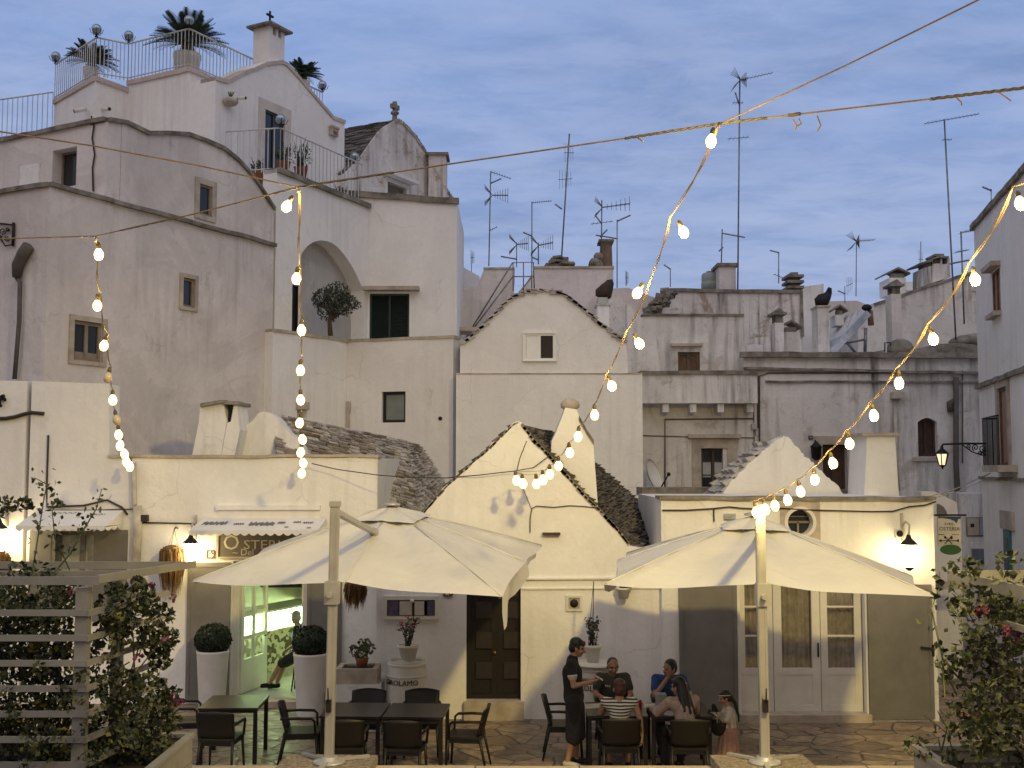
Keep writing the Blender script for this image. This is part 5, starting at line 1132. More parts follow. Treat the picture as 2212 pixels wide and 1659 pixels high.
for u in (dr[0] + .1, dr[0] + .55):
    for z in (dr[2] + .3, dr[2] + .78, dr[2] + 1.26, dr[2] + 1.6): part('door_panel', DP_, tm, lambda k: k.pbox(C, u + .05, u + .31, z + .02, z + .28, -.2, -.155))
part('door_knob', simple('brass', (.3, .2, .08), .35, .8), tm, lambda k: k.ball(C.pt((dr[0] + dr[1]) / 2 + .02, 1.02, -.13), .03, 8, 6))
part('lintel_board', WOODD, tm, lambda k: k.pbox(C, CU(1172, 1155) , CU(1210, 1155), CZ(1155), CZ(1150), -.02, .1))
TR = 24.4
rr = gx[11:]; rl = gx[:12]
part('left_roof', STONED, tm, lambda k: slab_rows(k, [(u, z - .02) for u, z in gx[:12]], C, -.35, -6.2, .07, .36, .5, .05))
def conv(k):
    E = [C.pt(gx[-1][0] - .05, gx[-1][1] + .0, -.4), C.pt(gx[-1][0] + 1.5, gx[-1][1] - .25, -3.5)]
VRG = simple('gable_edge', (.42, .38, .33), .95, 0, .6, 6, .6, (.16, .14, .12), world=True)
part('verge', VRG, tm, lambda k: slab_rows(k, [(u, z + .0) for u, z in gx[12:][::-1]], C, .02, -.5, .045, .3, .5, .018, .085))
part('left_verge', VRG, tm, lambda k: slab_rows(k, [(u, z - .015) for u, z in gx[:12]], C, .01, -.5, .03, .3, .5, .012, .085))
part('wall_cable', CABLE, tm, lambda k: (k.tube([C.pt(*C.uz(*ZM(x, y)), .02) for x, y in ((1460, 1230), (1460, 1150), (1470, 1085), (1500, 1070), (1600, 1078), (1700, 1068), (1780, 1072), (1870, 1082))], .008, 5), k.tube([C.pt(*C.uz(*ZM(x, y)), .02) for x, y in ((1405, 930), (1440, 1020), (1468, 1085))], .004, 4), k.tube([C.pt(*C.uz(*ZM(x, y)), .02) for x, y in ((1380, 860), (1400, 780), (1440, 680))], .006, 4)))
tcn = thing('pointed_chimney', 'tall white chimney with pointed top and round cap behind the triangular gable', 'chimney', at(*ZM(1730, 900), 18.4))
PC = F(18.4)
pcx = PC.poly(ZM, [(1560, 1060), (1590, 680), (1610, 640), (1650, 540), (1672, 480), (1740, 490), (1765, 560), (1800, 625), (1838, 670), (1868, 1080)])
part('stack', WHC, tcn, lambda k: k.wall(PC, pcx, .8)); part('verge', MOSS, tcn, lambda k: (k.strip(PC, PC.poly(ZM, [(1755, 530), (1800, 615), (1842, 672)]),   .07, .04, 0, .8)))
part('cap', LIME, tcn, lambda k: k.lathe([(.09, 0), (.15, .03), (.165, .08), (.14, .14), (.08, .18), (.01, .2)], V(((pcx[4][0] + pcx[5][0]) / 2, 18.7, pcx[4][1] - .02)), 14))
rrf = thing('right_stone_roof', 'curved dark roof of overlapping stone slabs between the gable and the right restaurant', 'stone roof', (2.5, 20, 2.5))
part('roof_slope', STONED, rrf, lambda k: roofsurf(k, at(*ZM(2075, 1335), 18.35), at(*ZM(2335, 1245), 22.0), at(*ZM(1425, 592), 18.3), at(*ZM(1640, 640), 22.0), 46, .19))
part('roof_core', BLACKW, rrf, lambda k: k.add([at(*ZM(2075, 1345), 18.45), at(*ZM(2335, 1255), 22.1), at(*ZM(1640, 652), 22.1), at(*ZM(1425, 604), 18.4)], [(0, 1, 2, 3)]))
part('low_parapet', MOSS, rrf, lambda k: (blk(k, ZM, 2130, 960, 2560, 1010, 23.5, 1.0)))
# menu case, number 20
mu0, mu1, mz0, mz1 = CU(829), CU(948), CZ(1337), CZ(1287)
part('case_frame', WPAINT, mc, lambda k: (k.pbox(C, mu0, mu1, mz0, mz1, 0, .06))); part('backing', BLACKW, mc, lambda k: k.pbox(C, mu0 + .06, mu1 - .06, mz0 + .06, mz1 - .06, .06, .065))
part('menu_sheet', simple('paper', (.55, .5, .42), .8), mc, lambda k: (k.pbox(C, mu0 + .26, mu0 + .46, mz0 + .07, mz1 - .08, .066, .07), k.pbox(C, mu0 + .5, mu0 + .7, mz0 + .07, mz1 - .08, .066, .07)))
part('photo_sheet', simple('photo_print', (.12, .10, .16), .5, 0, .7, 12), mc, lambda k: (k.pbox(C, mu0 + .07, mu0 + .24, mz0 + .07, mz1 - .08, .066, .07), k.pbox(C, mu1 - .23, mu1 - .07, mz0 + .07, mz1 - .08, .066, .07)))
part('clip_lamp', CERAM, mc, lambda k: k.ball(C.pt((mu0 + mu1) / 2 + .02, mz1 - .07, .09), .035, 8, 6))
plaque('square tile with the number 20 left of the dark double door', '20', C, 968, 1279, .07)
vt = thing('wall_fan_vent', 'square framed round fan vent on the white wall right of the dark door', 'vent', C.pt(CU(1240), CZ(1303)))
vu, vz = CU(1240), CZ(1303)
part('frame', WPAINT, vt, lambda k: (k.pbox(C, vu - .13, vu + .13, vz + .09, vz + .125, 0, .03), k.pbox(C, vu - .13, vu + .13, vz - .125, vz - .09, 0, .03), k.pbox(C, vu - .13, vu - .09, vz - .09, vz + .09, 0, .03), k.pbox(C, vu + .09, vu + .13, vz - .09, vz + .09, 0, .03)))
part('plate', LIME, vt, lambda k: k.pbox(C, vu - .09, vu + .09, vz - .09, vz + .09, 0, .012)); part('fan', IRON, vt, lambda k: k.lathe([(.065, 0), (.065, .012), (.02, .02)], C.pt(vu, vz, .012), 14, Matrix.Rotation(rad(90), 3, 'X')))
# ------------------------------------------------------------------ right restaurant
YR = 17.9; Q = F(YR)
QU = lambda x, y=1300: Q.uz(x, y)[0]
QZ = lambda y, x=1106: Q.uz(x, y)[1]
rr_ = thing('right_restaurant', 'cream plastered flat-topped restaurant with glazed doors and round window, right', 'building', (5, YR, 0))
qx0, qx1, qzt = QU(1430), QU(2022), QZ(1077)
gd0, gd1, gz0, gz1 = QU(1598), QU(1868), .12, QZ(1235)
cirx, cirz, cirr = QU(*BR(868, 185)), QZ(BR(868, 185)[1]), 75 * .36 / FPX * YR
circ = [(cirx + cirr * math.cos(2 * math.pi * i / 28), cirz + cirr * math.sin(2 * math.pi * i / 28)) for i in range(28)]
m = MB(); m.wall(Q, [(qx0, -.3), (gd0, -.3), (gd0, gz1), (gd1, gz1), (gd1, -.3), (qx1, -.3), (qx1, qzt), (qx0, qzt)], 3.2, [circ], .3); m.build('wall', WHC, rr_)
part('coping', MOSS, rr_, lambda k: k.strip(Q, [(qx0 - .03, qzt + .04), (qx1 + .03, qzt + .02)], .05, .06, 0, .5))
part('threshold', LIME, rr_, lambda k: k.pbox(Q, gd0 - .04, gd1 + .04, -.05, .118, -.28, .12))
rw = thing('round_window', 'round window in a square stone surround above the right umbrella', 'window', Q.pt(cirx, cirz))
def ringm(k, r0, r1, w0, w1):
    n = 28; vs = []
    for i in range(n):
        a = 2 * math.pi * i / n
        for r, w in ((r0, w1), (r1, w1), (r1, w0), (r0, w0)): vs.append(Q.pt(cirx + r * math.cos(a), cirz + r * math.sin(a), w))
    k.add(vs, [(4*i+j, 4*i+(j+1)%4, 4*((i+1)%n)+(j+1)%4, 4*((i+1)%n)+j) for i in range(n) for j in range(4)])
part('rim', CERAM, rw, lambda k: ringm(k, cirr, cirr + .055, -.02, .035)); part('pane', DKGLASS, rw, lambda k: k.lathe([(cirr, 0), (cirr, .01)], Q.pt(cirx, cirz, -.2), 28, Matrix.Rotation(rad(90), 3, 'X')))
part('grille', WOODO, rw, lambda k: (k.pbox(Q, cirx - cirr, cirx + cirr, cirz - .02, cirz + .015, -.18, -.15), k.pbox(Q, cirx - .01, cirx + .02, cirz - cirr, cirz, -.18, -.15), k.pbox(Q, cirx - cirr, cirx + cirr, cirz + cirr * .4, cirz + cirr * .46, -.18, -.15)))
def surr(k):
    s = cirr + .12; sq = [(cirx - s - .02, cirz - s - .1), (cirx + s + .02, cirz - s - .1), (cirx + s + .02, cirz + s), (cirx - s - .02, cirz + s)]
    hl = [(cirx + (cirr + .056) * math.cos(2 * math.pi * i / 28), cirz + (cirr + .056) * math.sin(2 * math.pi * i / 28)) for i in range(28)]
    k.wall(Q, sq, .04, [hl], .04, .02)
m = MB(); s_ = cirr + .12
hl = [(cirx + (cirr + .056) * math.cos(2 * math.pi * i / 28), cirz + (cirr + .056) * math.sin(2 * math.pi * i / 28)) for i in range(28)]
loops = [[(cirx - s_, cirz - s_ - .1), (cirx + s_, cirz - s_ - .1), (cirx + s_, cirz + s_), (cirx - s_, cirz + s_)], hl]
tri = geometry.tessellate_polygon([[V((a, b, 0)) for a, b in l] for l in loops]); fl_ = [p for l in loops for p in l]
m.add([Q.pt(a, b, .012) for a, b in fl_], [tuple(t) for t in tri]); m.build('surround', LIME, rw)
# glazed doors: fixed light, double leaf, fixed light
gdr = thing('glazed_doors', 'white wooden glazed doors with curtains between two grey shutters', 'door', ((gd0 + gd1) / 2, YR, .12))
xs = [QU(x, 1400) for x in (1598, 1675, 1778, 1868)]
CURT = simple('curtain_fabric', (.42, .375, .28), .85, 0, .4, 9, world=True)
for i in range(3):
    a, b = xs[i] + .005, xs[i + 1] - .005; fr = .11 if i != 1 else .13
    zpan = QZ(1447)
    lf = part('leaf', WPAINT, gdr, lambda k: (k.pbox(Q, a, a + fr, gz0, gz1, -.2, -.14), k.pbox(Q, b - fr, b, gz0, gz1, -.2, -.14), k.pbox(Q, a + fr, b - fr, gz1 - .09, gz1, -.2, -.14), k.pbox(Q, a + fr, b - fr, gz0, zpan, -.2, -.15), k.pbox(Q, a + fr, b - fr, zpan - .1, zpan, -.15, -.142), k.pbox(Q, a + fr, b - fr, gz0, gz0 + .1, -.15, -.142),
        [k.pbox(Q, a + fr, b - fr, z - .012, z + .012, -.185, -.145) for z in (zpan + (gz1 - zpan) * .33, zpan + (gz1 - zpan) * .63)] if i != 1 else None))
    part('pane', GL, lf, lambda k: k.pbox(Q, a + fr, b - fr, zpan, gz1 - .09, -.178, -.174))
    if i == 1: part('handle', IRON, lf, lambda k: k.bar(Q.pt(b - .04, .98, -.12), Q.pt(b - .04, 1.2, -.12), .03, .02))
def curt(k):
    a, b = xs[0] + .05, xs[3] - .05; n = 120; vs = []
    for i in range(n + 1):
        u = a + (b - a) * i / n; w = -.3 + .025 * math.sin(i * 1.25) + .01 * math.sin(i * .5)
        vs += [Q.pt(u, .5, w), Q.pt(u, gz1 - .06, w * .98)]
    k.add(vs, [(2*i, 2*i+1, 2*i+3, 2*i+2) for i in range(n)], True)
part('curtain', CURT, gdr, curt)
part('dark_backing', BLACKW, gdr, lambda k: k.pbox(Q, gd0 - .02, gd1 + .02, 0, gz1 + .05, -.5, -.45))
shutter('wide grey shutter left of the glazed doors behind the diners', Q, QU(1467, 1400), QU(1592, 1400), .12, QZ(1245))
shutter('wide grey shutter with black latch right of the glazed doors', Q, QU(1874, 1400), QU(2013, 1400), .05, QZ(1262), .05, (QU(2012, 1400), QZ(BR(0, 938)[1])))
part('cable', CABLE, rr_, lambda k: (k.tube([Q.pt(*Q.uz(*BR(x, y)), .03) for x, y in ((40, 112), (180, 112), (345, 102), (440, 92), (520, 100), (640, 105), (760, 100), (900, 110), (1100, 115), (1300, 120), (1420, 118), (1520, 90), (1610, 82), (1680, 60))], .012, 5), k.tube([Q.pt(*Q.uz(*BR(x, y)), .03) for x, y in ((348, 102), (350, 180))], .012, 4)))
small_box('switch_box', 'small grey switch box on the wall above the right umbrella', 'electric box', Q, BR, 410, 132, 478, 165, .06, GALV, lambda t, pl, u0, u1, a, b, d: part('switch', LIME, t, lambda k: k.pbox(pl, u0 + .04, u0 + .12, a + .03, b - .03, d, d + .01)))
lantern('lit lantern below a small camera on the right restaurant wall', Q.pt(QU(1951), QZ(1193), .32), 1.25, power=7)
cc_ = thing('dome_camera', 'small round camera on a plate above the right lit lantern', 'camera', Q.pt(QU(1946), QZ(1152)))
part('plate', WPAINT, cc_, lambda k: k.pbox(Q, QU(1936), QU(1957), QZ(1162), QZ(1142), 0, .05)); part('eye', IRON, cc_, lambda k: k.ball(Q.pt(QU(1943), QZ(1152), .1), .055, 10, 7))
# gable and chimney standing behind the right parapet
rgb = thing('stepped_gable', 'white triangular gable with rough stepped stone edge behind the right parapet', 'gable wall', at(1690, 1075, 21))
PG3 = F(21.2)
gpts = PG3.poly(ZR, [(565, 1400), (600, 1320), (640, 1265), (690, 1215), (740, 1165), (790, 1125), (830, 1085), (870, 1055), (900, 1035), (930, 1030), (955, 1050), (985, 1085), (1020, 1125), (1060, 1165), (1110, 1205), (1160, 1255), (1210, 1300), (1240, 1345), (1260, 1400)])
random.seed(31); part('wall', WHC, rgb, lambda k: k.wall(PG3, [gpts[0]] + jag(PG3, gpts[1:-1], .022, 4) + [gpts[-1]], .5))
part('verge', simple('white_stone', (.56, .53, .49), .9, 0, .4, 4, .6, world=True), rgb, lambda k: (slab_rows(k, [(u - .02, z - .06) for u, z in gpts[:9]], PG3, -.1, -1.6, .12, .4, .5, .1), slab_rows(k, [(u, z - .02) for u, z in gpts[::-1][:9]], PG3, -.15, -1.2, .05, .4, .5, .02)))
part('rear_ridge', MOSS, rgb, lambda k: (blk(k, ZR, 1240, 1318, 1345, 1360, 22, .5)))
rc = thing('flared_chimney', 'broad tapering cream chimney with a thin cap behind the right parapet', 'chimney', at(*ZR(1440, 1350), 20.5))
part('stack', WHC, rc, lambda k: k.prism([at(*ZR(x, y), 20.3) for x, y in ((1348, 1370), (1538, 1370), (1515, 1024), (1365, 1024))], (0, 1, 0))); part('cap', LIME, rc, lambda k: blk(k, ZR, 1350, 1010, 1522, 1026, 20.25, 1.1, .04))
# arch fragment and hanging sign at the alley
aw = thing('alley_arch_wall', 'short white wall with a small round arch beside the hanging sign', 'wall', at(2050, 1200, 21))
PAW = F(21.5)
part('wall', WHC, aw, lambda k: k.wall(PAW, PAW.poly(D0, [(1990, 1540), (2082, 1540), (2078, 1180), (2066, 1085), (2020, 1062), (1990, 1062)]), .4)); part('arch_fill', GPAINT, aw, lambda k: k.prism([PAW.pt(*PAW.uz(*ZB(x, y)), .02) for x, y in ((1030, 610), (1170, 605), (1150, 540), (1110, 480), (1060, 450), (1030, 440))], (0, -.03, 0)))
part('stone_ledge', LIME, aw, lambda k: blk(k, ZB, 1030, 1510, 1330, 1600, 20.5, .3))
hs = thing('hanging_sign', 'tall white sign reading OSTERIA with crossed cutlery and a green oval, at right', 'sign', at(2052, 1150, 18.6))
HS = F(18.6)
hu0, hz1 = HS.uz(*ZB(1045, 612)); hu1, hz0 = HS.uz(*ZB(1372, 1118))
part('board', simple('sign_cream', (.60, .56, .48), .6), hs, lambda k: k.pbox(HS, hu0, hu1, hz0 + .12, hz1, -.03, 0))
part('skyline_band', simple('sign_blue', (.03, .05, .14), .5), hs, lambda k: k.prism([HS.pt(*HS.uz(*ZB(x, y)), .002) for x, y in ((1050, 614), (1358, 614), (1355, 640), (1320, 650), (1310, 690), (1290, 700), (1270, 670), (1240, 665), (1220, 650), (1150, 640), (1100, 630), (1060, 640))], (0, -.004, 0)))
text_on('lettering', 'OSTERIA', .085, HS, (hu0 + hu1) / 2, HS.uz(*ZB(1200, 782))[1], .002, simple('sign_grey_ink', (.12, .11, .12), .6), hs, 1.05)
text_on('lettering', 'DEL', .05, HS, (hu0 + hu1) / 2, HS.uz(*ZB(1190, 715))[1], .002, MATS['sign_grey_ink'], hs, 1.9)
def cut(k):
    t = lambda x, y: HS.pt(*HS.uz(*ZB(x, y)), .004)
    k.bar(t(1140, 985), t(1225, 890), .014, .004, (0, -1, 0)); k.bar(t(1240, 985), t(1150, 890), .014, .004, (0, -1, 0)); k.bar(t(1060, 940), t(1325, 940), .012, .004, (0, -1, 0))
    k.ball(t(1232, 898), .026, 8, 6, (.8, .15, 1.1)); k.ball(t(1145, 895), .02, 8, 6, (.8, .15, 1.3)); k.prism([t(1055, 940), t(1095, 920), t(1095, 960)], (0, -.004, 0)); k.prism([t(1330, 915), t(1290, 940), t(1330, 962)], (0, -.004, 0))
part('crossed_cutlery', IRON, hs, cut); part('red_rule', simple('sign_red', (.3, .05, .04), .6), hs, lambda k: k.bar(HS.pt(*HS.uz(*ZB(1235, 858)), .004), HS.pt(*HS.uz(*ZB(1330, 858)), .004), .01, .004, (0, -1, 0))); part('green_rule', IRON, hs, lambda k: k.bar(HS.pt(*HS.uz(*ZB(1050, 858)), .004), HS.pt(*HS.uz(*ZB(1135, 858)), .004), .01, .004, (0, -1, 0)))
ou, oz = HS.uz(*ZB(1212, 1060)); part('green_oval', simple('sign_green', (.03, .12, .03), .5), hs, lambda k: k.lathe([(.175, 0), (.175, .015)], HS.pt(ou, oz, .02), 24, Matrix.Rotation(rad(90), 3, 'X') @ Matrix.Diagonal((1, .48, 1)))); part('hanger', IRON, hs, lambda k: (k.bar(HS.pt(hu0 - .05, hz1 + .02, -.02), HS.pt(hu1 + .1, hz1 + .02, -.02), .03), k.bar(HS.pt(hu0 + .03, hz1, -.015), HS.pt(hu0 + .03, hz1 + .02, -.015), .02)))
# ------------------------------------------------------------------ foliage helpers
def leafmat(name, a, b, rough=.55):
    m, nt, bb = nmat(name); isl = nt.nodes.new('ShaderNodeNewGeometry').outputs['Random Per Island']
    nt.links.new(mixc(nt, isl, a, b), bb.inputs['Base Color']); bb.inputs['Roughness'].default_value = rough
    return m
BOUG = leafmat('bougainvillea_leaf', (.010, .017, .005), (.070, .076, .019))
OLIV = leafmat('olive_leaf', (.022, .032, .02), (.075, .085, .05)); PALM = leafmat('cycad_leaf', (.012, .03, .010), (.04, .07, .022)); BOX = leafmat('clipped_box_leaf', (.004, .010, .004), (.018, .032, .012))
DRY = leafmat('dry_grass', (.10, .05, .018), (.27, .15, .055), .8); SUCC = leafmat('succulent_leaf', (.05, .07, .025), (.15, .15, .06)); PINK = leafmat('pink_bract', (.075, .010, .026), (.13, .025, .05)); REDF = leafmat('red_flower', (.35, .02, .02), (.5, .05, .06))
STEM = simple('woody_stem', (.09, .065, .045), .85); SOIL = simple('soil', (.035, .025, .018), .95, 0, .4, 12)
def rv(): 
    while True:
        v = V((random.uniform(-1, 1), random.uniform(-1, 1), random.uniform(-1, 1)))
        if .05 < v.length < 1: return v
def leaf(k, c, s, asp=.6, d=None):
    d = (d or rv()).normalized(); x = d.cross(rv()).normalized(); n = d.cross(x)
    w = x * s * asp / 2
    k.add([c - d * s * .5, c + w - n * s * .08, c + d * s * .5, c - w - n * s * .08], [(0, 1, 2), (0, 2, 3)])
def clump(k, c, r, n, s, asp=.6, sq=(1, 1, 1)):
    for _ in range(n):
        v = rv(); v = v.normalized() * (v.length ** .55); leaf(k, V(c) + V((v.x * r * sq[0], v.y * r * sq[1], v.z * r * sq[2])), s * random.uniform(.6, 1.3), asp)
# ------------------------------------------------------------------ umbrellas
CNV, nt_, b_ = nmat('umbrella_canvas'); p_ = pos(nt_)
nt_.links.new(mixc(nt_, mth(nt_, 'MULTIPLY', ramp(nt_, noisen(nt_, p_, 1.4, 6, .6), .4, .75), .5), (.57, .55, .515), (.44, .415, .375)), b_.inputs['Base Color']); b_.inputs['Roughness'].default_value = .42
bump(nt_, b_, mth(nt_, 'ADD', noisen(nt_, p_, 2.0, 5, .55, .25), mth(nt_, 'MULTIPLY', noisen(nt_, p_, 8, 4, .55, .2, (1, .5, 1)), .2)), .5, .07)
ALU = simple('aluminium_post', (.42, .41, .39), .4, .4, .15, 4)
def umbrella(label, FL, FR, BR_, apex, base, topz, flap, BLc=None):
    FL, FR, BR_, A = V(FL), V(FR), V(BR_), V(apex); BLc = V(BLc) if BLc else FL + BR_ - FR
    t = thing('patio_umbrella', label, 'umbrella', base, 0, 'large white patio umbrellas over the tables')
    cor = [FL, FR, BR_, BLc]; cen = sum(cor, V()) / 4
    NS, NR = 16, 12
    edge = []
    for i in range(4):
        a, b = cor[i], cor[(i + 1) % 4]
        for j in range(NS):
            s = j / NS; p = a.lerp(b, s); h = (s * 2) % 1; m_ = 1 - abs(2 * s - 1)
            inw = (cen - p); inw.z = 0; inw.normalize()
            p = p + inw * .07 * math.sin(math.pi * h) + V((0, 0, .075 * m_ - .05 * math.sin(math.pi * h) - .012 * math.sin(7 * h + i * 2)))
            edge.append(p)
    n = len(edge)
    def surf(s, e, rib):
        p = A.lerp(e, s); bulge = .16 * math.sin(math.pi * s) * (1 if s < 1 else 0)
        return p + V((0, 0, bulge * .16 - .055 * math.sin(math.pi * min(1, s)) * (1 - rib)))
    ribf = [abs(math.cos(math.pi * ((j % NS) / NS * 2))) for j in range(n)]
    m = MB(); vs = []
    for r in range(NR + 1):
        s = .17 + (.83) * r / NR
        for j in range(n): vs.append(surf(s, edge[j], ribf[j]) + V((0, 0, .006 * math.sin(j * 2.7 + r * 1.9) * (1 if 0 < r < NR else 0))))
    m.add(vs, [(r*n+j, r*n+(j+1)%n, (r+1)*n+(j+1)%n, (r+1)*n+j) for r in range(NR) for j in range(n)], True)
    m.build('canopy', CNV, t)
    m = MB(); vs = [A + V((0, 0, .05))]; R = 4
    for r in range(1, R + 1):
        s = .235 * r / R
        for j in range(n): vs.append(surf(s, edge[j], ribf[j]) + V((0, 0, .05 - (.02 if r == R else 0) + (.045 * (1 - ribf[j]) if r == R else 0))))
    fs = [(0, 1 + j, 1 + (j + 1) % n) for j in range(n)]
    fs += [(1+(r-1)*n+j, 1+r*n+j, 1+r*n+(j+1)%n, 1+(r-1)*n+(j+1)%n) for r in range(1, R) for j in range(n)]
    m.add(vs, fs, True); m.build('vent_top', CNV, t)
    part('finial', ALU, t, lambda k: k.lathe([(.12, .0), (.12, .025), (.05, .04)], A + V((0, 0, .05)), 12))
    for j in range(0, n, NS // 2):
        part('rib', ALU, t, lambda k: k.tube([surf(s, edge[j], 1) - V((0, 0, .03)) for s in (.06, .3, .55, .8, .985)], .014, 4))
    for j in range(0, n, NS // 2):
        part('seam', CNV, t, lambda k: k.tube([surf(s, edge[j], 1) + V((0, 0, .004)) for s in (.24, .4, .55, .7, .85, .99)], .009, 5))
    part('hub', ALU, t, lambda k: k.lathe([(.05, -.45), (.07, -.3), (.07, -.1), (.04, 0)], A, 10))
    if flap:
        i0, i1, drop = flap
        def fl(k):
            q = []
            ids = list(range(i0, i1 + 1))
            for c, j in enumerate(ids):
                e = edge[j % n]; f = c / (len(ids) - 1); d = drop * (1 - .75 * f) + .03 * math.sin(c * 1.3)
                out = (e - cen); out.z = 0; out.normalize()
                q += [e, e - V((0, 0, d * .5)) + out * .03 * math.sin(c * .9), e - V((0, 0, d)) + out * .05 * math.sin(c * .8 + 1)]
            k.add(q, [(3*c+r, 3*c+r+1, 3*c+r+4, 3*c+r+3) for c in range(len(ids) - 1) for r in (0, 1)], True)
        part('hanging_flap', CNV, t, fl)
    B = V(base); T = V((B.x + (topz - B.z) * .012 * (1 if B.x < 0 else -.3), B.y, topz))
    part('post', ALU, t, lambda k: (k.bar(B + V((0, 0, .02)), T, .088, .08, (0, 1, 0)), [k.bar(B + V((dx, -.041, .05)), T + V((dx, -.041, -.05)), .016, .008, (0, 1, 0)) for dx in (-.027, .027)], k.bar(T - V((0, 0, .001)), T + V((0, 0, .05)), .105, .1, (0, 1, 0))))
    zc = B.z + (T.z - B.z) * .655
    part('collar', ALU, t, lambda k: (k.bar(V((B.x + .01, B.y, zc - .1)), V((B.x + .012, B.y, zc + .12)), .14, .13, (0, 1, 0)), k.tube([V((B.x - .0, B.y - .13, zc)), V((B.x, B.y - .08, zc))], .03, 8)))
    part('crank', IRON, t, lambda k: (k.bar(V((B.x, B.y - .07, B.z + .5)), V((B.x, B.y - .07, B.z + .62)), .05, .05, (0, 1, 0)), k.tube([V((B.x, B.y - .1, B.z + .6)), V((B.x, B.y - .12, B.z + .74))], .008, 5)))
    E = surf(.42, edge[NS // 2], 1) + V((0, 0, .03))
    part('strut', ALU, t, lambda k: (k.bar(T - V((0, 0, .05)), E, .07, .05), k.ball(E, .06, 8, 6)))
    part('foot', ALU, t, lambda k: (k.lathe([(.17, 0), (.15, .02), (.08, .035), (.08, .06)], B, 12), [k.bar(B + V((0, 0, .02)), B + V((.42 * math.cos(a), .42 * math.sin(a), .012)), .05, .025) for a in (.5, 2.4, 4.6)]))
    return t, edge
def slab(label, x, y, w, d, rz):
    t = thing('umbrella_base', label, 'umbrella base', (x, y, ST_Z), rz, 'pebbled slabs under the umbrella posts')
    M = Matrix.Identity(4)
    for ix in (0, 1):
        m = MB(); m.mbox(M, w / 2 - .006, d, .085, ((ix - .5) * w / 2, 0, .055)); o = put('slab', m.mesh('slab'), GRAN, None); o.parent = t
slab('pebbled slab carrying the left umbrella post', at(704, 1640, 11.15).x, 11.2, .92, .62, rad(-3))
slab('pebbled slab carrying the right umbrella post', at(1655, 1640, 11.1).x, 11.2, .95, .62, rad(2))
umb1, e1_ = umbrella('tilted white umbrella with a loose hanging corner flap over the empty tables', at(413, 1256, 12.6), at(1085, 1287, 12.4), at(1172, 1180, 17.0), at(845, 1100, 14.7), (at(711, 1630, 11.2).x, 11.2, ST_Z + .1), at(722, 1094, 11.2).z, (16, 30, .36))
umb2, e2_ = umbrella('white umbrella with crank post over the table of diners', at(1305, 1263, 12.5), at(2022, 1287, 12.1), at(1936, 1234, 16.0), at(1628, 1122, 14.3), (at(1652, 1636, 11.2).x, 11.2, ST_Z + .1), at(1649, 1100, 11.2).z, (57, 64, .22), at(1352, 1196, 16.6))
# ------------------------------------------------------------------ tables and chairs
RAT, nt_, b_ = nmat('dark_woven_plastic'); p_ = obj(nt_)
wv = nt_.nodes.new('ShaderNodeTexChecker'); wv.inputs['Scale'].default_value = 70; nt_.links.new(p_, wv.inputs['Vector']); wv.inputs['Color1'].default_value = (.008, .007, .006, 1); wv.inputs['Color2'].default_value = (.004, .0035, .003, 1)
nt_.links.new(wv.outputs[0], b_.inputs['Base Color']); b_.inputs['Roughness'].default_value = .5; bump(nt_, b_, wv.outputs[1], .4, .004)
TBL = simple('table_top_dark', (.03, .024, .02), .32, 0, .3, 7, .1)
def mk_chair(name):
    t = thing(name, 'x', 'chair')
    def back(k):
        nx, nz = 8, 7; q = []
        for iz in range(nz + 1):
            z = .47 + .37 * iz / nz
            for ix in range(nx + 1):
                s = ix / nx * 2 - 1; w = .235 + .015 * iz / nz
                zz = z - (.03 * s * s if iz == nz else 0); q.append(V((s * w, -.22 - .10 * iz / nz + .045 * s * s, zz)))
        b = len(q); q2 = [p + V((0, .022, 0)) for p in q]; fs = []
        for iz in range(nz):
            for ix in range(nx):
                a = iz * (nx + 1) + ix; fs += [(a, a + 1, a + nx + 2, a + nx + 1), (b + a + nx + 1, b + a + nx + 2, b + a + 1, b + a)]
        for ix in range(nx): fs += [(ix, b + ix, b + ix + 1, ix + 1), (nz*(nx+1)+ix+1, b+nz*(nx+1)+ix+1, b+nz*(nx+1)+ix, nz*(nx+1)+ix)]
        for iz in range(nz): fs += [(iz*(nx+1), (iz+1)*(nx+1), b+(iz+1)*(nx+1), b+iz*(nx+1)), (iz*(nx+1)+nx, b+iz*(nx+1)+nx, b+(iz+1)*(nx+1)+nx, (iz+1)*(nx+1)+nx)]
        k.add(q + q2, fs, True)
    part('backrest', RAT, t, back)
    part('seat', RAT, t, lambda k: (k.mbox(Matrix.Identity(4), .47, .46, .035, (0, .015, .44)), k.mbox(Matrix.Identity(4), .43, .42, .05, (0, .015, .40))))
    for sx in (-1, 1):
        part('leg', RAT, t, lambda k: k.tube([(sx * .215, .22, .44), (sx * .235, .25, 0)], [.022, .014], 6)); part('leg', RAT, t, lambda k: k.tube([(sx * .215, -.19, .47), (sx * .235, -.29, 0)], [.022, .014], 6))
        part('armrest', RAT, t, lambda k: (k.tube([(sx * .245, -.25, .66), (sx * .265, -.05, .665), (sx * .265, .16, .655), (sx * .255, .2, .62), (sx * .235, .21, .44)], [.018, .02, .02, .018, .016], 6)))
    return t
def mk_table():
    t = thing('dining_table', 'x', 'table')
    part('tabletop', TBL, t, lambda k: k.mbox(Matrix.Identity(4), .8, .86, .03, (0, 0, .735)))
    for sx in (-1, 1):
        for sy in (-1, 1): part('leg', IRON, t, lambda k: k.mbox(Matrix.Identity(4), .05, .05, .72, (sx * .365, sy * .395, .36)))
    part('apron', IRON, t, lambda k: [k.mbox(Matrix.Identity(4), .68, .02, .04, (0, sy * .395, .699)) for sy in (-1, 1)] + [k.mbox(Matrix.Identity(4), .02, .74, .04, (sx * .365, 0, .699)) for sx in (-1, 1)])
    return t
T0 = mk_table()
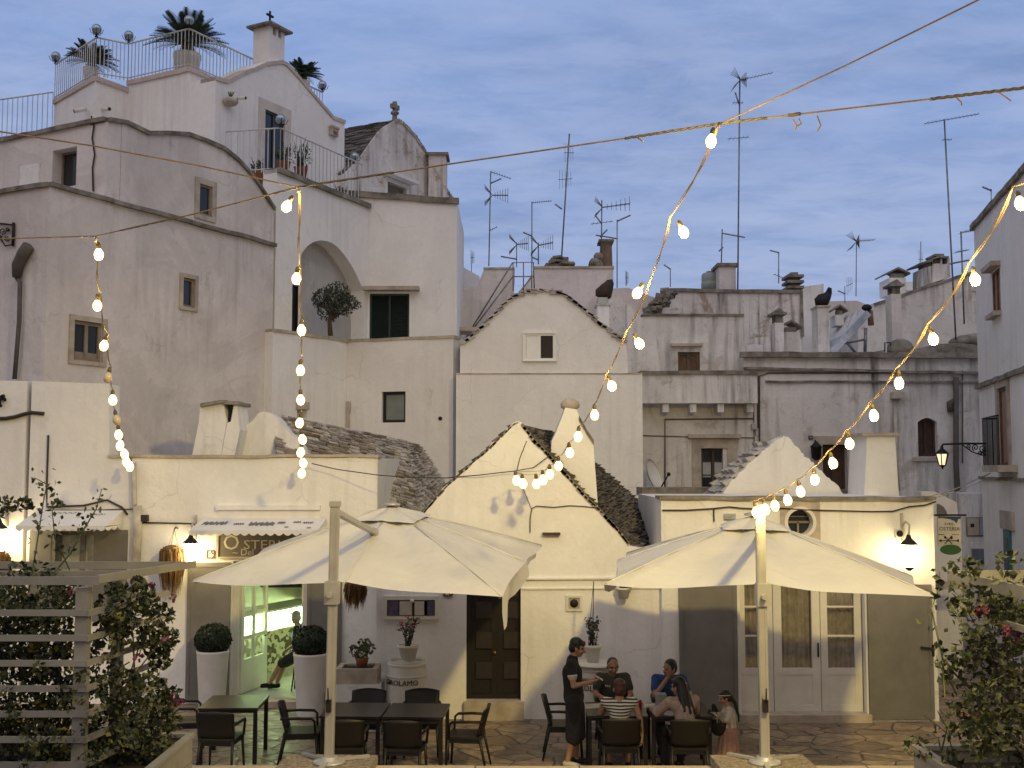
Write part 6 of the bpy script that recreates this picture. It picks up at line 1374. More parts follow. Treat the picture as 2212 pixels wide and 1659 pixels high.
tabs = [(-3.86, 15.75, 2, 'dark table on its own in front of the lit doorway'), (-2.10, 15.25, -3, 'left one of two joined dark tables behind the left umbrella post'), (-1.275, 15.21, -3, 'right one of two joined dark tables near the dark double door'),
        (1.40, 15.28, -2, 'dining table under the striped woman and the waiter'), (2.235, 15.25, -2, 'dining table in front of the man in blue')]
for i, (x, y, a, lb) in enumerate(tabs):
    o = T0 if i == 0 else copy_tree(T0); o.location = (x, y, 0); o.rotation_euler = (0, 0, rad(a)); o['label'] = lb; o['group'] = 'dark dining tables on the terrace'
C0 = mk_chair('armchair')
chs = [(-3.84, 14.98, -4, 'dark woven armchair in front of the single table'), (-4.62, 15.95, -80, 'dark woven armchair at the left end of the single table'),
       (-2.12, 14.55, 3, 'dark armchair in front of the joined tables, beside the umbrella post'), (-1.36, 14.50, -5, 'dark armchair in front of the joined tables, facing away, right hand one'),
       (-2.06, 15.93, 176, 'dark armchair behind the joined tables near the stone trough'), (-1.27, 15.93, 183, 'dark armchair behind the joined tables before the lettered barrel'),
       (-2.86, 15.35, -84, 'dark armchair in profile left of the joined tables'), (-.60, 15.15, 84, 'dark armchair in profile at the right end of the joined tables'),
       (1.38, 14.62, 2, 'dark armchair occupied by the striped woman'), (2.26, 14.58, -3, 'dark armchair occupied by the long-haired woman'),
       (1.47, 16.42, 180, 'dark armchair under the man in the olive shirt'), (2.30, 16.48, 176, 'dark armchair under the man in the blue shirt'), (.72, 15.75, -92, 'dark armchair behind the standing waiter')]
for i, (x, y, a, lb) in enumerate(chs):
    o = C0 if i == 0 else copy_tree(C0); o.location = (x, y, 0); o.rotation_euler = (0, 0, rad(a)); o['label'] = lb; o['group'] = 'dark woven armchairs on the terrace'
# things on the diners' table
GLS, _n, _b = nmat('drinking_glass'); _b.inputs['Base Color'].default_value = (.75, .8, .8, 1); _b.inputs['Roughness'].default_value = .05; _b.inputs['Alpha'].default_value = .35
CANR = simple('red_can', (.30, .02, .02), .35, .3, .2, 4); PAPER = MATS['paper']
for x, y, lb in ((1.22, 15.2, 'red drinks can left of the striped woman'), (1.72, 15.28, 'red drinks can right of the striped woman')):
    t = thing('drinks_can', lb, 'can', (x, y, .75)); part('can_body', CANR, t, lambda k: k.lathe([(.028, 0), (.033, .01), (.033, .11), (.027, .122)], (x, y, .75), 12)); part('can_top', GALV, t, lambda k: k.lathe([(.026, .1221), (.026, .124)], (x, y, .75), 12))
t = thing('napkin_holder', 'grey metal napkin holder standing on the diners table', 'napkin holder', (2.0, 15.2, .75)); part('holder', GALV, t, lambda k: (k.box((1.93, 15.14, .75), (2.07, 15.16, .97)), k.box((1.93, 15.24, .75), (2.07, 15.26, .97)), k.box((1.93, 15.16, .75), (2.07, 15.24, .765)))); part('napkin_pack', PAPER, t, lambda k: k.box((1.945, 15.165, .766), (2.055, 15.235, .95)))
for i, (x, y, lb) in enumerate(((1.46, 15.34, 'stemmed glass before the man in the olive shirt'), (2.3, 15.5, 'stemmed glass before the man in the blue shirt'), (2.42, 15.42, 'stemmed glass at the right of the diners table'))):
    t = thing('wine_glass', lb, 'glass', (x, y, .75)); part('bowl', GLS, t, lambda k: k.lathe([(.012, .09), (.035, .12), (.04, .16), (.033, .2)], (x, y, .75), 12)); part('stem_foot', GLS, t, lambda k: k.lathe([(.032, 0), (.03, .004), (.005, .01), (.005, .09)], (x, y, .75), 10))
for x, y, a, lb in ((1.12, 15.45, .3, 'white paper place mat at the waiter end of the table'), (2.0, 15.45, -.2, 'white paper place mat in the middle of the diners table'), (2.2, 15.02, .1, 'white paper place mat before the long-haired woman')):
    M = Matrix.Translation((x, y, .7525)) @ Matrix.Rotation(a, 4, 'Z'); t = thing('place_mat', lb, 'place mat', (x, y, .75)); part('sheet', PAPER, t, lambda k: k.mbox(M, .4, .28, .003)); part('cutlery', GALV, t, lambda k: (k.mbox(M, .018, .2, .004, (.15, 0, .004)), k.mbox(M, .014, .2, .004, (-.15, 0, .004))))
for i, (x, y) in enumerate(((2.31, 15.33), (2.36, 15.3))):
    t = thing('folded_napkin', ('upright folded white napkin left of its neighbour on the diners table', 'upright folded white napkin right of its neighbour on the diners table')[i], 'napkin', (x, y, .75)); part('fold', PAPER, t, lambda k: k.add([(x - .06, y - .04, .751), (x + .06, y - .04, .751), (x + .05, y + .04, .751), (x - .05, y + .04, .751), (x, y, .93)], [(0, 1, 4), (1, 2, 4), (2, 3, 4), (3, 0, 4), (3, 2, 1, 0)]))
# ------------------------------------------------------------------ pots, barrels, plants along the walls
def topiary(label, x, y, ztop, rt, rb, rball):
    t = thing('topiary_planter', label, 'planter', (x, y, 0), 0, 'tall white planters with clipped box balls')
    M4 = Matrix.Rotation(rad(45), 4, 'Z')
    def pot(k):
        k.lathe([(rb, 0), (rb * 1.02, .03), (rt * .97, ztop - .05), (rt, ztop - .03), (rt, ztop), (rt * .9, ztop), (rt * .88, ztop - .06)], (x, y, 0), 24)
    part('pot', CERAM, t, pot)
    def fol(k):
        k.ball((x, y, ztop + rball * .62), rball * .93, 16, 10, (1, 1, .86))
        for _ in range(1500): v = rv().normalized(); rr_b = rball * (1 + .06 * noise.noise(v * 3 + V((x, y, 0))) + random.uniform(-.02, .05)); leaf(k, V((x + v.x * rr_b, y + v.y * rr_b, ztop + rball * .62 + v.z * rr_b * .87)), random.uniform(.028, .06), .7)
    part('foliage_ball', BOX, t, fol)
topiary('tall white planter with a clipped dark ball left of the lit doorway', at(460, 1400, 18.55).x, 18.55, 1.0, .265, .2, .285)
topiary('tall white planter with a clipped dark ball right of the lit doorway', at(671, 1400, 18.3).x, 18.3, 1.0, .28, .205, .285)
x_, y_ = at(776, 1450, 17.5).x, 17.5
t = thing('stone_trough', 'white stone trough on a plinth with a succulent, left of the lettered barrel', 'trough', (x_, y_, 0))
part('plinth', WH, t, lambda k: k.box((x_ - .37, y_ - .3, 0), (x_ + .37, y_ + .3, .70))); part('basin', LIME, t, lambda k: (k.box((x_ - .33, y_ - .27, .702), (x_ + .31, y_ - .2, .93)), k.box((x_ - .33, y_ + .2, .702), (x_ + .31, y_ + .27, .93)), k.box((x_ - .33, y_ - .2, .702), (x_ - .25, y_ + .2, .93)), k.box((x_ + .23, y_ - .2, .702), (x_ + .31, y_ + .2, .93)))); part('soil', SOIL, t, lambda k: k.box((x_ - .25, y_ - .2, .702), (x_ + .23, y_ + .2, .90)))
t = thing('succulent_pot', 'terracotta pot of succulents standing in the stone trough', 'potted plant', (x_ + .04, y_, .9)); part('pot', TERRA, t, lambda k: k.lathe([(.07, .9), (.1, 1.03), (.11, 1.05)], (x_ + .04, y_, 0), 14)); part('foliage', SUCC, t, lambda k: [clump(k, (x_ + .04 + dx, y_, 1.14 + dz), .1, 60, .06, .7) for dx, dz in ((0, 0), (-.1, .02), (.1, .06), (.04, .12))])
def barrel(label, x, y, h, r, txt, tx, top=0.0):
    t = thing('wine_barrel', label, 'barrel', (x, y, 0), 0, 'white painted barrels with lettering')
    part('staves', WPAINT, t, lambda k: k.lathe([(r * .84, 0), (r * .93, h * .2), (r, h * .45), (r, h * .55), (r * .94, h * .8), (r * .85, h - .02), (r * .85, h), (r * .78, h), (r * .76, h - .03)], (x, y, 0), 28))
    for z, rr in ((h * .06, r * .875), (h * .2, r * .935), (h * .76, r * .955), (h * .92, r * .89)): part('hoop', CERAM, t, lambda k: k.lathe([(rr - .01, z), (rr + .006, z + .002), (rr + .006, z + .035), (rr - .01, z + .037)], (x, y, 0), 28))
    part('head', WPAINT, t, lambda k: k.lathe([(r * .77, h - .028), (.01, h - .026)], (x, y, 0), 28) if not top else k.lathe([(top, h + .001), (top + .005, h + .012), (top, h + .03), (.01, h + .031)], (x, y, 0), 32))
    def bend(px_, py_, hh):
        a = tx + px_ / r; q = r * (1 - .12 * ((h * .70 + py_ - h * .5) / (h * .5)) ** 2) + .004 + hh
        return V((x + q * math.sin(a), y - q * math.cos(a), h * .70 + py_))
    text_on('lettering', txt, .115, None, 0, 0, 0, WOODD, t, 1.0, bend)
    return t
xb_, yb_ = at(879, 1450, 17.5).x, 17.5
barrel('white barrel lettered GIROLAMO carrying a flower pot under the menu case', xb_, yb_, 1.03, .33, 'GIROLAMO', -.25)
part('logo_flourish', WOODD, SC.objects['wine_barrel'], lambda k: k.tube([V((xb_ + .345 * math.sin(a), yb_ - .345 * math.cos(a), .36 + .04 * math.sin(a * 14))) for a in [-.5 + i * .06 for i in range(12)]], .006, 4))
def potplant(label, c, r, h, kind, spread, hh, flowers=None, stake=0, mat=None):
    t = thing('flower_pot', label, 'potted plant', c); c = V(c)
    part('pot', mat or CERAM, t, lambda k: k.lathe([(r * .68, 0), (r * .95, h * .8), (r * 1.06, h * .82), (r * 1.06, h), (r * .92, h), (r * .9, h * .9)], c, 18)); part('soil', SOIL, t, lambda k: k.lathe([(r * .9, h * .88), (.01, h * .9)], c, 14))
    def fo(k):
        for _ in range(9):
            e = c + V((random.uniform(-spread, spread), random.uniform(-spread, spread), h + hh * random.uniform(.5, 1))); s = c + V((random.uniform(-.05, .05), 0, h * .9)); mid = s.lerp(e, .5) + rv() * .04
            k.tube([s, mid, e], .006, 4)
            for i in range(14): leaf(k, s.lerp(mid, i / 7) if i < 7 else mid.lerp(e, (i - 7) / 7) + rv() * .04, random.uniform(.05, .085), .5)
            for i in range(6): leaf(k, e + rv() * .07, random.uniform(.04, .07), .55)
    part('foliage', kind, t, fo)
    if flowers: part('blossom', flowers, t, lambda k: [clump(k, c + V((random.uniform(-spread, spread), random.uniform(-spread, .05), h + hh * random.uniform(.6, 1))), .03, 7, .035, .9) for _ in range(9)])
    if stake: part('stake', WOODD, t, lambda k: (k.tube([c + V((0, 0, h)), c + V((.02, 0, h + stake))], .007, 4), k.tube([c + V((-.07, 0, h)), c + V((.02, 0, h + stake))], .004, 4)))
    return t
potplant('white pot with a flowering plant standing on the lettered barrel', (xb_ + .02, yb_, 1.035), .16, .22, OLIV, .14, .42, REDF)
x2, y2 = at(1288, 1430, 17.1).x, 17.1
barrel('white barrel with a round table top behind the man in the olive shirt', x2, y2, 1.02, .31, 'GIROLAMO', -.35, .345)
potplant('white pot with a staked thin plant on the barrel table', (x2 - .05, y2 + .05, 1.052), .13, .26, OLIV, .12, .45, None, .95)
wp = C.pt(*C.uz(1345, 1290), .16); potplant('small white pot of trailing green hung on the wall by the right umbrella', wp, .11, .17, OLIV, .14, .08)
SC.objects['flower_pot.002']['label'] = 'small white pot of trailing green fixed to the wall behind the right umbrella edge'
def hanging(label, hook, c, r, L, mat=DRY, n=900):
    t = thing('hanging_plant', label, 'hanging plant', c, 0, 'dry hanging plants on the restaurant wall'); c = V(c); hook = V(hook)
    part('hook', IRON, t, lambda k: (k.tube([hook + V((0, .25, 0)), hook + V((0, .05, .03)), hook], .012, 5), [k.tube([hook, c + V((r * .5 * math.cos(a), r * .5 * math.sin(a), r * .3))], .004, 4) for a in (0, 2.1, 4.2)]))
    def fo(k):
        for _ in range(n):
            v = rv(); a = c + V((v.x * r, v.y * r, abs(v.z) * r * .6)); q = abs(random.gauss(0, .45)); l = L * max(.12, 1 - min(.9, q)) * random.uniform(.4, 1); sp = random.uniform(.9, 1.15)
            p2 = c + V((v.x * r * sp + random.uniform(-.02, .02), v.y * r * sp, -l * .45)); p3 = c + V((v.x * r * sp * .8 + random.uniform(-.04, .04), v.y * r * .8, -l)); w = V((random.uniform(-1, 1), random.uniform(-1, 1), 0)) * .009
            k.add([a - w, a + w, p2 + w, p2 - w, p3], [(0, 1, 2, 3), (3, 2, 4)])
        k.ball(c, r * .75, 8, 6, (1, 1, .8))
    part('foliage', mat, t, fo)
hanging('long brown dry plant hanging from a hook left of the number 19 lantern', S.pt(SU(383), SZ(1142), .2), S.pt(SU(382), SZ(1190), .28), .21, .95)
hanging('rounded brown plant hanging under the lantern at the left frame edge', S.pt(SU(8), SZ(1120), .2), S.pt(SU(4), SZ(1203), .3), .27, .72, leafmat('dry_reddish', (.07, .035, .015), (.17, .09, .03), .8))
hanging('dim brown plant hanging below the left umbrella beside the menu case', C.pt(CU(772), CZ(1240), .2), C.pt(CU(772), CZ(1262), .25), .18, .45)
# palms and plants on the upper terraces
def cycad(label, c, R, n, pot=None):
    t = thing('cycad_palm', label, 'palm', c, 0, 'potted cycad palms on the high roof terrace'); c = V(c)
    def fr(k):
        for i in range(n):
            a = i * 2.399; el = rad(random.uniform(2, 62)); d = V((math.cos(a) * math.cos(el), math.sin(a) * math.cos(el), math.sin(el))); L = R * random.uniform(.85, 1.1)
            pts = [c + d * L * s - V((0, 0, .35 * L * s ** 2.2 * (1 - el / 2))) for s in (0, .25, .5, .75, 1)]
            k.tube(pts, [.012, .01, .008, .006, .003], 4, False)
            x = d.cross(V((0, 0, 1))); x = x.normalized() if x.length > .1 else V((1, 0, 0))
            for s in range(22):
                f = .12 + .86 * s / 21; j = min(3, int(f * 4)); p = pts[j].lerp(pts[j + 1], f * 4 - j); l = R * .2 * math.sin(math.pi * (.12 + f * .8))
                for sg_ in (-1, 1):
                    e = p + (x * sg_ + d * .55 + V((0, 0, .18))).normalized() * l; wv_ = d * .02
                    k.add([p - wv_, p + wv_, e], [(0, 1, 2)])
    part('fronds', PALM, t, fr)
    part('trunk', STEM, t, lambda k: k.lathe([(.16 * R, -.35 * R), (.17 * R, -.1 * R), (.1 * R, .06 * R)], c, 10))
    if pot: part('pot', WPAINT, t, lambda k: k.lathe([(pot * .8, -.75 * R), (pot * .95, -.35 * R), (pot, -.33 * R), (pot, -.22 * R), (pot * .85, -.22 * R)], c, 18))
    return t
cycad('large cycad in a white pot at the middle of the roof terrace', at(405, 98, 28.4), 1.12, 64, .36)
cycad('smaller cycad at the left corner of the roof terrace', at(197, 135, 28.8), .74, 52, .2)
cycad('cycad partly hidden behind the roof edge right of the cross chimney', at(655, 165, 31.0), .66, 46, .2)
SPIK = PALM
def spiky(label, c, n, L, r=.02):
    t = thing('balcony_plant', label, 'potted plant', c, 0, 'plants on the balcony terrace'); c = V(c)
    part('foliage', SPIK, t, lambda k: [k.tube([c + V((random.uniform(-.1, .1), random.uniform(-.1, .1), 0)), c + V((random.uniform(-.25, .25), random.uniform(-.2, .2), L * random.uniform(.5, 1)))], [r, r * .3], 5) for _ in range(n)] + [clump(k, c + V((0, 0, L * .4)), L * .38, 90, .1, .4)])
    part('pot', TERRA, t, lambda k: k.lathe([(.13, -.3), (.18, -.02), (.2, 0)], c, 12)); return t
for px, py, Yd, n, L, lb in ((612, 350, 27.6, 9, .55, 'low bushy plant at the corner of the balcony railing'), (650, 362, 28.2, 16, .8, 'tall spiky plant behind the balcony railing'), (556, 372, 27.2, 6, .4, 'small green plant at the left of the balcony door'), (735, 428, 29.4, 8, .4, 'low plant near the right end of the balcony railing')): spiky(lb, at(px, py, Yd), n, L)
ot = thing('olive_tree', 'bushy olive tree growing in the arched loggia', 'tree', at(715, 722, 27.2))
oc = at(718, 655, 27.0); ob = at(714, 725, 27.0)
part('trunk', STEM, ot, lambda k: (k.tube([ob, ob.lerp(oc, .4) + V((-.04, 0, 0)), oc], [.07, .055, .03], 6), [k.tube([ob.lerp(oc, .5), oc + V((dx, 0, dz))], [.035, .01], 5) for dx, dz in ((-.3, .2), (.35, .15), (.1, .4), (.45, -.1))]))
part('crown', OLIV, ot, lambda k: [clump(k, oc + V((dx, dy, dz)), r, n, .10, .34) for dx, dy, dz, r, n in ((-.12, 0, .05, .36, 420), (.1, .1, .22, .34, 380), (.28, 0, -.02, .3, 300), (-.1, .1, -.18, .28, 220), (.15, -.15, .02, .32, 300), (-.28, 0, .12, .24, 160), (.5, 0, .02, .16, 60), (.62, 0, -.05, .1, 22))])
# ------------------------------------------------------------------ foreground trellises with bougainvillea
TREL = simple('trellis_paint', (.25, .235, .205), .7, 0, .25, 3, .2, world=True)
def planks(k, pl, u0, u1, z0, z1, w, n, th=.03):
    h = (z1 - z0) / n
    for i in range(n): k.pbox(pl, u0, u1, z0 + i * h + .006, z0 + (i + 1) * h - .004, w - th, w)
tl = thing('left_trellis_planter', 'white slatted trellis rising from a plank planter box at lower left', 'planter', (-3.6, 8.6, 1))
X0, X1, Y0, Y1, ZT = -6.4, -2.62, 7.6, 9.3, 1.80
PSd = Plane((X1, Y1), (0, -1)); PSd = Plane((X1, Y0), (0, 1))
part('box', TREL, tl, lambda k: (planks(k, Plane((X1, Y0), (0, 1)), 0, Y1 - Y0, 1.0, ZT, 0, 4), planks(k, Plane((X0, Y0), (1, 0)), 0, X1 - X0 - .031, 1.0, ZT, 0, 4), k.box((X0, Y1 - .03, 1.0), (X1 - .031, Y1, ZT)), k.box((X1 - .04, Y0 + .03, ZT + .001), (X1 + .025, Y1, ZT + .03)), k.box((X0, Y1 - .05, ZT + .001), (X1 - .041, Y1 + .02, ZT + .03))))
part('soil', SOIL, tl, lambda k: k.box((X0 + .03, Y0 + .03, 1.0), (X1 - .032, Y1 - .032, ZT - .12)))
fy, by, rx, lx, zt_ = 8.45, 9.2, -3.22, -6.2, 3.2
part('post', TREL, tl, lambda k: k.box((rx - .045, fy - .045, 1.2), (rx + .045, fy + .045, zt_ - .1))); part('post', TREL, tl, lambda k: k.box((rx - .04, by - .045, 1.2), (rx + .04, by + .04, zt_ - .1))); part('post', TREL, tl, lambda k: k.box((-5.2, fy - .045, 1.2), (-5.12, fy + .045, zt_ - .1)))
part('top_frame', TREL, tl, lambda k: (k.box((lx, fy - .075, zt_ - .075), (rx + .13, fy - .047, zt_ - .015)), k.bar((rx + .12, fy - .06, zt_ - .035), (rx + .44, by + .62, zt_ - .045), .028, .06), k.box((lx, by + .5, zt_ - .075), (rx + .40, by + .53, zt_ - .015)), k.box((lx, fy + .45, zt_ - .07), (rx + .2, fy + .48, zt_ - .02))))
for i in range(8):
    z = 1.62 + i * .185
    part('slat', TREL, tl, lambda k: k.box((lx, fy - .07, z - .02), (rx + .05, fy - .046, z + .025))); part('slat', TREL, tl, lambda k: k.bar((rx + .057, fy - .07, z), (rx + .30, by + .35, z + .02), .022, .045))
def vines(k, root, tips, leaves_, s, stem=.008):
    for tp in tips:
        r0 = V(root) + V((random.uniform(-.4, .4), random.uniform(-.2, .2), 0)); tp = V(tp); md = r0.lerp(tp, .5) + rv() * .18 + V((0, 0, .1)); pts = [r0, r0.lerp(md, .5) + rv() * .05, md, md.lerp(tp, .5) + rv() * .08, tp]
        k.tube(pts, [stem, stem * .9, stem * .8, stem * .6, stem * .4], 4, False)
        for i in range(leaves_):
            f = random.uniform(.25, 1) * 3.999; j = int(f); p = pts[j].lerp(pts[j + 1], f - j); leaf(k, p + rv() * random.uniform(.02, .15), s * random.uniform(.6, 1.3), .68)
bv = thing('left_bougainvillea', 'dense bougainvillea with dark green leaves climbing the left trellis', 'climbing plant', (-4, 8.7, ZT - .1))
def bfol(k):
    for px, py, r, n in ((60, 1300, .34, 520), (110, 1350, .30, 460), (50, 1400, .36, 560), (120, 1450, .30, 430), (40, 1500, .38, 600), (100, 1550, .36, 560), (60, 1620, .40, 620), (150, 1620, .32, 460), (20, 1360, .30, 400), (20, 1270, .14, 110), (160, 1395, .16, 120), (160, 1500, .2, 200),
                        (262, 1312, .20, 260), (300, 1350, .20, 240), (240, 1372, .16, 160), (322, 1305, .10, 80), (335, 1385, .15, 140), (352, 1330, .09, 50), (300, 1262, .07, 45), (362, 1378, .10, 80), (345, 1425, .10, 70), (318, 1275, .08, 50), (250, 1275, .10, 70),
                        (262, 1490, .18, 190), (320, 1495, .17, 170), (290, 1550, .24, 300), (345, 1540, .15, 130), (240, 1600, .26, 340), (325, 1600, .20, 220), (210, 1640, .26, 300), (290, 1640, .22, 240), (368, 1500, .08, 45), (222, 1440, .14, 90), (150, 1290, .15, 120), (110, 1262, .10, 70), (370, 1560, .09, 50), (-60, 1330, .36, 420), (-70, 1460, .4, 480), (-60, 1600, .4, 480), (-180, 1380, .36, 360), (-190, 1540, .4, 420), (-300, 1450, .4, 380)):
        c = at(px, py, random.uniform(8.62, 9.15)); clump(k, c, r, int(n * 1.15), .052, .72, (1, .55, .95))
    for _ in range(26):
        c = at(random.uniform(0, 330), random.uniform(1440, 1655), random.uniform(8.2, 8.4)); clump(k, c, random.uniform(.05, .11), 22, .05, .7)
bv_ = part('foliage', BOUG, bv, bfol)
part('stem', STEM, bv, lambda k: (vines(k, (-3.3, 8.9, ZT - .1), [at(270, 1300, 8.9), at(320, 1340, 9.0), at(350, 1380, 9), at(280, 1430, 8.8), at(310, 1480, 8.7)], 0, .05, .012)))
part('shoot', BOUG, bv, lambda k: (vines(k, at(20, 1280, 8.9), [at(75, 1032, 9.2)], 44, .055), vines(k, at(75, 1250, 9.0), [at(220, 1056, 9.3), at(130, 1080, 9.2)], 44, .05), clump(k, at(10, 1092, 9.0), .09, 50, .055), clump(k, at(52, 1088, 9.1), .07, 40, .055)))
part('blossom', PINK, bv, lambda k: [clump(k, at(px, py, 8.6), .03, 9, .04, .9) for px, py in ((375, 1292), (378, 1504), (388, 1514), (380, 1518), (325, 1265), (150, 1275), (300, 1420), (358, 1380))])
part('yellow_foliage', leafmat('yellow_leaf', (.13, .11, .015), (.22, .18, .03)), bv, lambda k: [clump(k, at(random.uniform(20, 280), random.uniform(1330, 1640), random.uniform(8.5, 8.7)), .05, 4, .05, .8) for _ in range(30)])
tr_ = thing('right_trellis_planter', 'white trellis frame over a plank planter box at lower right', 'planter', (4, 8.8, 1))
X2, X3 = 3.43, 6.6
part('box', TREL, tr_, lambda k: (planks(k, Plane((X2, 9.7), (0, -1)), 0, 2.2, 1.0, 1.6, 0, 3, .05), k.box((X2 + .001, 9.66, 1.0), (X3, 9.7, 1.6)), k.box((X2 - .02, 7.5, 1.601), (X2 + .07, 9.7, 1.64)), k.box((X2 + .071, 9.64, 1.601), (X3, 9.72, 1.64))))
part('soil', SOIL, tr_, lambda k: k.box((X2 + .06, 7.5, 1.0), (X3, 9.65, 1.5)))
part('top_frame', TREL, tr_, lambda k: (k.bar((3.74, 9.6, 3.07), (3.86, 7.4, 3.07), .03, .10), k.box((3.76, 9.58, 3.02), (6.6, 9.61, 3.12)), k.box((3.84, 8.6, 3.03), (6.6, 8.63, 3.11)), k.bar((3.78, 9.0, 2.8), (3.86, 7.4, 2.8), .025, .05)))
part('post', TREL, tr_, lambda k: k.box((4.3, 9.0, 1.3), (4.39, 9.09, 3.0)))
for i in range(5): part('slat', TREL, tr_, lambda k: k.box((3.9, 9.06 + .0, 1.75 + i * .2), (6.6, 9.085, 1.79 + i * .2)))
bw = thing('right_bougainvillea', 'bougainvillea with dull pink blossom on the right trellis', 'climbing plant', (4, 8.8, 1.5))
def bfol2(k):
    for px, py, r, n in ((2080, 1290, .14, 90), (2110, 1320, .2, 170), (2160, 1290, .2, 170), (2150, 1350, .26, 270), (2190, 1380, .34, 420), (2100, 1400, .13, 80), (2130, 1430, .2, 190), (2190, 1460, .36, 460), (2080, 1450, .09, 40), (2150, 1510, .22, 220), (2070, 1500, .12, 70), (2100, 1530, .14, 90), (2190, 1540, .36, 420), (2080, 1560, .13, 80), (2130, 1590, .2, 160), (2190, 1620, .34, 380), (2110, 1580, .14, 90), (2060, 1640, .09, 40), (2050, 1225, .06, 20), (2090, 1228, .1, 50), (2110, 1225, .08, 30), (2180, 1215, .1, 45), (2130, 1262, .1, 50), (1990, 1625, .08, 26), (1965, 1610, .06, 18), (2200, 1290, .2, 150), (2270, 1330, .34, 330), (2290, 1460, .4, 420), (2280, 1600, .4, 420), (2390, 1360, .36, 330), (2400, 1500, .4, 400), (2400, 1630, .4, 380), (2510, 1400, .36, 300), (2520, 1550, .4, 360)):
        clump(k, at(px, py, random.uniform(8.5, 9.2)), r, int(n * .62), .07, .62)
part('foliage', BOUG, bw, bfol2)
part('stem', STEM, bw, lambda k: vines(k, (4.0, 9.0, 1.5), [at(2085, 1310, 9), at(2120, 1350, 8.9), at(2060, 1400, 9), at(2080, 1480, 8.9), at(2150, 1280, 8.8)], 0, .05, .01))
part('shoot', BOUG, bw, lambda k: (vines(k, at(2090, 1500, 8.9), [at(2056, 1420, 9), at(2048, 1480, 9), at(2030, 1235, 9.4)], 26, .07), vines(k, (3.7, 9.2, 1.5), [at(1995, 1545, 9.3), at(2025, 1535, 9.2), at(1985, 1590, 9.4)], 10, .06)))
part('blossom', PINK, bw, lambda k: [clump(k, at(px + random.uniform(-18, 18), py + random.uniform(-12, 12), 8.5), .035, 7, .04, .9) for px, py in ((2120, 1330),) * 7 + ((2190, 1370),) * 8 + ((2085, 1545), (2100, 1540))])
# ------------------------------------------------------------------ cables and string lights
BULB = emit('bulb_glow', (1.0, .80, .34), 2.3)
OFFB, _n, _b = nmat('unlit_bulb'); _b.inputs['Base Color'].default_value = (.62, .5, .3, 1); _b.inputs['Roughness'].default_value = .1
SOCK = simple('bulb_socket', (.16, .11, .05), .6)
def mk_bulb(name, mat):
    m = MB(); m.lathe([(.004, -.135), (.026, -.128), (.040, -.105), (.045, -.083), (.041, -.06), (.026, -.036), (.018, -.022)], (0, 0, 0), 10); me = m.mesh(name); me.materials.append(mat)
    s = MB(); s.lathe([(.02, -.024), (.021, .01), (.012, .03), (.006, .034)], (0, 0, 0), 8); sm = s.mesh('bulb_socket'); sm.materials.append(SOCK)
    return me, sm
BM_, SM_ = mk_bulb('bulb', BULB); OM_, _ = mk_bulb('unlit_bulb', OFFB)
def string(label, start, bulbs, off_end, Dend, mm, hang, unlit=(), tail=None):
    t = thing('string_light', label, 'string lights', start, 0, 'strings of round bulbs across the terrace')
    yend = 1009.5 - off_end
    Yat = lambda y: max(3.0, Dend / (1 + (yend - y) / (FPX * mm)))
    allb = sorted([(y, x, True) for x, y in bulbs] + [(y, x, False) for x, y in unlit])
    pts = [V(start)]
    for i, (y, x, lit) in enumerate(allb):
        Yb = Yat(y); c = at(x, y, Yb)
        jx, jy = hang(i); top = c + V((jx, 0, .10)); pts.append(top)
        rot = Matrix.Rotation(math.atan2(jx, .10) * .9 + random.uniform(-.15, .15), 4, 'Y') @ Matrix.Rotation(random.uniform(-.3, .3), 4, 'X')
        o = bpy.data.objects.new('bulb' if lit else 'unlit_bulb', BM_ if lit else OM_); link(o); o.parent = t; o.matrix_parent_inverse = _MW[t.name].inverted(); o.location = c + V((0, 0, .06)); o.rotation_euler = rot.to_euler(); o.scale = (.58 + .068 * (Yb - 5),) * 3  # far bulbs scaled up to imitate the glare around them
        if lit: lamp('bulb_light', 'POINT', c - V((0, .0, .05 * o.scale[0])), 15.0, (1.0, .76, .27), .04)
        s = bpy.data.objects.new('socket', SM_); link(s); s.parent = o
    if tail is not None: pts.append(V(tail))
    def wire(k):
        fine = []
        for a, b in zip(pts[:-1], pts[1:]):
            for j in range(6):
                f = j / 6; fine.append(a.lerp(b, f) - V((0, 0, .05 * math.sin(math.pi * f) * min(1, (b - a).length))))
        fine.append(pts[-1]); k.tube(fine, .0042, 5)
        f2 = [p + V((.012 * math.sin(i * 1.1), .012 * math.cos(i * 1.1), 0)) for i, p in enumerate(fine)]; k.tube(f2, .003, 4)
    part('wire', ROPE, t, wire); return t
m1 = .13
Y1s, Y2s, Y3s, Y4s = 7.3, 6.5, 5.5, 5.0
string('string of bulbs hanging furthest left, in front of the grey house', at(207, 512, Y1s), [(212, 549), (210, 658), (228, 744), (243, 860), (255, 933), (262, 956), (266, 974), (273, 990), (281, 1001)], 8, 18.75, m1, lambda i: (random.uniform(-.02, .02), 0), [(236, 812), (249, 902)], S.pt(SU(287), SZ(1006), .1))
string('string of bulbs hanging straight down before the arched house', at(645, 408, Y2s), [(628, 450), (642, 601), (651, 712), (649, 796), (649, 859), (650, 908), (651, 943), (651, 971), (653, 993), (653, 1015)], -6, 18.8, m1, lambda i: ((.05, 0) if i == 0 else (random.uniform(-.015, .02), 0)), (), S.pt(SU(653), SZ(1002), .12))
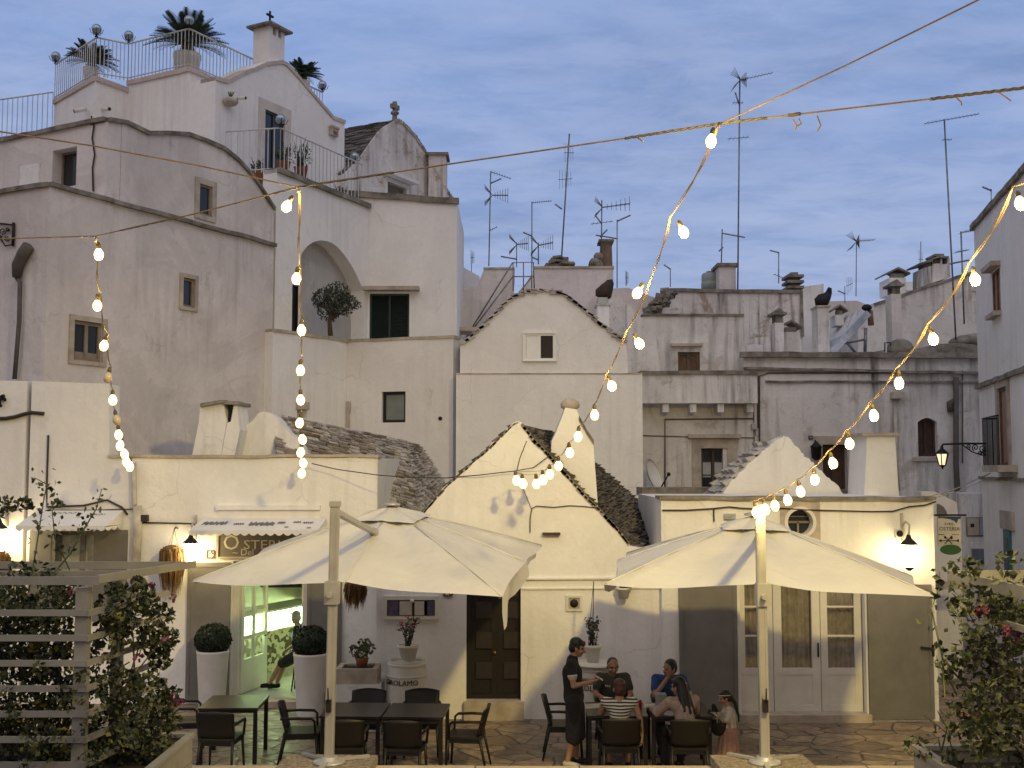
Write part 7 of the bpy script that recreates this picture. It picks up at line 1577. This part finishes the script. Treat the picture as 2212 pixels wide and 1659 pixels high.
string('string of bulbs curving down to the middle triangular gable', at(1552, 272, Y3s), [(1540, 310), (1469, 505), (1386, 635), (1373, 742), (1316, 831), (1284, 892), (1250, 938), (1229, 972), (1206, 1000), (1187, 1018), (1172, 1030), (1158, 1038), (1128, 1038), (1114, 1031)], -30, 17.55, m1, lambda i: ((.03, -.06, .06, -.08, -.03, .0, 0, 0, 0, 0, 0, 0, 0, 0)[i], 0), (), C.pt(CU(1113, 1020), CZ(1018), .05))
string('string of bulbs ending on the right umbrella post', at(2235, 385, Y4s), [(2200, 448), (2103, 608), (2012, 735), (1942, 828), (1885, 898), (1833, 957), (1795, 999), (1759, 1034), (1726, 1059), (1698, 1077), (1671, 1089), (1650, 1097), (1631, 1103)], -95, 11.15, .217, lambda i: (-.02, 0), (), at(1649, 1092, 11.2))
def cable(label, pts, r, wraps=()):
    t = thing('overhead_cable', label, 'cable', pts[0], 0, 'brown support cables across the sky')
    fine = []
    for a, b in zip(pts[:-1], pts[1:]):
        for j in range(8): f = j / 8; fine.append(V(a).lerp(V(b), f))
    fine.append(V(pts[-1]))
    part('cable_core', ROPE, t, lambda k: k.tube(fine, r, 6))
    if wraps:
        for wp_ in wraps:
          def wr(k):
            for (i0, i1, rr) in (wp_,):
                seg = fine[i0:i1]
                for ph in (0, 2.1, 4.2):
                    q = []
                    for i in range(len(seg) - 1):
                        for j in range(4): q.append(seg[i].lerp(seg[i + 1], j / 4))
                    q = [p + V((0, rr * math.sin(i * .8 + ph), rr * math.cos(i * .8 + ph))) for i, p in enumerate(q)]
                    k.tube(q, rr * .55, 5)
          part('wrapped_wire', simple('wrapped_wire', (.22, .17, .07), .6, 0, .5, 20) if 'wrapped_wire' not in MATS else MATS['wrapped_wire'], t, wr)
    return t
cable('long brown cable carrying all the light strings across the picture', [at(-900, 540, 8.6), at(207, 510, 7.3), at(420, 462, 6.9), at(650, 403, 6.5), at(1000, 350, 6.0), at(1350, 299, 5.7), at(1560, 266, 5.5), at(1850, 232, 5.3), at(2010, 214, 5.2), at(2260, 184, 5.0), at(3600, 20, 4.6)], .0046, ((10, 16, .0045), (22, 30, .005), (40, 52, .0055), (64, 72, .006), (52, 54, .007)))
cable('thin brown cable coming from the left edge to the second light string', [at(-1400, 60, 4.6), at(-60, 275, 5.2), at(200, 315, 5.6), at(430, 358, 6.1), at(648, 405, 6.5)], .0042)
cable('thin brown cable rising to the top right corner', [at(1560, 266, 5.5), at(1830, 140, 4.9), at(2125, -6, 4.3), at(2300, -90, 4.0)], .0038)
for (x, y), (dx, dy) in (((1712, 258), (5, 22)), ((1725, 256), (-6, 18)), ((1765, 250), (0, 34)), ((1375, 296), (14, 12)), ((2158, 200), (26, 18)), ((2065, 210), (12, 18))):
    part('loose_end', ROPE, SC.objects['overhead_cable'], lambda k: k.tube([at(x, y, 5.4), at(x + dx * .3 + 8, y + dy * .6, 5.4), at(x + dx, y + dy, 5.4)], .004, 4))
th = thing('sagging_wall_wire', 'thin wire sagging between the left parapet and the middle gable', 'wire', at(680, 1000, 19))
part('wire', CABLE, th, lambda k: (k.tube([at(*ZM(x, y), Y) for x, y, Y in ((150, 815, 19.0), (300, 850, 18.95), (550, 885, 18.6), (750, 900, 18.3), (950, 902, 18.1), (1150, 885, 17.95), (1370, 860, 17.95), (1480, 840, 17.95), (1580, 765, 17.95))], .008, 4)))
tw = thing('alley_wires', 'pale twin wires slanting over the alley at the right', 'wire', at(2100, 1050, 22))
part('wire', PIPE, tw, lambda k: (k.tube([at(1985, 1078, 18), at(2060, 1058, 20), at(2140, 1022, 24)], .01, 4), k.tube([at(1985, 1084, 18), at(2070, 1062, 20), at(2142, 1030, 24)], .008, 4)))
# ------------------------------------------------------------------ people
SKIN = simple('skin', (.36, .205, .135), .55, 0, .12, 9); SKIN2 = simple('skin_tanned', (.30, .16, .10), .55, 0, .12, 9)
EYE = simple('eye_dark', (.02, .014, .01), .3); LIP = simple('lip', (.27, .10, .08), .5)
HAIRB = simple('hair_black', (.010, .008, .007), .45, 0, .4, 30, .4); HAIRR = simple('hair_auburn', (.085, .030, .018), .5, 0, .5, 30, .4); HAIRG = simple('hair_grey_blond', (.36, .33, .26), .6, 0, .4, 30, .4)
def cloth(n, c, v=.25):
    m = simple(n, c, .9, 0, v, 7); nt = m.node_tree; p = obj(nt)
    bump(nt, nt.nodes['Principled BSDF'], noisen(nt, p, 11, 4, .5, 1.2, (1, 1, .6)), .9, .035); return m
BLK = cloth('black_cotton', (.016, .014, .015)); APR = cloth('charcoal_apron', (.030, .028, .027)); OLV = cloth('olive_shirt', (.040, .042, .028)); BLU = cloth('blue_shirt', (.020, .065, .21)); PNK = cloth('pale_pink_knit', (.45, .33, .29)); DRS = cloth('dusty_pink_dress', (.40, .235, .20)); LBL = cloth('light_blue_shirt', (.28, .42, .62)); DEN = cloth('dark_trousers', (.03, .03, .038)); WTE = cloth('white_cotton', (.55, .52, .48))
def stripes():
    m, nt, b = nmat('striped_knit'); p = obj(nt); s = nt.nodes.new('ShaderNodeSeparateXYZ'); nt.links.new(p, s.inputs[0])
    f = mth(nt, 'FRACT', mth(nt, 'MULTIPLY', s.outputs[2], 26.0)); nt.links.new(mixc(nt, ramp(nt, f, .48, .52), (.62, .58, .46), (.035, .04, .06)), b.inputs['Base Color']); b.inputs['Roughness'].default_value = .9; return m
STRP = stripes()
def cone(k, p, q, r1, r2, n=14, h=4):
    p, q = V(p), V(q); d = q - p; L = max(d.length, 1e-4); z = d / L; x = z.cross(V((0, 0, 1)))
    if x.length < 1e-3: x = z.cross(V((0, 1, 0)))
    x.normalize(); y = z.cross(x); prof = []
    for i in range(h + 1): a = math.pi / 2 * i / h; prof.append((max(1e-4, r1 * math.sin(a)), -r1 * math.cos(a)))
    for i in range(h + 1): a = math.pi / 2 * i / h; prof.append((max(1e-4, r2 * math.cos(a)), L + r2 * math.sin(a)))
    M = Matrix((x, y, z)).transposed(); k.lathe(prof, p, n, M)
def ell(k, c, r, rot=None):
    M = Matrix.Diagonal(r)
    if rot is not None: M = rot @ M
    prof = [(max(1e-4, math.sin(math.pi * i / 12)), -math.cos(math.pi * i / 12)) for i in range(13)]; k.lathe(prof, c, 18, M)
def blob(name, fn, vox, mats, parent, T, sm=3, pick=None):
    m = MB(); fn(m); me = m.mesh(name + '_src'); o = bpy.data.objects.new('blob_tmp', me); COL.objects.link(o)
    r = o.modifiers.new('r', 'REMESH'); r.mode = 'VOXEL'; r.voxel_size = vox; r.use_smooth_shade = True
    if sm: s = o.modifiers.new('s', 'SMOOTH'); s.iterations = sm; s.factor = .5
    dg = bpy.context.evaluated_depsgraph_get(); out = bpy.data.meshes.new_from_object(o.evaluated_get(dg)); COL.objects.unlink(o); bpy.data.objects.remove(o); bpy.data.meshes.remove(me)
    out.name = name
    for mt in mats: out.materials.append(mt)
    if pick:
        for p in out.polygons: p.material_index = pick(p.center)
    for p in out.polygons: p.use_smooth = True
    ob = bpy.data.objects.new(name, out); link(ob); ob.parent = parent; _MW[ob.name] = Matrix(); return ob
def hand(k, w, d, nrm, curl, sc, thumb):
    """palm with five separate fingers: w wrist, d pointing direction, nrm the palm's facing side, thumb +1/-1"""
    w = V(w); d = V(d).normalized(); nrm = V(nrm); nrm = (nrm - d * nrm.dot(d)).normalized(); s = d.cross(nrm) * thumb
    for a in (-.026, -.009, .009, .026): cone(k, w + s * a * .6 * sc, w + d * .085 * sc + s * a * sc, .017 * sc, .0125 * sc, 8, 2)
    for a, L in ((.029, .066), (.010, .076), (-.010, .070), (-.029, .054)):
        p = w + d * .088 * sc + s * a * sc; q = p + (d * math.cos(curl) + nrm * math.sin(curl) + s * a * 1.5) * L * .55 * sc; e = q + (d * math.cos(curl * 2.1) + nrm * math.sin(curl * 2.1)) * L * .5 * sc
        cone(k, p, q, .0105 * sc, .0095 * sc, 8, 2); cone(k, q, e, .0095 * sc, .008 * sc, 8, 2)
    p = w + d * .03 * sc + s * .024 * sc; q = p + (d * .55 + s * .75 + nrm * .25).normalized() * .042 * sc; e = q + (d * .9 + s * .15 + nrm * .35).normalized() * .034 * sc
    cone(k, p, q, .014 * sc, .0115 * sc, 8, 2); cone(k, q, e, .011 * sc, .009 * sc, 8, 2)
def person(label, loc, rz, J, sc, skin, head_yaw=0, head_pitch=0, lay=None, group=None, floor=0.0):
    """J: joints in the person's own frame (x right, y ahead, z up)"""
    t = thing('person', label, 'person', (loc[0], loc[1], floor), rz, group or 'people on the restaurant terrace')
    J = {k_: V(v) for k_, v in J.items()}; hc = J['head']; HM = Matrix.Rotation(rad(head_yaw), 3, 'Z') @ Matrix.Rotation(rad(head_pitch), 3, 'X')
    hp = lambda x, y, z: hc + HM @ (V((x, y, z)) * sc)
    def body(k):
        ell(k, hp(0, -.012, .025), V((.076, .096, .092)) * sc, HM); ell(k, hp(0, .012, -.035), V((.062, .078, .075)) * sc, HM); ell(k, hp(0, .055, -.088), V((.032, .028, .024)) * sc, HM)
        cone(k, hp(0, .085, .012), hp(0, .112, -.03), .010 * sc, .0155 * sc, 8, 3); ell(k, hp(0, .078, .03), V((.05, .016, .012)) * sc, HM)
        for sx in (-1, 1): ell(k, hp(sx * .077, -.008, -.015), V((.010, .02, .032)) * sc, HM); ell(k, hp(sx * .04, .06, -.03), V((.024, .025, .022)) * sc, HM)
        ell(k, hp(0, .088, -.058), V((.026, .012, .011)) * sc, HM)
        cone(k, J['neck'], hp(0, -.02, -.07), .058 * sc, .052 * sc)
        cone(k, J['chest'], J['neck'] - V((0, 0, .06 * sc)), .12 * sc, .075 * sc); cone(k, J['waist'], J['chest'], .115 * sc, .125 * sc); cone(k, J['pelvis'], J['waist'], .125 * sc, .11 * sc)
        for s in 'lr':
            cone(k, J['neck'] - V((0, 0, .05 * sc)), J['sh' + s], .06 * sc, .056 * sc); cone(k, J['sh' + s], J['chest'], .055 * sc, .1 * sc)
            cone(k, J['sh' + s], J['el' + s], .05 * sc, .039 * sc); cone(k, J['el' + s], J['wr' + s], .039 * sc, .025 * sc)
            cone(k, J['pelvis'], J['hip' + s], .11 * sc, .092 * sc); cone(k, J['hip' + s], J['kn' + s], .085 * sc, .055 * sc); cone(k, J['kn' + s].lerp(J['an' + s], .0), J['kn' + s].lerp(J['an' + s], .35), .053 * sc, .052 * sc); cone(k, J['kn' + s].lerp(J['an' + s], .35), J['an' + s], .052 * sc, .034 * sc)
            cone(k, J['an' + s] - V((0, 0, .03 * sc)), J['to' + s], .04 * sc, .03 * sc)
            d = J.get('hd' + s) or (J['wr' + s] - J['el' + s]); hand(k, J['wr' + s], d, J.get('hn' + s) or V((0, 0, -1)), J.get('hcurl', V((.45, 0, 0))).x, sc * .98, 1 if s == 'l' else -1)
    def pick(c):
        q = HM.inverted() @ (c - hc) / sc
        if q.y > .055:
            if abs(q.z - .008) < .0085 and .018 < abs(q.x) < .044: return 1
            if abs(q.z + .057) < .008 and abs(q.x) < .024: return 2
        return 0
    blob('body', body, .0068, [skin, EYE, LIP], t, None, 2, pick)
    for nm, fn, mt, vx in (lay(J, hp, HM, sc) if lay else []): blob(nm, fn, vx, [mt], t, None, 3)
    return t
def shirt(J, sc, g=.016, sl=.55, hem=None, low=None):
    def f(k):
        cone(k, J['chest'], J['neck'] - V((0, 0, .075 * sc)), .12 * sc + g, .075 * sc + g * .6); cone(k, J['waist'], J['chest'], .115 * sc + g, .125 * sc + g); cone(k, low or J['pelvis'].lerp(J['waist'], .25), J['waist'], .128 * sc + g, .115 * sc + g)
        for s in 'lr':
            cone(k, J['neck'] - V((0, 0, .06 * sc)), J['sh' + s], .058 * sc + g * .7, .056 * sc + g); cone(k, J['sh' + s], J['chest'], .055 * sc + g, .1 * sc + g)
            if sl > 0:
                e = J['sh' + s].lerp(J['el' + s], min(1, sl)); cone(k, J['sh' + s], e, .052 * sc + g, .05 * sc + g)
                if sl > 1: cone(k, J['el' + s], J['el' + s].lerp(J['wr' + s], sl - 1), .044 * sc + g, .036 * sc + g)
    return f
def trousers(J, sc, g=.014, L=1.0):
    def f(k):
        cone(k, J['pelvis'], J['waist'].lerp(J['pelvis'], .5), .128 * sc + g, .115 * sc + g)
        for s in 'lr':
            cone(k, J['pelvis'], J['hip' + s], .112 * sc + g, .094 * sc + g); cone(k, J['hip' + s], J['hip' + s].lerp(J['kn' + s], min(1, L * 2)), .088 * sc + g, (.06 if L >= .5 else .075) * sc + g)
            if L > .5: cone(k, J['kn' + s], J['kn' + s].lerp(J['an' + s], (L - .5) * 2), .058 * sc + g, .042 * sc + g)
    return f
def shoes(J, sc, s):
    return lambda k: (cone(k, J['an' + s] - V((0, .02, .035 * sc)), J['to' + s] + V((0, 0, .005)), .045 * sc, .036 * sc), cone(k, J['an' + s] - V((0, .03, .055 * sc)), J['to' + s] - V((0, -.01, .012)), .03 * sc, .03 * sc))
def short_hair(hp, HM, sc, top=.0, fringe=True):
    def f(k):
        ell(k, hp(0, -.026, .048 + top), V((.083, .097, .083)) * sc, HM); ell(k, hp(0, -.055, .0), V((.078, .066, .085)) * sc, HM)
        if fringe: ell(k, hp(0, .058, .085), V((.062, .04, .028)) * sc, HM); ell(k, hp(.03, .07, .07), V((.035, .026, .026)) * sc, HM)
        for sx in (-1, 1): ell(k, hp(sx * .072, .004, .018), V((.012, .03, .035)) * sc, HM)
    return f
def seated(seat=.47, lean=.0, tilt=0, spread=.12, hands=((-.16, .42, .79), (.16, .42, .79)), up=0.0):
    return dict(pelvis=(0, 0, seat + .10), waist=(0, .01 + lean * .3, seat + .24), chest=(tilt * .3, .02 + lean * .8, seat + .42 + up), neck=(tilt * .6, .02 + lean * 1.3, seat + .575 + up), head=(tilt, .045 + lean * 1.75, seat + .70 + up),
        shl=(-.185 + tilt * .4, .015 + lean * 1.2, seat + .535 + up), shr=(.185 + tilt * .4, .015 + lean * 1.2, seat + .535 + up), ell=(-.25, .14 + lean, seat + .30), elr=(.25, .14 + lean, seat + .30), wrl=hands[0], wrr=hands[1],
        hipl=(-.09, .03, seat + .075), hipr=(.09, .03, seat + .075), knl=(-spread, .44, seat + .055), knr=(spread, .44, seat + .055), anl=(-spread, .40, .09), anr=(spread, .40, .09), tol=(-spread - .02, .54, .03), tor=(spread + .02, .54, .03))
# waiter
Jw = dict(pelvis=(0, 0, .92), waist=(0, -.01, 1.04), chest=(0, -.02, 1.24), neck=(0, -.01, 1.425), head=(0, .05, 1.565), shl=(-.18, -.03, 1.375), shr=(.18, -.03, 1.375), ell=(-.21, -.02, 1.10), elr=(.21, .0, 1.10), wrl=(-.10, .22, 1.12), wrr=(.08, .24, 1.13),
    hipl=(-.085, 0, .88), hipr=(.085, 0, .88), knl=(-.10, .03, .49), knr=(.09, .0, .49), anl=(-.13, .02, .09), anr=(.09, -.09, .09), tol=(-.15, .17, .03), tor=(.12, .06, .03), hnl=(.6, .2, .6), hnr=(-.6, .2, .5))
def lay_w(J, hp, HM, sc):
    def apron(k):
        cone(k, V((0, .0, .98)), V((0, .0, .92)), .135, .145); cone(k, V((-.05, .01, .9)), V((-.08, .03, .40)), .115, .115); cone(k, V((.05, .0, .9)), V((.07, .0, .40)), .115, .115); cone(k, V((0, .05, .8)), V((0, .06, .42)), .1, .1)
    return [('shirt', shirt(J, sc, .014, .55), BLK, .009), ('collar', lambda k: cone(k, J['neck'] - V((0, 0, .035)), J['neck'] + V((0, .005, .01)), .068, .066), BLK, .008), ('apron', apron, APR, .010), ('shorts', trousers(J, sc, .012, .45), BLK, .01),
        ('sleeve_trim', lambda k: [cone(k, J['sh' + s].lerp(J['el' + s], .52), J['sh' + s].lerp(J['el' + s], .55), .069, .069, 14, 2) for s in 'lr'], WTE, .007), ('shoe', shoes(J, sc, 'l'), BLK, .008), ('shoe', shoes(J, sc, 'r'), WTE, .008), ('hair', short_hair(hp, HM, sc, .012), HAIRB, .008)]
wx = at(1240, 1632, 15.25).x
wt_ = person('standing young waiter in black shirt and long apron holding a notepad', (wx, 15.25), rad(-94), Jw, 1.0, SKIN, 0, -14, lay_w)
pl_ = part('shoulder_print', WTE, wt_, lambda k: k.mbox(Matrix.Translation((-.05, -.158, 1.22)), .12, .004, .05)); pl_.matrix_parent_inverse = Matrix()
np = thing('notepad', 'small white notepad in the hands of the standing waiter', 'notepad', (wx + .33, 15.25, 1.15)); part('pages', PAPER, np, lambda k: k.mbox(Matrix.Translation((wx + .34, 15.26, 1.165)) @ Matrix.Rotation(.5, 4, 'Y'), .12, .09, .012)); part('cover', BLK, np, lambda k: k.mbox(Matrix.Translation((wx + .337, 15.26, 1.156)) @ Matrix.Rotation(.5, 4, 'Y'), .125, .095, .006))
# man in the olive shirt
J1 = seated(.47, .02, .0, .14, ((-.20, .50, .80), (.17, .52, .80)), -.02)
def lay_m(mat, hair, tr, sl=.6, hairf=None):
    return lambda J, hp, HM, sc: [('shirt', shirt(J, sc, .018, sl), mat, .009), ('trousers', trousers(J, sc, .014, .95), tr, .011), ('shoe', shoes(J, sc, 'l'), BLK, .01), ('shoe', shoes(J, sc, 'r'), BLK, .01), ('hair', hairf(hp, HM, sc) if hairf else short_hair(hp, HM, sc, .0, False), hair, .008)]
def cropped(hp, HM, sc): return lambda k: (ell(k, hp(0, -.024, .036), V((.079, .093, .086)) * sc, HM), ell(k, hp(0, -.05, .0), V((.074, .062, .08)) * sc, HM))
m1 = person('seated man in a dark olive shirt facing the camera beside the barrel', (1.45, 16.3), rad(178), J1, 1.03, SKIN2, 8, -12, lay_m(OLV, HAIRB, DEN, .6, cropped))
def prt(k):
    for i in range(9): k.mbox(Matrix.Translation((-.11 + i * .027, .172 - .9 * abs(i - 4) ** 2 * .0008, .86 + i * .004)) @ Matrix.Rotation(.12, 4, 'Y'), .017, .006, .022)
o = part('chest_print', WTE, m1, prt); o.matrix_parent_inverse = Matrix()
# man in blue
J2 = seated(.46, .10, .0, .15, ((-.22, .50, .80), (.03, .30, 1.02)), -.03); J2['elr'] = (.22, .40, .78); J2['hdr'] = V((-.1, .1, 1)); J2['hnr'] = V((0, -1, .3))
m2 = person('seated man in a bright blue shirt resting his chin on his hand', (2.27, 16.38), rad(176), J2, 1.03, SKIN2, -48, -6, lay_m(BLU, HAIRB, DEN, .6))
# woman in the striped top
J3 = seated(.47, .03, .0, .12, ((-.20, .45, .80), (.29, .06, .52)), -.06); J3['elr'] = (.27, .02, .72); J3['hdr'] = V((0, .1, -1)); J3['hnr'] = V((-1, 0, 0))
def lay3(J, hp, HM, sc):
    return [('striped_top', shirt(J, sc, .012, 0), STRP, .009), ('trousers', trousers(J, sc, .014, .6), WTE, .011), ('hair', lambda k: (short_hair(hp, HM, sc, .01)(k), ell(k, hp(0, -.05, -.035), V((.08, .06, .07)) * sc, HM)), HAIRR, .008), ('shoe', shoes(J, sc, 'l'), BLK, .01), ('shoe', shoes(J, sc, 'r'), BLK, .01)]
person('seated woman with short auburn hair in a striped sleeveless top, back turned', (1.40, 14.72), rad(-3), J3, .98, SKIN, 10, -6, lay3)
# woman with long dark hair
J4 = seated(.47, .08, -.02, .12, ((-.24, .52, .80), (.12, .42, .80)), -.05); J4['ell'] = (-.30, .26, .80)
def lay4(J, hp, HM, sc):
    def long_hair(k):
        short_hair(hp, HM, sc, .012)(k); b = J['chest'] + V((.02, -.10, -.02))
        cone(k, hp(0, -.06, .0), b, .085 * sc, .05); cone(k, hp(.03, -.05, -.02), b + V((.08, .01, .0)), .07 * sc, .035); cone(k, hp(-.02, -.06, -.02), b + V((-.06, .0, .03)), .07 * sc, .035); cone(k, b, b + V((.05, -.01, -.14)), .05, .02)
    return [('pale_pink_top', shirt(J, sc, .016, 1.75), PNK, .009), ('trousers', trousers(J, sc, .014, .95), DEN, .011), ('hair', long_hair, HAIRB, .009), ('shoe', shoes(J, sc, 'l'), BLK, .01), ('shoe', shoes(J, sc, 'r'), BLK, .01)]
person('seated woman with long dark hair in a pale pink top, leaning on the table', (2.27, 14.70), rad(20), J4, .98, SKIN, 25, -8, lay4)
# girl
g_ = .625
Jg = {k_: tuple(c * g_ for c in v) for k_, v in dict(pelvis=(0, 0, .92), waist=(0, 0, 1.02), chest=(0, 0, 1.18), neck=(0, .02, 1.34), head=(0, .07, 1.52), shl=(-.16, 0, 1.30), shr=(.16, 0, 1.30), ell=(-.20, .08, 1.08), elr=(.20, .08, 1.08), wrl=(-.12, .28, 1.12), wrr=(.12, .28, 1.12), hipl=(-.085, 0, .86), hipr=(.085, 0, .86), knl=(-.09, .02, .48), knr=(.09, .02, .48), anl=(-.09, 0, .09), anr=(.09, 0, .09), tol=(-.1, .16, .03), tor=(.1, .16, .03)).items()}
def lay_g(J, hp, HM, sc):
    def dress(k):
        w, c = J['waist'], J['chest']
        for i in range(10):
            a = i * math.pi / 5; d = V((math.cos(a), math.sin(a), 0)); cone(k, w + d * .05, V((0, .02, .10)) + d * (.135 + .02 * (i % 2)), .05, .035, 10, 3)
        cone(k, w, V((0, .02, .12)), .09, .13)
    def hair(k):
        short_hair(hp, HM, sc * 1.04, .008)(k); cone(k, hp(0, -.09, .03), hp(0, -.15, -.12), .045 * sc, .035 * sc); cone(k, hp(0, -.15, -.12), hp(0, -.15, -.34), .036 * sc, .022 * sc); cone(k, hp(0, -.15, -.34), hp(0, -.12, -.46), .022 * sc, .01 * sc)
    def band(k):
        n = 24
        for i in range(n):
            a0, a1 = [2 * math.pi * q / n for q in (i, i + 1)]; f = lambda a: hp(.086 * math.cos(a), .0 + .104 * math.sin(a) - .01, .055 + .022 * math.sin(a)); cone(k, f(a0), f(a1), .011 * sc, .011 * sc, 6, 2)
    return [('blouse', shirt(J, sc, .010, .8), WTE, .007), ('dress', dress, DRS, .008), ('hair', hair, HAIRB, .006), ('headband', band, WTE, .005), ('shoe', shoes(J, sc, 'l'), BLK, .007), ('shoe', shoes(J, sc, 'r'), BLK, .007)]
gx_ = at(1574, 1560, 15.0).x
person('small girl in a dusty pink dress with a white headband and ponytail, standing', (gx_, 15.0), rad(88), Jg, .76, SKIN, 0, -14, lay_g)
hb = thing('handbag', 'dark shoulder bag with pale fur trim hanging at the table end beside the girl', 'bag', (2.72, 15.0, .5))
part('bag_body', BLK, hb, lambda k: (ell(k, V((2.72, 14.95, .60)), V((.11, .09, .13))), cone(k, V((2.70, 14.95, .72)), V((2.66, 14.93, .86)), .06, .03))); part('trim', WTE, hb, lambda k: [k.tube([V((2.70 + random.uniform(-.09, .06), 14.88, .70)), V((2.72 + random.uniform(-.12, .1), 14.85, .80)), V((2.76 + random.uniform(-.08, .1), 14.86, .66))], .004, 4) for _ in range(22)]); part('strap', BLK, hb, lambda k: k.tube([V((2.66, 14.95, .70)), V((2.62, 15.0, .8)), V((2.60, 15.02, .74))], .012, 5))
# woman on the stool in the doorway
J5 = dict(pelvis=(0, .02, .66), waist=(0, .05, .78), chest=(0, .06, .96), neck=(0, .08, 1.12), head=(0, .12, 1.25), shl=(-.17, .05, 1.08), shr=(.17, .05, 1.08), ell=(-.22, .03, .84), elr=(.22, .03, .84), wrl=(-.12, .22, .72), wrr=(.12, .22, .72), hipl=(-.08, .05, .62), hipr=(.08, .05, .62), knl=(-.07, .36, .46), knr=(.07, .33, .44), anl=(-.05, .55, .12), anr=(.06, .46, .10), tol=(-.05, .69, .07), tor=(.06, .60, .04))
def lay5(J, hp, HM, sc):
    def vest(k):
        for sx in (-1, 1): cone(k, J['waist'] + V((sx * .09, -.03, -.05)), J['chest'] + V((sx * .10, -.03, 0)), .09, .10); cone(k, J['chest'] + V((sx * .1, -.03, 0)), J['sh' + ('l' if sx < 0 else 'r')], .09, .066); cone(k, J['sh' + ('l' if sx < 0 else 'r')], J['el' + ('l' if sx < 0 else 'r')], .065, .055)
        cone(k, J['waist'] + V((0, -.05, -.05)), J['chest'] + V((0, -.05, .05)), .12, .12)
    def skirt(k): cone(k, J['pelvis'], J['waist'].lerp(J['pelvis'], .6), .145, .125); cone(k, J['hipl'], J['knl'].lerp(J['hipl'], .1), .11, .085); cone(k, J['hipr'], J['knr'].lerp(J['hipr'], .1), .11, .085); cone(k, J['pelvis'], V((0, .32, .46)), .13, .08)
    return [('shirt', shirt(J, sc, .012, .4), LBL, .009), ('dark_jacket', vest, BLK, .009), ('skirt', skirt, BLK, .01), ('hair', short_hair(hp, HM, sc, .01), HAIRG, .008), ('shoe', shoes(J, sc, 'l'), BLK, .009), ('shoe', shoes(J, sc, 'r'), BLK, .009)]
sx5 = at(652, 1400, 19.85).x
person('grey-haired woman in a dark jacket seated in the lit doorway, legs stretched out', (sx5, 19.85), rad(84), J5, .95, SKIN, -35, -8, lay5, None, .1)
sl_ = thing('bar_stool', 'bar stool under the woman in the lit doorway', 'stool', (sx5, 19.85, .1)); part('seat', BLACKW, sl_, lambda k: k.lathe([(.17, .58), (.18, .60), (.16, .63)], (sx5, 19.85, .0), 16)); part('frame', IRON, sl_, lambda k: [k.tube([(sx5 + .13 * math.cos(a), 19.85 + .13 * math.sin(a), .58), (sx5 + .2 * math.cos(a), 19.85 + .2 * math.sin(a), .105)], .014, 5) for a in (.8, 2.4, 3.9, 5.5)])
